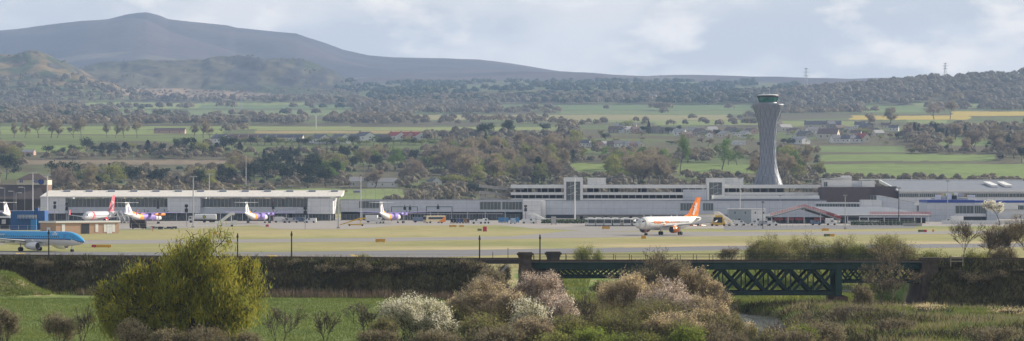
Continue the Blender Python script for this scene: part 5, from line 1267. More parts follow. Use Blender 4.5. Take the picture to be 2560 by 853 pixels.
# vehicles with named parts
def bus():
    t = thing('airport_bus', 'x', 'bus'); 
    b = MB(); b.bx(-12.5, 0, -1.45, 1.45, .35, 2.95); b.build('body', pw, t)
    b = MB(); b.bx(.005, .06, -1.28, 1.28, 1.15, 2.6); b.build('windscreen', vwin, t)
    for s in (-1, 1):
        b = MB(); b.bx(-11.8, -.7, s * 1.455, s * 1.5, 1.35, 2.5); b.build('side_window', vwin, t)
        b = MB(); b.box((.3, s * 1.62, 1.9), (.2, .25, .6)); b.build('mirror', black, t)
    b = MB(); b.bx(-12.4, .06, -1.47, 1.47, .2, .36); b.build('skirt', black, t)
    b = MB(); b.bx(-8, -2, -.9, .9, 2.955, 3.25); b.build('roof_unit', pw, t)
    wheels(t, [(-2.2, -1.3), (-2.2, 1.3), (-9.8, -1.3), (-9.8, 1.3)], .48, .3); return t
pb = bus(); pb_D = 1120
for i, px in enumerate([1479, 1499.5, 1520, 1542, 1568, 1592]):
    dup(pb, (X(px, pb_D), pb_D + (i % 2) * .6, 0), R(-86), 'white apron bus with dark windscreen, %s in the bus row' % ['first from the left', 'second from the left', 'third from the left', 'fourth from the left', 'fifth from the left', 'last, nearest the jet nose,'][i], 'row of apron buses')
purge(pb)
def van(name, label, px, D, rz, bodym, L_=5, Hh=2.1, box=False, cat='van'):
    t = thing(name, label, cat, (X(px, D), D, 0), rz); b = MB()
    if box: b.bx(-L_ / 2, L_ / 2 - 1.9, -1.1, 1.1, .7, Hh); b.bx(-L_ / 2, L_ / 2, -.9, .9, .45, .69)
    else: b.prism([(-L_ / 2, .4), (L_ / 2, .4), (L_ / 2, 1.0), (L_ / 2 - .9, 1.2), (L_ / 2 - 1.5, Hh), (-L_ / 2, Hh)], 1, -.95, .95)
    b.build('body', bodym, t)
    if box: b = MB(); b.prism([(L_ / 2 - 1.85, .5), (L_ / 2, .5), (L_ / 2, 1.2), (L_ / 2 - .3, 2.1), (L_ / 2 - 1.85, 2.15)], 1, -1.05, 1.05); b.build('cab', pw, t)
    b = MB()
    if box: b.add([(L_ / 2 + .01, -.9, 1.22), (L_ / 2 + .01, .9, 1.22), (L_ / 2 - .27, .9, 2.02), (L_ / 2 - .27, -.9, 2.02)], [(0, 1, 2, 3)])
    else: b.add([(L_ / 2 - .88, -.8, 1.24), (L_ / 2 - .88, .8, 1.24), (L_ / 2 - 1.45, .8, Hh - .08), (L_ / 2 - 1.45, -.8, Hh - .08)], [(0, 1, 2, 3)])
    b.build('windscreen', vwin, t)
    for s in (-1, 1): b = MB(); x1 = L_ / 2 - (.5 if box else 1.6); y = (1.06 if box else .96) * s; b.bx(x1 - .9, x1, y - .01, y + .01, 1.3, 1.9); b.build('side_window', vwin, t)
    wheels(t, [(-L_ / 2 + 1, -.85), (-L_ / 2 + 1, .85), (L_ / 2 - 1, -.85), (L_ / 2 - 1, .85)], .4); return t
VL = [('service_van', 'white flat-sided van right of the middle propeller plane', 702, 1235, 8, pw, 6.2, 2.5, True), ('baggage_tug', 'small grey tug behind the row of white vans near the pier', 717, 1225, 10, pgrey, 4, 1.7, False),
 ('crew_van', 'silver van third in the vehicle row below the pier', 732, 1230, 5, pgrey, 5, 2.1, False), ('crew_van', 'dark blue van left of the dark docking post by the pier', 752, 1232, 0, mat('van_blue_grey', (.12, .17, .26)), 5.5, 2.3, False),
 ('pickup_truck', 'white pickup at the right end of the vehicle row below the pier', 776, 1228, 175, pw, 5, 2.0, False), ('box_truck', 'white box truck beside the propeller plane at the link building', 935, 1240, -8, pw, 7, 3.2, True),
 ('crew_van', 'white van under the tail of the propeller plane at the link building', 950, 1205, 60, pw, 4.6, 1.9, False), ('tow_truck', 'blue grey truck left of the cream bus', 1050, 1240, 10, mat('truck_blue', (.2, .25, .35)), 6, 2.3, True),
 ('crew_van', 'white van right of the row of baggage containers', 1193, 1195, 185, pw, 5, 1.9, False), ('fuel_bowser', 'small white tank trailer beside the white van', 1217, 1200, 0, pw, 3.4, 2.2, False),
 ('tow_tug', 'low white aircraft tug with big wheels below the signal mast', 1322, 1200, 0, pw, 6, 1.8, False), ('light_van', 'pale blue van among the blue containers', 1282, 1195, 95, mat('van_pale_blue', (.4, .5, .62)), 4.8, 2.3, False),
 ('grey_truck', 'grey truck seen from behind, left of the tall white mast', 1384, 1170, 90, steel, 5, 3.2, False), ('crew_van', 'white van behind the wire fence right of the passenger steps', 1850, 1140, 10, pw, 4.8, 2.0, False),
 ('crew_van', 'silver van behind the wire fence below the service hut', 1912, 1135, 5, pgrey, 4.8, 2.0, False), ('crew_van', 'white van parked behind the fence left of the gabled canopy', 1932, 1135, 0, pw, 4.5, 1.9, False),
 ('crew_van', 'small blue grey van under the gabled canopy', 2040, 1150, 0, mat('van_blue_grey', (.12, .17, .26)), 4.5, 1.9, False), ('service_van', 'white van with a tall roof below the right slope of the canopy', 2078, 1150, 0, pw, 4.6, 2.8, False), ('container_truck', 'white high cab truck in front of the blue banded building', 2387, 1200, 170, pw, 7, 3.2, True),
 ('crew_van', 'white van right of the yellow striped steps near the orange tailed jet', 1832, 1150, 0, pw, 4.4, 2.1, False), ('crew_van', 'pale van between the fence and the service hut', 1888, 1140, 178, pw, 4.6, 1.9, False)]
for nm, lab, px, D, rz, m, L_, Hh, bx_ in VL: van(nm, lab, px, D, R(rz), m, L_, Hh, bx_, 'truck' if 'truck' in nm or 'tug' in nm else 'van')
# fuel tanker
t = thing('fuel_tanker', 'long white fuel tanker with a round green emblem before the long pier', 'tanker', (X(508, 1235), 1235, 0), R(180))
n = 16; rs = []
for x, k in ((-5.6, .9), (-5.4, 1), (3.4, 1), (3.6, .9)): rs.append([(x, 1.25 * k * math.copysign(abs(math.cos(a)) ** .7, math.cos(a)), 2.45 + 1.25 * k * math.copysign(abs(math.sin(a)) ** .7, math.sin(a))) for a in np.arange(n) * 2 * math.pi / n])
b = MB(); b.loft(rs); b.build('tank', pw, t); b = MB(); b.bx(-5.5, 6.1, -.9, .9, .7, 1.15); b.build('chassis', black, t)
b = MB(); b.prism([(4.0, .5), (6.2, .5), (6.2, 1.5), (5.9, 2.8), (4.0, 2.9)], 1, -1.15, 1.15); c = b.build('cab', pw, t); b = MB(); b.bx(4.9, 5.8, 1.16, 1.19, 1.7, 2.5); b.build('side_window', vwin, c); b = MB(); b.bx(6.05, 6.22, -1, 1, 1.6, 2.5); b.build('windscreen', vwin, c)
wheels(t, [(5.2, -1), (5.2, 1), (-.5, -1), (-.5, 1), (-3.2, -1), (-3.2, 1), (-4.4, -1), (-4.4, 1)], .5, .3)
b = MB(); b.lathe([(.7, 1.26), (.7, 1.32)], 18, axis=1, c=(-.6, 0, 2.5)); b.build('emblem', mat('emblem_green', (.02, .25, .06)), t); b = MB(); b.lathe([(.38, 1.321), (.38, 1.36)], 18, axis=1, c=(-.6, 0, 2.5)); b.build('emblem', yellow, t)
# cream bus
t = thing('airport_bus', 'cream and white airport bus with an orange sweep, on the apron near the gantries', 'bus', (X(1086, 1215), 1215, 0), R(218))
b = MB(); b.prism([(-5, .45), (5.0, .45), (5.15, 1.6), (4.9, 3.0), (4.5, 3.2), (-5, 3.2)], 1, -1.25, 1.25); b.build('body', mat('bus_cream', (.72, .62, .42), rough=.4), t)
b = MB(); b.bx(4.96, 5.2, -1.1, 1.1, 1.5, 2.8); b.build('windscreen', vwin, t); b = MB(); b.bx(-4.6, 4, 1.26, 1.3, 1.7, 2.6); b.build('side_window', vwin, t); b = MB(); b.prism([(-4.8, .5), (-1.5, .5), (-3.8, 2.4), (-4.8, 2.9)], 1, 1.305, 1.33); b.build('stripe', orange, t)
wheels(t, [(3, -1.1), (3, 1.1), (-3, -1.1), (-3, 1.1)], .5, .3)
# passenger steps
def steps(label, px, D, rz, L_=7.5, h=4.2, m=pw, cab=True, name='passenger_steps'):
    t = thing(name, label, 'steps', (X(px, D), D, 0), rz); b = MB()
    for s in (-1, 1): b.prism([(-L_ / 2, .7), (L_ / 2 - 1.2, h), (L_ / 2, h), (L_ / 2, h + 1), (L_ / 2 - 1.5, h + 1), (-L_ / 2, 1.9)], 1, s * 1.0, s * 1.06)
    b.build('side_panel', m, t); b = MB()
    for k in range(14): u = k / 14; b.box((-L_ / 2 + u * (L_ - 1.5), 0, .7 + u * (h - .7)), (.5, 1.9, .12))
    b.bx(L_ / 2 - 1.4, L_ / 2, -.95, .95, h - .1, h); b.build('tread', steel, t); b = MB(); b.bx(-L_ / 2 + .3, L_ / 2 - .6, -.8, .8, .4, .75); b.tube((L_ / 2 - 1.2, -.7, .7), (L_ / 2 - 1.2, -.7, h - .1), .12); b.tube((L_ / 2 - 1.2, .7, .7), (L_ / 2 - 1.2, .7, h - .1), .12); b.build('chassis', m, t)
    if cab: b = MB(); b.bx(L_ / 2 - .7, L_ / 2 + 1.0, -.9, .9, .6, 2.3); c = b.build('cab', m, t); b = MB(); b.bx(L_ / 2 + 1.005, L_ / 2 + 1.03, -.8, .8, 1.3, 2.1); b.build('windscreen', vwin, c)
    wheels(t, [(-L_ / 2 + 1, -.8), (-L_ / 2 + 1, .8), (L_ / 2 - 1, -.8), (L_ / 2 - 1, .8)], .35); return t
steps('white mobile passenger steps alone on the apron edge, rising to the right', 566, 1110, R(12), 6.2, 4.4)
steps('white passenger steps behind the wing of the silver jet, left one of two', 300, 1225, R(118), 5.5, 4.2, cab=False); steps('white passenger steps behind the wing of the silver jet, right one of two', 312, 1222, R(118), 5.5, 4.2, cab=False)
steps('white steps beside the pale end wall of the link building', 1343, 1215, R(160), 7, 3.4, cab=False); steps('steps with a yellow side panel right of the orange tailed jet', 1808, 1130, R(160), 7, 4.6, m=pw)
t = thing('cargo_loader', 'yellow loader platform beside the steps right of the orange tailed jet', 'loader', (X(1795, 1125), 1125, 0), 0); b = MB(); b.prism([(-3, .4), (3, .4), (1.5, 4.2), (-1, 4.2)], 1, -.8, .8); b.build('body', yellow, t); b = MB(); b.bx(-1.8, 1.6, -.85, -.8, 1.3, 3.4); b.build('panel', dark, t); wheels(t, [(-2.3, -.7), (2.3, -.7)], .4)
t = thing('white_container', 'long white cream topped container body behind the tail of the orange tailed jet', 'container', (X(1764, 1135), 1135, 0), 0); b = MB(); b.prism([(-6.2, .9), (6.2, .9), (6.2, 3.6), (5.6, 4.2), (-6.2, 4.2)], 1, -1.2, 1.2); b.build('body', pw, t); b = MB(); b.bx(-6.2, 5.7, -1.22, 1.22, 4.21, 4.45); b.build('roof', mat('cream_paint', (.7, .58, .34)), t); wheels(t, [(-4, -1), (4, -1), (-3, -1)], .45)
t = thing('yellow_steps', 'yellow ladder-like boom resting on the apron edge near the tall mast', 'boom', (X(880, 1125), 1125, 0), R(4)); b = MB(); b.prism([(-5.5, .3), (3.0, 3.2), (5.5, 3.2), (5.5, 2.7), (3.2, 2.7), (-4.6, .3)], 1, -.5, -.35); b.prism([(-5.5, .3), (3.0, 3.2), (5.5, 3.2), (5.5, 2.7), (3.2, 2.7), (-4.6, .3)], 1, .35, .5); b.build('boom', yellow, t)
b = MB(); b.bx(-1.5, 4.5, -.8, .8, .35, .8); b.tube((3.2, 0, .8), (3.2, 0, 2.8), .15); b.build('chassis', yellow, t); wheels(t, [(-1, -.7), (-1, .7), (4, -.7), (4, .7)], .35)
# baggage containers and carts in a row
for i, px in enumerate(range(1130, 1176, 8)):
    m = [dark, dark, mat('cart_blue', (.04, .1, .3)), mat('cart_navy', (.03, .05, .14)), mat('cart_brown', (.3, .15, .06)), brown][i]
    t = thing('baggage_cart', ['black', 'charcoal', 'bright blue', 'navy', 'rust brown', 'dark brown'][i] + ' covered baggage cart in the row near the cream bus', 'baggage cart', (X(px, 1210), 1210, 0), 0, 'row of baggage carts')
    b = MB(); b.bx(-.6, .6, -.9, .9, .45, 1.9); b.build('body', m, t); b = MB(); b.bx(-.65, .65, -.95, .95, 1.905, 1.97); b.build('roof', steel, t); wheels(t, [(-.4, -.8), (.4, -.8)], .25)
for i, px in enumerate((1250, 1258, 1267, 1294)):
    t = thing('cargo_container', ['left', 'second', 'third', 'right'][i] + ' one of the blue containers beside the pale blue van', 'container', (X(px, 1225), 1225, 0), 0, 'blue containers'); b = MB(); b.prism([(-.7, .4), (.7, .4), (.7, 2.0), (.3, 2.3), (-.7, 2.3)], 1, -.8, .8); b.build('body', mat('container_blue', (.08, .25, .5)), t); wheels(t, [(-.4, -.7), (.4, -.7)], .2)
t = thing('hedge', 'dark green hedge behind the wire fence, left of the low concrete wall', 'hedge', (X(2210, 1140), 1140, 0)); n_ = 4500; rd = np.random.default_rng(15); T = np.zeros((n_, 6)); T[:, 0] = rd.uniform(-13, 12, n_); T[:, 1] = rd.uniform(-.8, .8, n_); T[:, 2] = rd.uniform(.1, 1.6, n_)
V, Fq, v = leaf_cloud(T, n_, .1, .4, rd, 1.2, zmin=0); b = MB(); b.add(V, Fq); b.build('foliage', leafmat('hedge_green', (.06, .12, .03)), t, attr=v)
# dark scrap aircraft fuselage section and wreckage behind the fence
t = thing('training_fuselage', 'dark burnt fuselage section used for fire training, right of the brick hut', 'fuselage section', (X(345, 1040), 1040, 0), R(6)); b = MB(); b.lathe([(1.2, -3), (1.5, -2.8), (1.55, 2.6), (1.2, 3)], 18, axis=0, c=(0, 0, 1.9)); b.build('hull', mat('burnt_metal', (.06, .045, .045), rough=.8, var=.4), t); b = MB()
for k in range(9): b.box((-1.5 + k * .32, -2.0, 3.2 - k * .35), (.35, .9, .06))
b.prism([(-1.7, 3.3), (1.4, .1), (1.6, .1), (-1.5, 3.4)], 1, -2.5, -2.42); b.build('stair', mat('olive_metal', (.25, .24, .12)), t)
for s in (-1.8, 1.8): b = MB(); b.bx(s - .2, s + .2, -1, 1, 0, .6); b.build('cradle', dark, t)
t = thing('scrap_heap', 'low heap of dark scrap and pale sheets right of the training fuselage', 'scrap heap', (X(400, 1035), 1035, 0), 0); b = MB()
for k in range(26): b.box((random.uniform(-6, 6), random.uniform(-1, 1), random.uniform(.2, .8)), (random.uniform(.5, 1.8), random.uniform(.5, 1), random.uniform(.2, .7)), random.uniform(0, 3))
b.build('scrap', dark, t); b = MB(); b.prism([(-5, .1), (-2, .1), (-3, 1), (-4.2, .9)], 1, -1.6, -1.4); b.build('sheet', white, t)
t = thing('red_white_post', 'thin red and white post before the dark scrap heap', 'post', (X(382, 990), 990, 0)); b = MB(); b.tube((0, 0, 0), (0, 0, 1.6), .12); b.build('lower_band', red, t); b = MB(); b.tube((0, 0, 1.605), (0, 0, 4.4), .1); b.build('upper_band', pale, t)

# ---- airfield signs and boxes
def sign(px, py, wpx, hpx, cols, label, txt=None):
    D = GD(py); x = X(px, D); W_ = wpx * D / F; Hs = hpx * D / F; t = thing('airfield_sign', label, 'airfield sign', (x, D, 0), 0); k = len(cols); x0 = -W_ / 2; tot = sum(c[1] for c in cols)
    for m, f in cols:
        w2 = W_ * f / tot; b = MB(); b.bx(x0 + .02, x0 + w2 - .02, -.14, .14, .12, Hs); p = b.build('panel', m, t)
        x0 += w2
    for q in (-.35, .35): b = MB(); b.bx(W_ * q - .08, W_ * q + .08, -.1, .1, 0, .12); b.build('foot', dark, t)
    if txt:
        V, Fs = text_mesh(txt, Hs * .75, .02); b = MB(); b.add(np.stack([V[:, 0] - W_ / 2 + .12, 0 * V[:, 0] - .16, V[:, 1] + Hs * .22], 1), Fs); b.build('lettering', pw, t)
sr = mat('sign_red', (.5, .03, .06), rough=.5, var=.05); sy = mat('sign_amber', (.70, .36, .04), rough=.5, var=.08); sg = mat('sign_olive_back', (.16, .18, .08), rough=.6)
sign(254, 619.5, 50, 7.5, [(sr, 1), (sy, 3.2)], 'long amber sign with a red end, just beyond the blue airliner nose')
sign(951, 606, 25, 8.5, [(sy, 1), (sy, 1.1)], 'pair of amber sign panels on the grass strip, left of centre')
sign(1132, 568, 19, 5.5, [(sy, 1)], 'wide amber sign at the apron edge beyond the grass'); sign(1154, 568, 12, 5, [(sy, 1)], 'narrow amber sign next to the wide one at the apron edge')
sign(1212, 579.5, 10, 13, [(sr, 1)], 'tall red box sign on the middle grass'); sign(1199, 578, 11, 6, [(sg, 1)], 'dark olive sign back left of the tall red box')
sign(1515, 573, 20, 7, [(sy, 1), (sy, 1)], 'bright amber sign on the grass below the row of buses'); sign(1609, 597.5, 12, 8, [(sy, 1)], 'amber box sign on the grass below the orange tailed jet')
sign(2063, 577.5, 18, 6.5, [(sy, 1), (sy, 1.2)], 'bright amber sign in front of the wire fence'); sign(2073, 592, 27, 7, [(sg, 1.3), (sy, 1)], 'olive and amber sign behind the trees near the bridge'); sign(2306, 581, 22, 6.5, [(sg, 1), (sr, .7)], 'olive and red sign in front of the concrete wall at the right'); sign(2333, 580, 5, 6, [(sy, 1)], 'small amber marker right of the olive and red sign')
sign(668, 567.5, 8, 6, [(sr, 1)], 'small red sign below the middle propeller plane'); sign(537, 587, 11, 8, [(sy, 1)], 'amber sign seen through the top of the big willow'); sign(572, 609, 12, 9, [(sy, 1)], 'second amber sign seen through the willow')

# ---- masts, docking posts, lamps
def mast(px, y0, y1, label, head=2.4, r=.22, m=pale, D=None, group=None, name='light_mast'):
    D = D or GD(y1); x = X(px, D); z0 = ground_z(x, D) if D > 1650 else 0; zt = Z(y0, D); t = thing(name, label, 'light mast', (x, D, z0), 0, group)
    b = MB(); b.tube((0, 0, 0), (0, 0, zt - z0), r, r * .55, 8); b.build('pole', m, t)
    if head:
        b = MB(); b.box((0, 0, zt - z0 + .05), (head, .25, .2)); hd = b.build('crossarm', m, t)
        for k in (-1, -.4, .4, 1): b = MB(); b.box((k * head / 2, -.2, zt - z0 - .15), (.55, .5, .3)); b.build('floodlight', steel, hd)
    b = MB(); b.box((0, 0, .3), (r * 4, r * 4, .6)); b.build('base', conc, t)
mast(82, 432, 555, 'pale floodlight mast left of the hotel, rising behind the blue building', 3.2, .3)
mast(118, 438, 557, 'pale floodlight mast at the left end of the pier', 2.2, .35); mast(483, 441, 569, 'grey floodlight mast between the blue tanker end and the pier, in the left half', 2.4, .3, steel)
mast(523, 435, 548, 'thin pale floodlight mast right of the grey one before the pier', 3, .25); mast(846, 492, 571, 'grey floodlight mast at the right end of the long pier', 1.8, .3, steel); mast(902, 438, 553, 'tall pale mast left of the propeller plane at the link building', .4, .25)
mast(1437, 441, 556, 'tall white mast in front of the left stair tower', 1.6, .34, white); mast(1783, 446, 545, 'tall white mast in front of the right stair tower', 1.6, .3, white); mast(1850, 446, 530, 'pale mast left of the control tower base', 1.4, .28, pale, 1250)
mast(1950, 488, 545, 'slim grey mast behind the gabled canopy ridge', .5, .15, steel, 1260); mast(1907, 505, 572, 'slim dark post at the corner of the service hut', .5, .13, dark); mast(2113, 488, 573, 'dark mast right of the gabled canopy', .9, .2, steel); mast(2247, 470, 561, 'dark mast in front of the grey wing', 1.4, .2, dark); mast(2369, 452, 556, 'tall grey mast before the blue banded building', 1.4, .22, steel)
mast(615, 388, 470, 'tall lattice telecom mast with antennas behind the pier roof', 0, .3, pale, 2000, name='telecom_mast'); mast(1340, 540, 560, 'short post under the link building end', 0, .1, dark)
def dock(px, y0, y1, label, pole=red, two=True):
    D = GD(y1); x = X(px, D); s = D / F; pole = pole if px in (1314, 683) else steel; t = thing('docking_post', label, 'docking post', (x, D, 0)); h = (y1 - y0) * s; b = MB(); b.tube((0, 0, 0), (0, 0, h * .6), .14); b.build('pole', pole, t)
    b = MB(); b.bx(-.6, .6, -.2, .2, h * .62, h * .8); b.build('display', dark, t)
    if two: b = MB(); b.bx(-.6, .6, -.2, .2, h * .85, h * .98); b.build('display', dark, t); b = MB(); b.bx(-.22, .22, -.23, -.2, h * .9, h * .95); b.build('lamp', sr if px in (1314, 683) else dark, t)
    b = MB(); b.tube((0, .1, h * .8), (0, .1, h * .9), .2); b.build('neck', dark, t)
dock(1314, 512, 556, 'signal mast with a red lamp before the end of the link building'); dock(683, 504, 554, 'signal post with stacked displays beside the middle propeller plane'); dock(137, 503, 553, 'signal post with two displays behind the brick hut, left one'); dock(167, 506, 560, 'dark signal post right of the pale box at the pier end', dark); dock(466, 510, 567, 'dark signal post left of the white tanker', dark)
dock(763, 516, 572, 'dark camera post on the apron edge right of the row of vans', dark); dock(1012, 508, 553, 'square display on a post left of the first gantry', dark, False); dock(1095, 505, 553, 'square display on a post above the right gantry', dark, False); dock(1025, 508, 553, 'square display on a post beside the left gantry', dark, False); dock(395, 503, 553, 'dark signal post before the pier windows behind the orange engine', dark)
# small lamps
lp = thing('street_lamp', 'x', 'street lamp'); b = MB(); b.tube((0, 0, 0), (0, 0, 1), .012, .008, 5); b.build('pole', steel, lp); b = MB(); b.tube((0, 0, .985), (.12, 0, 1.0), .01, .01, 4); hd = b.build('arm', steel, lp); b = MB(); b.bx(.08, .24, -.03, .03, .985, 1.01); b.build('lamp_head', pale, hd)
def lamp(px, y0, D, z0, label, group, hs=None):
    x = X(px, D); z0 = ground_z(x, D) if z0 is None else z0; h = Z(y0, D) - z0; dup(lp, (x, D, z0), random.choice([0, math.pi]), label, group, (h * .8, h * .8, h))
for px in (1366, 1386, 1416, 1432, 1500, 1530, 1562, 1590, 1620, 1650, 1678, 1739, 1765, 1800, 1881, 1917, 1940, 1975, 2008, 2030): lamp(px + random.uniform(-2, 2), 438 + random.uniform(0, 3), 1440, deck, 'lamp post standing on the car park roof', 'lamp posts on the car park roof')
for px in [430, 443, 458, 470, 490, 502, 537, 560, 571, 583, 605, 632, 650, 700, 730, 760, 790, 812, 828, 846, 858, 871, 884, 912, 926, 940, 962, 980, 1000, 1020, 1036, 1056, 1062, 1070, 1078, 1092, 1118, 1136]: lamp(px + random.uniform(-3, 3), 468 + random.uniform(-6, 12), 1700 + random.uniform(-30, 120), None, 'short lamp post in the car park strip behind the pier and link building', 'lamps behind the pier and link building')
for px, y0 in [(12, 470), (35, 478), (62, 468), (40, 482)]: lamp(px, y0, 1320, 0, 'lamp post in front of the brown hotel roof', 'lamps in front of the hotel')
for px, y0, by in [(178, 382, 408), (192, 380, 408), (316, 382, 406), (334, 381, 406), (455, 384, 408), (474, 384, 408), (230, 415, 442), (279, 405, 440), (348, 412, 438), (367, 416, 440), (372, 416, 440), (42, 382, 402), (802, 414, 448), (831, 410, 448), (884, 418, 440), (912, 408, 440), (972, 414, 440), (673, 400, 440), (643, 380, 405), (673, 378, 402)]:
    D = base_D(px, by); lamp(px, y0, D, None, 'slim road lamp post among the trees left of centre', 'road lamps among the trees')
purge(lp)
# fences: posts and wires
def fence(name, label, pts, h, step, m, wires=3, mesh=False, r=.05):
    t = thing(name, label, 'fence', (*pts[0], 0)); o = np.array(pts[0])
    for a, b_ in zip(pts[:-1], pts[1:]):
        a = np.array(a) - o; b_ = np.array(b_) - o; n_ = max(1, int(np.hypot(*(b_ - a)) / step))
        for i in range(n_ + 1): p = a + (b_ - a) * i / n_; mb = MB(); mb.tube((*p, 0), (*p, h), r, n=5); mb.build('post', m, t)
        for k in range(wires): z = h * (k + .8) / wires; mb = MB(); mb.tube((*a, z), (*b_, z), r * .45, n=4); mb.build('wire', m, t)
fence('wire_fence', 'wire mesh fence along the scrap area right of the brick hut', [(X(288, 1000), 1000), (X(470, 1000), 1000), (X(560, 1060), 1060)], 2.6, 2.6, steel, 3)
fence('wire_fence', 'wire mesh fence at the left edge before the blue building', [(X(0, 960), 960), (X(92, 965), 965)], 2.4, 2.6, steel, 3)
fence('security_fence', 'long wire security fence in front of the hut and canopy at the right', [(X(1822, 1085), 1085), (X(2140, 1095), 1095), (X(2290, 1120), 1120)], 2.9, 2.4, mat('fence_grey', (.3, .32, .33)), 4)
t = thing('concrete_wall', 'low pale concrete wall behind the olive and red sign', 'wall', (X(2281, 1120), 1120, 0)); b = MB(); b.bx(-3.7, 3.7, -.15, .15, 0, 1.2)
b.build('wall', conc, t)
t = thing('white_fence', 'white hoarding along the apron in front of the blue banded building', 'hoarding', (X(2460, 1170), 1170, 0)); b = MB()
b.bx(-17, 20, -.1, .1, .2, 1.7); b.build('board', white, t)
for x in range(-17, 21, 4): b = MB(); b.bx(x - .08, x + .08, -.2, -.1, 0, 1.9); b.build('post', wgrey, t)
t = thing('hedge', 'clipped dark green hedge along the apron below the blank building', 'hedge', (X(1450, 1200), 1200, 0)); n_ = 5000; rd = np.random.default_rng(5); T = np.zeros((n_, 6)); T[:, 0] = rd.uniform(-16, 14, n_); T[:, 1] = rd.uniform(-.8, .8, n_); T[:, 2] = rd.uniform(.1, 1.7, n_)
V, Fq, v = leaf_cloud(T, n_, .1, .4, rd, 1.2, zmin=0); b = MB(); b.add(V, Fq); b.build('foliage', leafmat('hedge_green', (.06, .12, .03)), t, attr=v)

for o_ in CARM.values(): bpy.data.objects.remove(o_)
# ---------------------------------------------------------------- railway, bridge
def rz_(x): return float(rail_y(np.array([x]))[0])
ballast = mat('track_ballast', (.055, .048, .042), rough=.95, var=.3, scale=3)
railm = mat('rail_steel_rust', (.09, .06, .045), rough=.6, var=.1)
b = MB(); br = MB(); xs_t = [-200, -120, -81, -40, -5, 3]
for xa, xb in zip(xs_t[:-1], xs_t[1:]):
    ya, yb = rz_(xa), rz_(xb)
    for (o0, o1, zt) in ((-3.2, 3.2, .42),):
        b.add([(xa, ya + o0 - .5, TOPZ - .2), (xb, yb + o0 - .5, TOPZ - .2), (xb, yb + o1 + .5, TOPZ - .2), (xa, ya + o1 + .5, TOPZ - .2), (xa, ya + o0, TOPZ + zt), (xb, yb + o0, TOPZ + zt), (xb, yb + o1, TOPZ + zt), (xa, ya + o1, TOPZ + zt)], [(4, 5, 6, 7), (0, 1, 5, 4), (2, 3, 7, 6)])
    for o in (-2.4, -.95, .95, 2.4):
        br.add([(xa, ya + o - .04, TOPZ + .425), (xb, yb + o - .04, TOPZ + .425), (xb, yb + o + .04, TOPZ + .425), (xa, ya + o + .04, TOPZ + .425), (xa, ya + o - .04, TOPZ + .58), (xb, yb + o - .04, TOPZ + .58), (xb, yb + o + .04, TOPZ + .58), (xa, ya + o + .04, TOPZ + .58)], [(4, 5, 6, 7), (0, 1, 5, 4), (2, 3, 7, 6)])
t = thing('railway_track', 'dark railway track on its ballast bed along the embankment top, left of the bridge', 'railway track', (0, 0, 0)); b.build('ballast', ballast, t); br.build('rail', railm, t)
t = thing('railway_track', 'railway track on the embankment right of the bridge', 'railway track', (0, 0, 0)); b = MB(); b.bx(62, 200, 436.8, 443.2, TOPZ - .2, TOPZ + .42); b.build('ballast', ballast, t)
b = MB()
for o in (-2.4, -.95, .95, 2.4): b.bx(62, 200, 440 + o - .04, 440 + o + .04, TOPZ + .425, TOPZ + .58)
b.build('rail', railm, t)
DB = 436.
def bz(py): return Z(py, DB)
def bxp(px): return X(px, DB)
stone = mat('dark_weathered_stone', (.10, .08, .068), rough=.95, var=.35, scale=1.4, bump=.4)
stoneb = mat('buff_abutment_stone', (.34, .28, .21), rough=.95, var=.3, scale=1.6, bump=.4)
gr2 = mat('bridge_green_paint', (.014, .038, .034), rough=.6, var=.35, scale=.5, bump=.1); gr3 = mat('bridge_green_light', (.021, .056, .05), rough=.6, var=.3, scale=.4)
t = thing('railway_bridge', 'dark green lattice girder railway bridge between stone pillars', 'bridge', (bxp(1330), DB, 0)); bx0 = bxp(1330)
xL, xR = 0.0, bxp(2305) - bx0
def bp(px): return bxp(px) - bx0
for y0, nm in ((0, 'near'), (8.0, 'far')):
    b = MB(); b.bx(xL, xR, y0 - .15, y0 + .15, bz(672), bz(657.5)); b.bx(xL, xR, y0 - .4, y0 + .4, bz(657.4), bz(656)); b.bx(xL, xR, y0 - .35, y0 + .35, bz(673), bz(672.05)); 
    x = xL + .6
    while x < xR: b.bx(x - .08, x + .08, y0 - .3, y0 - .151, bz(671.9), bz(657.6)); x += 2.44
    b.build('plate_girder', gr3, t)
def bar(b, p, q, w_, th, y):
    """flat bar between two points of the truss plane"""
    p = np.array(p, float); q = np.array(q, float); d = q - p; d /= np.linalg.norm(d); n_ = np.array([-d[1], d[0]]) * w_ / 2
    b.prism([tuple(p - n_), tuple(q - n_), tuple(q + n_), tuple(p + n_)], 1, y - th / 2, y + th / 2)
def lattice(x0, x1, ztop, zbot, pitch, w_, dbl, y, name, chord=.35):
    b = MB(); h = ztop - zbot; b.bx(x0, x1, y - .3, y + .3, zbot - chord / 2, zbot + chord / 2); b.bx(x0, x1, y - .25, y + .25, ztop - .12, ztop + .001)
    c = b.build(name + '_chord', gr2, t); b = MB()
    n_ = int(round((x1 - x0) / pitch)); pitch = (x1 - x0) / n_
    for i in range(-dbl, n_ + 1):
        for sgn, yy in ((1, y - .12), (-1, y + .12)):
            xa = x0 + i * pitch; xb = xa + pitch * dbl
            za, zb = (zbot, ztop) if sgn > 0 else (ztop, zbot)
            if xa < x0: f = (x0 - xa) / (xb - xa); za = za + (zb - za) * f; xa = x0
            if xb > x1: f = (x1 - xa) / (xb - xa); zb = za + (zb - za) * f; xb = x1
            if xb - xa > .1: bar(b, (xa, za), (xb, zb), w_, .09, yy)
    b.build(name, gr2, t)
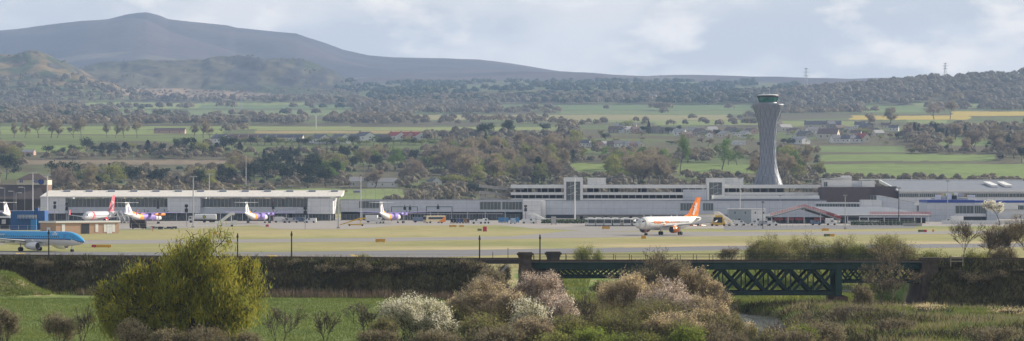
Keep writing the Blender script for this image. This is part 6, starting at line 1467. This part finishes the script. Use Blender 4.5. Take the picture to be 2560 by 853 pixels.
for y0 in (0.0, 8.0):
    lattice(bp(1372), bp(1742), bz(672.5), bz(694), .85, .17, 2, y0, 'lattice', .28)
    lattice(bp(1750), bp(2090), bz(672.5), bz(734), 3.3, .42, 1, y0, 'deep_truss', .55)
    lattice(bp(2106), bp(2303), bz(672.5), bz(705), 1.75, .26, 1, y0, 'lattice', .36)
    for px in (1746, 2097):
        b = MB(); b.bx(bp(px) - .45, bp(px) + .45, y0 - .4, y0 + .4, bz(741), bz(672)); b.build('end_post', gr3, t)
    for k in range(1, 6): b = MB(); x = bp(1750) + k * 3.4; b.bx(x - .09, x + .09, y0 - .2, y0 + .2, bz(729), bz(673)); b.build('truss_upright', gr2, t)
    b = MB(); x = xL + .3
    while x < xR: b.bx(x - .04, x + .04, y0 - .25, y0 - .17, bz(656), bz(637)); x += 2.44
    for q in (bz(637.5), bz(645)): b.bx(xL, xR, y0 - .24, y0 - .18, q - .03, q + .03)
    b.build('railing', grn, t)
b = MB(); b.bx(xL, xR, .5, 7.5, bz(658), bz(654)); 
for k in range(24): b.bx(xL + k * 2.44 + .4, xL + k * 2.44 + .6, .2, 7.8, bz(670), bz(658.1))
b.build('deck', ballast, t); b = MB()
for o in (1.6, 3.05, 4.95, 6.4): b.bx(xL, xR, o - .04, o + .04, bz(653.9), bz(651.5))
b.build('rail', railm, t)
b = MB(); b.bx(bp(2105), bp(2138), 2, 5.8, bz(731), bz(729)); 
for k in range(7): x = bp(2107) + k * .3; b.lathe([(.04, bz(728.9)), (.12, bz(725)), (.05, bz(720)), (.1, bz(717))], 8, c=(x, 2.1, 0))
b.bx(bp(2105), bp(2138), 2.0, 2.2, bz(716.9), bz(715)); b.build('balustrade', mat('pale_green_paint', (.42, .48, .45), rough=.7), t)
for px in (1746, 2100):
    b = MB(); b.bx(bp(px) - 1.1, bp(px) + 1.1, -1, 9, -6, bz(741.5)); b.build('stone_pier', mat('pier_brick_stone', (.16, .10, .08), rough=.95, var=.3, scale=2, bump=.3), t)
def pillar(px0, px1, y, ytop, zb, label):
    D = y; x0, x1 = X(px0, D), X(px1, D); zt = Z(ytop, D); t = thing('stone_pillar', label, 'pillar', ((x0 + x1) / 2, y, zb)); w_ = (x1 - x0) / 2; h = zt - zb
    b = MB(); b.bx(-w_, w_, -w_ * .9, w_ * .9, 0, h - .75); b.build('shaft', stone, t); b = MB(); b.bx(-w_ - .12, w_ + .12, -w_ - .05, w_ + .05, h - .745, h - .45); b.bx(-w_ - .3, w_ + .3, -w_ - .2, w_ + .2, h - .445, h - .15); b.bx(-w_ - .1, w_ + .1, -w_, w_, h - .145, h); b.build('cap', stone, t)
pillar(1297, 1329, 433.5, 630.5, 1.5, 'stone pillar with a moulded cap at the left end of the bridge, near side'); pillar(1367, 1399, 447, 629, 1.5, 'stone pillar at the left end of the bridge, far side, right of the near one')
pillar(2307, 2343, 433.5, 643.5, -1.5, 'tall stone pillar at the right end of the bridge, near side'); pillar(2377, 2410, 446, 642.5, 2.0, 'stone pillar at the right end of the bridge, far side, beside the wooden barrier')
t = thing('bridge_abutment', 'buff stone abutment under the left end of the bridge', 'abutment', (0, 0, 0)); b = MB(); b.prism([(X(1296, 434), -6), (X(1296, 434), 2.4), (X(1372, 434), 2.4), (X(1372, 434), -6)], 1, 434.9, 446); b.build('wall', stone, t); b = MB(); b.prism([(X(1372.3, 434), -6), (X(1372.3, 434), 1.1), (X(1407, 434), .95), (X(1420, 434), -2.2), (X(1424, 434), -6)], 1, 434.8, 446.1); b.build('bearing_wall', stoneb, t)
t = thing('bridge_abutment', 'dark stone abutment with a flared foot under the right end of the bridge', 'abutment', (0, 0, 0)); b = MB(); b.prism([(X(2287, 434), -6), (X(2287, 434), -3.1), (X(2298, 434), -1.4), (X(2304, 434), 1.5), (X(2304, 434), 2.7), (X(2365, 434), 3.4), (X(2400, 434), 3.4), (X(2400, 434), -6)], 1, 434.6, 446); b.build('wall', stone, t)
for px, y0, lab in [(122, 573, 'dark lineside post beside the nose of the blue airliner'), (594, 582, 'dark lineside post seen through the willow top'), (729, 577, 'dark lineside post right of the willow'), (1199, 587, 'dark lineside post left of the bridge pillars'), (1350, 585, 'dark lineside post between the two left bridge pillars')]:
    x = X(px, 440); y = rz_(x) - 3.9; x = X(px, y); t = thing('lineside_post', lab, 'post', (x, y, TOPZ - .1)); h = Z(y0, y) - TOPZ; b = MB(); b.tube((0, 0, 0), (0, 0, h), .11, .09, 8); b.build('pole', mat('tarred_timber', (.03, .028, .025), rough=.8), t); b = MB(); b.box((0, -.1, h - .5), (.3, .2, .35)); b.build('fitting', dark, t)
for px, y0, lab in [(1232, 627, 'thin short lineside rod left of the two thin rods'), (1270, 617, 'thin lineside rod just left of the bridge'), (903, 636, 'short thin rod on the embankment top, centre left')]:
    x = X(px, 443.5); t = thing('lineside_rod', lab, 'rod', (x, 443.5 if px > 1000 else rz_(x) + 3.5, TOPZ - .2)); b = MB(); b.tube((0, 0, 0), (0, 0, Z(y0, 443) - TOPZ), .05, n=5); b.build('rod', dark, t); b = MB(); b.box((0, 0, .15), (.2, .2, .3)); b.build('foot', conc, t)
t = thing('wooden_barrier', 'grey wooden two-rail barrier beside the far right bridge pillar', 'barrier', (X(2392, 430), 430, 3.2), 0); b = MB()
for x in (-.9, .9): b.bx(x - .08, x + .08, -.08, .08, 0, 1.5)
for z in (.7, 1.2): b.bx(-1, 1, -.14, -.085, z - .08, z + .08)
b.build('rail', mat('grey_timber', (.3, .27, .22), rough=.9, var=.2), t)
t = thing('wire_fence', 'wire fence rods leaning down the embankment left of the bridge', 'fence', (X(1240, 428), 428, 0)); b = MB(); b.tube((-1.5, -1.5, .2), (1.6, 0, 3.4), .05); b.tube((-1.1, -1.7, .2), (1.9, -.2, 3.5), .05); b.build('rod', steel, t)

# ---------------------------------------------------------------- near trees and shrubs
def near_tree(px, wpx, ytop, D, style, label, name=None, cat=None, group=None, seed=None, zb=None, dens=1.0):
    global NT
    sparse = style == 'sparse'; style = 'bare' if sparse else style
    NT += 1; sd = seed or NT * 31; rd = np.random.default_rng(sd); x = X(px, D); zb = ground_z(x, D) - .1 if zb is None else zb
    h = Z(ytop, D) - zb; wd = wpx * D / F
    o_ = dict(blossom=('blossom_tree', 'tree'), pink=('blossom_tree', 'tree'), brown=('spring_tree', 'tree'), bare=('bare_tree', 'tree'), bud=('budding_tree', 'tree'), green=('green_shrub', 'shrub'), lime=('lime_shrub', 'shrub'), dark=('dark_shrub', 'shrub'), tanb=('tan_shrub', 'shrub'))[style]
    t = thing(name or o_[0], label, cat or o_[1], (x, D, zb), 0, group)
    shrub = style in ('green', 'lime', 'dark', 'tanb')
    if style == 'bare':
        S, T = grow(sd, 6, kids=(4, 4, 3, 3, 3) if D > 350 else (4, 3, 3, 2, 2), ang=(.5, .5, .55, .6, .6), ratio=.68, L0=.4, wig=.14, r0=.015, r_taper=.66, stems=1 if D > 350 else 2, spread0=.5)
    elif shrub: S, T = grow(sd, 5, kids=(4, 4, 4, 3), ang=(.5, .55, .6, .6), ratio=.66, L0=.42, stems=5, wig=.14, r0=.012, spread0=.7)
    else: S, T = grow(sd, 6, kids=(5, 4, 4, 3, 3), ang=(.6, .55, .55, .6, .6), ratio=.7, L0=.24, trunk=.15, stems=3 if wd > h * .8 else 2, wig=.13, r0=.014, up=.12, spread0=.6)
    S, T = scaled(S, T, wd, h)
    area = wd * h; b = MB(); wood_mesh(b, S, .014 if style != 'bare' else .025, 3); b.build('trunk', dict(bare=bark, blossom=bark_d, pink=bark_d).get(style, bark), t)
    c = MB(); vals = []
    def put(n_, sp, sz, el, al=0., zmin=None):
        V, Fq, v = leaf_cloud(T, max(50, int(n_ * area * dens)), sp, sz, rd, elong=el, align=al, zmin=zmin, clump=1.1); c.add(V, Fq); vals.append(v)
    def put2(name_, m, n_, sp, sz, el, al=0.):
        V, Fq, v = leaf_cloud(T, max(50, int(n_ * area * dens)), sp, sz, rd, elong=el, align=al, clump=1.3); q = MB(); q.add(V, Fq); q.build(name_, m, t, attr=v)
    if style == 'blossom': put(420, .2, .13, 1.3); m = LM['blos']; put2('twigs', LM['bud'], 150, .25, .07, 4.5, .4)
    elif style == 'pink': put(420, .22, .12, 1.3); m = LM['pink']; put2('twigs', LM['twigp'], 200, .2, .07, 10, .8)
    elif style == 'brown': put(460, .22, .12, 2.0, .2); m = LM['tan']; put2('twigs', LM['twigp'], 200, .2, .07, 10, .8)
    elif style == 'bare': put(30 if sparse else 100 if D > 350 else 22, .2, .05, 7, .6); m = LM['twig']
    elif style == 'bud': put(170, .3, .13, 1.6); m = LM['bud']; put2('twigs', LM['twig'], 120, .25, .06, 6, .5)
    elif style == 'green': put(230, .3, .16, 1.5, zmin=0.05); m = LM['bud']
    elif style == 'lime': put(330, .25, .15, 1.4, zmin=.05); m = LM['lime']
    elif style == 'dark': put(260, .28, .13, 2.2, .2, zmin=.05); m = LM['scrub']
    else: put(220, .25, .12, 2.6, .5, zmin=.05); m = LM['tan']
    c.build('crown', m, t, attr=np.concatenate(vals)); return t
NT = 0
# the big willow: three leaning stems, drooping sprays
def willow():
    D = 300.; x = X(455, D); zb = ground_z(x, D); t = thing('willow_tree', 'huge yellow green willow with drooping sprays in the left foreground', 'tree', (x, D, zb)); sc_ = D / F; rd = np.random.default_rng(3)
    crown = MB(); vals = []
    # sub-crowns: centre px, width px, top row, share
    for i, (px, wpx, ty, n_, sd) in enumerate([(545, 200, 562, 19000, 5), (430, 170, 600, 8500, 6), (315, 170, 645, 7500, 7), (605, 160, 636, 8500, 8), (270, 130, 700, 6000, 9), (480, 260, 660, 9000, 11), (620, 130, 745, 5000, 12), (330, 230, 735, 9000, 13), (520, 220, 740, 8000, 14)]):
        S, T = grow(sd, 6, kids=(5, 4, 4, 3, 3), ang=(.5, .55, .6, .7, .8), ratio=.68, L0=.42, wig=.16, r0=.02, up=.1, droop=.05)
        h = Z(ty, D) - zb; S, T = scaled(S, T, wpx * sc_, h); off = (px - 455) * sc_
        for A, ci, zi in ((S, 0, 2), (S, 3, 5), (T, 0, 2)): A[:, ci] += off * np.clip(A[:, zi] / h, 0, 1) ** .6
        dy = rd.uniform(-2.5, 2.5); S[:, [1, 4]] += dy; T[:, 1] += dy
        b = MB(); wood_mesh(b, S, .03, 4); b.build('trunk' if i == 0 else 'limb', bark_d, t)
        V, Fq, v = leaf_cloud(T, n_, .42, .17, rd, elong=3.2, droop=1.0, clump=1.0); crown.add(V, Fq); vals.append(v)
    crown.build('crown', LM['willow'], t, attr=np.concatenate(vals))
willow()
NTREES = [
 (1310, 120, 742, 318, 'blossom', 'pale blossoming tree in the gap between brown and pink trees'), (1690, 110, 715, 330, 'pink', 'pale blossom tree below the start of the deep truss'), (2500, 110, 575, 440, 'bare', 'dense bare thicket tree between the trees on the right embankment'),
 (1868, 70, 806, 352, 'tanb', 'small dry scrub clump standing at the water edge, left'), (1935, 60, 815, 340, 'tanb', 'small dry scrub clump standing at the water edge, right'),
 (1000, 130, 745, 322, 'blossom', 'smaller white blossom tree at the left of the bigger one'), (1090, 120, 770, 316, 'blossom', 'low white blossom shrub tree right of the bigger one'), (1165, 150, 722, 334, 'brown', 'brownish tree left behind the wide brown pink tree'), (1275, 130, 730, 324, 'brown', 'tan pink tree between the wide brown tree and the pink blossom'),
 (1320, 110, 700, 338, 'pink', 'narrow pink blossom tree left of the abutment'), (1410, 120, 775, 314, 'bud', 'olive brown tree right below the low pink blossom'), (1590, 190, 690, 350, 'brown', 'big tan tree behind the olive scrub, under the bridge'),
 (1560, 170, 770, 315, 'bud', 'yellowish budding tree low in the centre'), (1660, 160, 770, 316, 'brown', 'tan tree low in the centre right'), (1900, 110, 812, 312, 'bud', 'olive scrub tree at the river bend'), (1945, 90, 800, 318, 'bare', 'grey bare sapling before the water'), (1750, 150, 730, 330, 'brown', 'reddish tan tree below the start of the deep truss'), (1790, 130, 770, 322, 'bud', 'olive twiggy tree at the left river bank'),
  (2050, 120, 800, 322, 'dark', 'dark scrub right of the river bend'), (1980, 110, 825, 306, 'dark', 'dark scrub at the bottom edge below the river'), (1330, 120, 790, 312, 'brown', 'tan shrub tree under the pink blossom trees'), (1200, 150, 780, 314, 'bud', 'olive twiggy shrub tree under the wide brown tree'),
 (1700, 130, 790, 312, 'bud', 'olive budding tree above the bright lime shrub'), (1440, 100, 800, 308, 'green', 'dull green shrub left of the lime shrubs'), (960, 90, 790, 310, 'bud', 'olive twiggy shrub left under the white blossom'), (1690, 120, 650, 430, 'dark', 'dark thicket against the bridge girder'), (1620, 120, 668, 432, 'dark', 'dark thicket hiding the lattice girder'),
 (2320, 160, 765, 392, 'tanb', 'dry reedy scrub in front of the right abutment'), (2430, 170, 780, 385, 'green', 'green and dry scrub on the bank below the right embankment'), (2540, 150, 775, 385, 'tanb', 'dry scrub on the bank at the right edge'), (2150, 170, 765, 385, 'dark', 'dark brambles on the bank below the bridge pier'), (2250, 120, 800, 350, 'dark', 'dark bramble clump at the lower right'), (2480, 140, 820, 330, 'dark', 'dark scrub in the lower right corner'), # px, width, top row, distance, style, label
 (1035, 180, 727, 318, 'blossom', 'white blossoming tree left of the brown twiggy trees in the foreground'), (1215, 205, 692, 330, 'brown', 'wide brownish pink twiggy tree right of the white blossom tree'), (1130, 90, 760, 326, 'bud', 'small olive tree between the white blossom and the wide brown tree'),
 (1350, 150, 674, 335, 'pink', 'pinkish white blossoming tree in front of the left bridge abutment'), (1385, 120, 735, 322, 'pink', 'lower pink blossom tree below the left bridge abutment'), (1575, 190, 672, 345, 'brown', 'broad tan twiggy tree in front of the bridge, left of centre'),
 (1660, 130, 694, 340, 'pink', 'pale pinkish tree under the bridge deck between two tan trees'), (1738, 140, 658, 348, 'brown', 'tall reddish tan tree where the deep truss begins'), (1645, 165, 612, 428, 'sparse', 'dark bare tree reaching above the bridge railing'), (1460, 95, 732, 318, 'bare', 'slim pale bare tree between the pink blossom and the broad tan tree'),
 (1620, 190, 740, 325, 'bud', 'olive tree below the pale pinkish tree'), (1500, 120, 745, 328, 'bud', 'olive scrub tree below the broad tan tree'), (1800, 120, 720, 345, 'bare', 'bare grey tree left of the river'), (1828, 100, 785, 330, 'bare', 'small bare tree in front of the river, left'), (2030, 110, 775, 335, 'bare', 'small bare tree in front of the river, right'),
 (700, 125, 760, 312, 'bare', 'low bare tree right of the willow'), (815, 70, 775, 315, 'bare', 'thin bare tree in the green field, middle one'), (915, 110, 755, 318, 'bare', 'bare crooked tree left of the white blossom tree'), (205, 80, 762, 312, 'bare', 'leaning bare tree left of the willow'),
 (145, 95, 782, 312, 'dark', 'dark rounded shrub at the lower left'), (10, 70, 770, 310, 'dark', 'dark twiggy shrub at the left edge'), (335, 105, 798, 292, 'tanb', 'cream flowering bush in front of the willow'), (420, 90, 820, 290, 'dark', 'brown shrub at the foot of the willow, left'), (510, 130, 812, 290, 'dark', 'brown shrub at the foot of the willow, right'), (610, 90, 828, 292, 'dark', 'small brown shrub right below the willow'),
 (1480, 130, 822, 305, 'lime', 'lime green shrub at the bottom centre'), (1560, 90, 832, 303, 'lime', 'small lime shrub right of the bottom centre'), (1712, 100, 812, 305, 'lime', 'bright lime shrub below the tall tan tree'), (2015, 60, 812, 318, 'lime', 'round lime shrub right of the river bend'), (1985, 70, 815, 318, 'green', 'olive shrub left of the round lime shrub'), (1620, 100, 825, 304, 'green', 'green shrub between two lime shrubs'), (1390, 110, 832, 304, 'green', 'green shrub under the pink blossom trees'),
 (1240, 160, 815, 308, 'dark', 'brown scrub under the wide brown tree'), (1090, 150, 828, 306, 'dark', 'brown scrub under the white blossom tree'), (940, 110, 825, 306, 'dark', 'brown scrub under the crooked bare tree'), (1825, 100, 830, 310, 'dark', 'brown scrub at the bottom right of the centre'), (1780, 90, 800, 318, 'dark', 'brown thicket below the bare grey tree'),
 (2195, 200, 600, 402, 'sparse', 'spreading bare tree in front of the right part of the bridge'), (2232, 130, 690, 398, 'sparse', 'small bare tree right of the spreading tree under the bridge'), (2152, 60, 712, 408, 'dark', 'dark ivy-like shrub beside the bridge pier'), (2215, 90, 800, 340, 'bare', 'thin bare sapling at the lower right'), (2100, 70, 770, 350, 'bare', 'thin bare sapling in the rough grass'),
 (1895, 90, 590, 492, 'bud', 'olive tree behind the bridge, leftmost of the row'), (1945, 135, 577, 486, 'bud', 'large olive tree behind the bridge, second of the row'), (2010, 120, 574, 490, 'bud', 'grey olive tree behind the bridge, third of the row'), (2065, 90, 598, 488, 'green', 'bright green tree behind the bridge in mid row'), (2105, 85, 586, 484, 'bud', 'brown green tree behind the bridge in mid row'), (2150, 80, 606, 482, 'green', 'low green tree behind the bridge, right part'), (2205, 140, 582, 480, 'bud', 'broad olive tree behind the bridge, right part'), (2262, 80, 612, 482, 'bud', 'low olive tree at the right end of the row behind the bridge'),
 (1470, 74, 613, 500, 'green', 'round bright green bush behind the bridge railing, left'), (1822, 90, 614, 500, 'bare', 'round bare bush behind the bridge railing'), (2340, 90, 622, 470, 'green', 'sparse green bush right of the far bridge pillar'), (1505, 70, 700, 470, 'green', 'green shrub seen under the left lattice'),
 (2408, 105, 552, 434, 'sparse', 'slender bare tree standing on the right embankment'), (2468, 120, 560, 435, 'sparse', 'second bare tree on the right embankment'), (2530, 150, 532, 434, 'bare', 'dense bare tree at the right edge'), (2575, 150, 540, 435, 'bare', 'bare tree cut by the right edge'), (2440, 90, 620, 452, 'green', 'olive bush behind the right embankment trees'), (2510, 90, 610, 455, 'dark', 'dark bush at the right end of the embankment'),
 (1230, 90, 665, 424, 'dark', 'dark shrub on the embankment slope left of the bridge'), (80, 40, 640, 462, 'green', 'small green bush on the embankment top at the far left'), (910, 40, 634, 452, 'green', 'tiny green shrub on the embankment top, centre left'),
]
for px, wpx, ty, D, st, lab in NTREES: near_tree(px, wpx, ty, D, st, lab)
for i, px in enumerate([20, 60, 110, 175, 205, 690, 735, 780, 815, 860, 905, 950, 985, 1040, 1085, 1130, 1165, 1205, 1260, 2390, 2425, 2465, 2500, 2545]):
    x = X(px, 440); y = rz_(x) - random.uniform(5, 9); near_tree(px, random.uniform(34, 66), random.uniform(646, 668) if px < 1300 else random.uniform(655, 690), y, 'dark', 'low bramble bush on the upper slope of the railway embankment', 'bramble_bush', 'bush', 'bramble bushes on the embankment slope', dens=.6)
t = thing('blossom_tree', 'white blossoming tree by the airport hoarding at the far right', 'tree', (X(2500, 1150), 1150, 0)); S, T = grow(901, 5); S, T = scaled(S, T, 14, 10); b = MB(); wood_mesh(b, S, .06, 3); b.build('trunk', bark, t); V, Fq, v = leaf_cloud(T, 2500, .4, .45, rng, 1.3); b = MB(); b.add(V, Fq); b.build('crown', LM['blos'], t, attr=v)

# ---------------------------------------------------------------- ground cover (nobody could count it)
def blades(name, label, n_, xr, yr, m, h, w_=.05, cond=None, lean=.35, seed=1, dz=0.0):
    rd = np.random.default_rng(seed); x = rd.uniform(*xr, n_); y = rd.uniform(*yr, n_)
    if cond is not None: k = cond(x, y); x = x[k]; y = y[k]
    z = near_z(x, y) + dz; k = len(x); hh = rd.uniform(.5, 1.3, k) * h * (.5 + vnoise(x / 1.7, y / 1.7, seed)); an = rd.uniform(0, 2 * math.pi, k); ln = rd.normal(0, lean, (k, 2)) * hh[:, None]
    dx = np.cos(an) * w_; dy = np.sin(an) * w_
    V = np.stack([np.stack([x - dx, y - dy, z - .05], 1), np.stack([x + dx, y + dy, z - .05], 1), np.stack([x + ln[:, 0], y + ln[:, 1], z + hh], 1)], 1).reshape(-1, 3)
    b = MB(); b.add(V, np.arange(k * 3).reshape(-1, 3)); v = np.repeat(np.clip(fbm(x / 5., y / 5., 3, seed) + .5 + rd.normal(0, .15, k), 0, 1), 3)
    tag(b.build(name, m, attr=v), label, kind='stuff')
def dq(x, y): return y - rail_y(x)
slope = lambda x, y: (dq(x, y) > -15.5) & (dq(x, y) < -3.6) & ((x < 4) | (x > 62))
blades('embankment_scrub', 'brown brambles and dead grass on the embankment slope', 150000, (-100, 92), (421, 462), LM['bram'], .75, .09, slope, .5, 11)
blades('embankment_grass', 'mixed green and dry grass on the embankment', 38000, (-100, 92), (421, 462), LM['grass'], .5, .07, lambda x, y: slope(x, y) & ((dq(x, y) > -6.5) | (fbm(x / 6., y / 3., 3, 90) > .1)), .45, 12)
blades('embankment_top_grass', 'dry pale grass fringe along the embankment top', 30000, (-100, 92), (430, 470), LM['reed'], .45, .05, lambda x, y: (dq(x, y) > -5.4) & (dq(x, y) < -3.7) & ((x < 3) | (x > 63)), .3, 13)
blades('reed_bed', 'dry pinkish reeds at the foot of the embankment', 26000, (-66, 4), (420, 442), mat('dry_pink_reed', (.23, .17, .12), rough=.9, var=.2), 1.1, .05, lambda x, y: (dq(x, y) > -18.5) & (dq(x, y) < -14.2), .15, 14)
blades('field_edge_grass', 'ridge of rough grass along the edge of the green field', 26000, (-90, 0), (412, 446), LM['grass'], .55, .06, lambda x, y: (dq(x, y) > -18.4) & (dq(x, y) < -16.6), .4, 15)
blades('mound_grass', 'tufty grass on the mound at the far left', 30000, (-96, -58), (425, 445), LM['grass'], .45, .06, lambda x, y: near_z(x, y) > -1.15, .45, 16)
blades('field_crop', 'short green crop in the field', 170000, (-75, 6), (316, 427), leafmat('young_crop', (.15, .19, .055), .2, 0, .3), .2, .05, lambda x, y: (dq(x, y) < -18.4) & (np.abs(x) < y * .185), .3, 17)
right = lambda x, y: (river_dist(x, y) > 3.0) & (np.abs(x) < y * .19) & (x > -6 + (440 - y) * .03) & (dq(x, y) < np.where((x > 60) | (x < 4), -15.5, -1))
blades('bank_weeds', 'short green weeds close to the river', 40000, (0, 60), (300, 445), LM['lime'], .35, .06, lambda x, y: (river_dist(x, y) > 2.6) & (river_dist(x, y) < 7) & (fbm(x / 6., y / 6., 3, 69) > 0), .5, 25)
blades('rough_grass', 'rough grass and weeds on the river banks', 150000, (-6, 86), (300, 437), LM['grass'], .55, .06, right, .5, 18)
blades('dry_reeds', 'tall dry grass and reeds in the right foreground', 90000, (8, 86), (300, 434), LM['reed'], .9, .045, lambda x, y: right(x, y) & (fbm(x / 9., y / 6., 4, 66) > .02), .25, 19)
blades('bramble_thicket', 'low dark brambles in the right foreground', 90000, (-4, 86), (300, 436), LM['bram'], .9, .1, lambda x, y: right(x, y) & (fbm(x / 8., y / 5., 4, 67) > .06), .6, 20)
blades('bank_grass', 'grass on the ground between the bridge and the airfield', 60000, (0, 72), (440, 530), LM['grass'], .5, .08, lambda x, y: (river_dist(x, y) > 5) & (x > 3) & (x < 66), .4, 21)
blades('airfield_edge_grass', 'long dry grass at the near edge of the airfield', 60000, (-105, 105), (448, 640), LM['reed'], .22, .06, lambda x, y: (dq(x, y) > 9) & (fbm(x / 30., y / 20., 3, 68) > .0) & (GD(632) > y) , .3, 22)

# ---------------------------------------------------------------- pylons and the wind turbine
def pylon(px, y0, y1, D, label):
    x = X(px, D); z0 = float(far_z(x, D)[0]); h = Z(y0, D) - z0; t = thing('pylon', label, 'pylon', (x, D, z0)); w_ = h * .09; b = MB()
    for sx in (-1, 1):
        for sy in (-1, 1): b.tube((sx * w_, sy * w_, 0), (sx * .5, sy * .5, h), .32, .22, 4)
    n_ = 7
    for k in range(n_):
        a = k / n_; c = (k + 1) / n_; wa, wb = w_ + (.5 - w_) * a, w_ + (.5 - w_) * c
        b.tube((-wa, -wa, h * a), (wb, -wb, h * c), .2, n=4); b.tube((wa, -wa, h * a), (-wb, -wb, h * c), .2, n=4)
    b.build('lattice_mast', steel, t)
    for f, q in ((.96, .13), (.82, .2), (.68, .16)): b = MB(); b.prism([(-h * q, h * f), (h * q, h * f), (0, h * f + 1.4)], 1, -.3, .3); b.build('crossarm', steel, t)
pylon(2015, 170, 208, 5750, 'tall pylon on the skyline right of the control tower'); pylon(2363, 157, 186, 5760, 'pylon on the wooded skyline at the upper right'); pylon(1652, 188, 210, 8200, 'faint pylon on the low skyline left of the control tower'); pylon(1015, 258, 284, 5000, 'pylon in the middle of the fields, left of centre'); pylon(603, 246, 270, 5300, 'faint pylon in the fields below the crags')
D = base_D(790, 322); x = X(790, D); z0 = float(far_z(x, D)[0]); h = Z(290, D) - z0; t = thing('wind_turbine', 'small white wind turbine in the green field, left of centre', 'wind turbine', (x, D, z0)); b = MB(); b.tube((0, 0, 0), (0, 0, h), .5, .3, 8); b.build('tower', white, t)
b = MB(); b.box((0, -.2, h + .2), (.8, 1.8, .8)); b.build('nacelle', white, t)
for a in (.3, 2.4, 4.5):
    b = MB(); c, s_ = math.cos(a), math.sin(a); b.prism([(c * .2 - s_ * .3, h + .2 + s_ * .2 + c * .3), (c * .2 + s_ * .3, h + .2 + s_ * .2 - c * .3), (c * 5.2, h + .2 + s_ * 5.2)], 1, -1.2, -1.05); b.build('blade', white, t)
for lst in PROTO.values():
    for p in lst: purge(p[0])
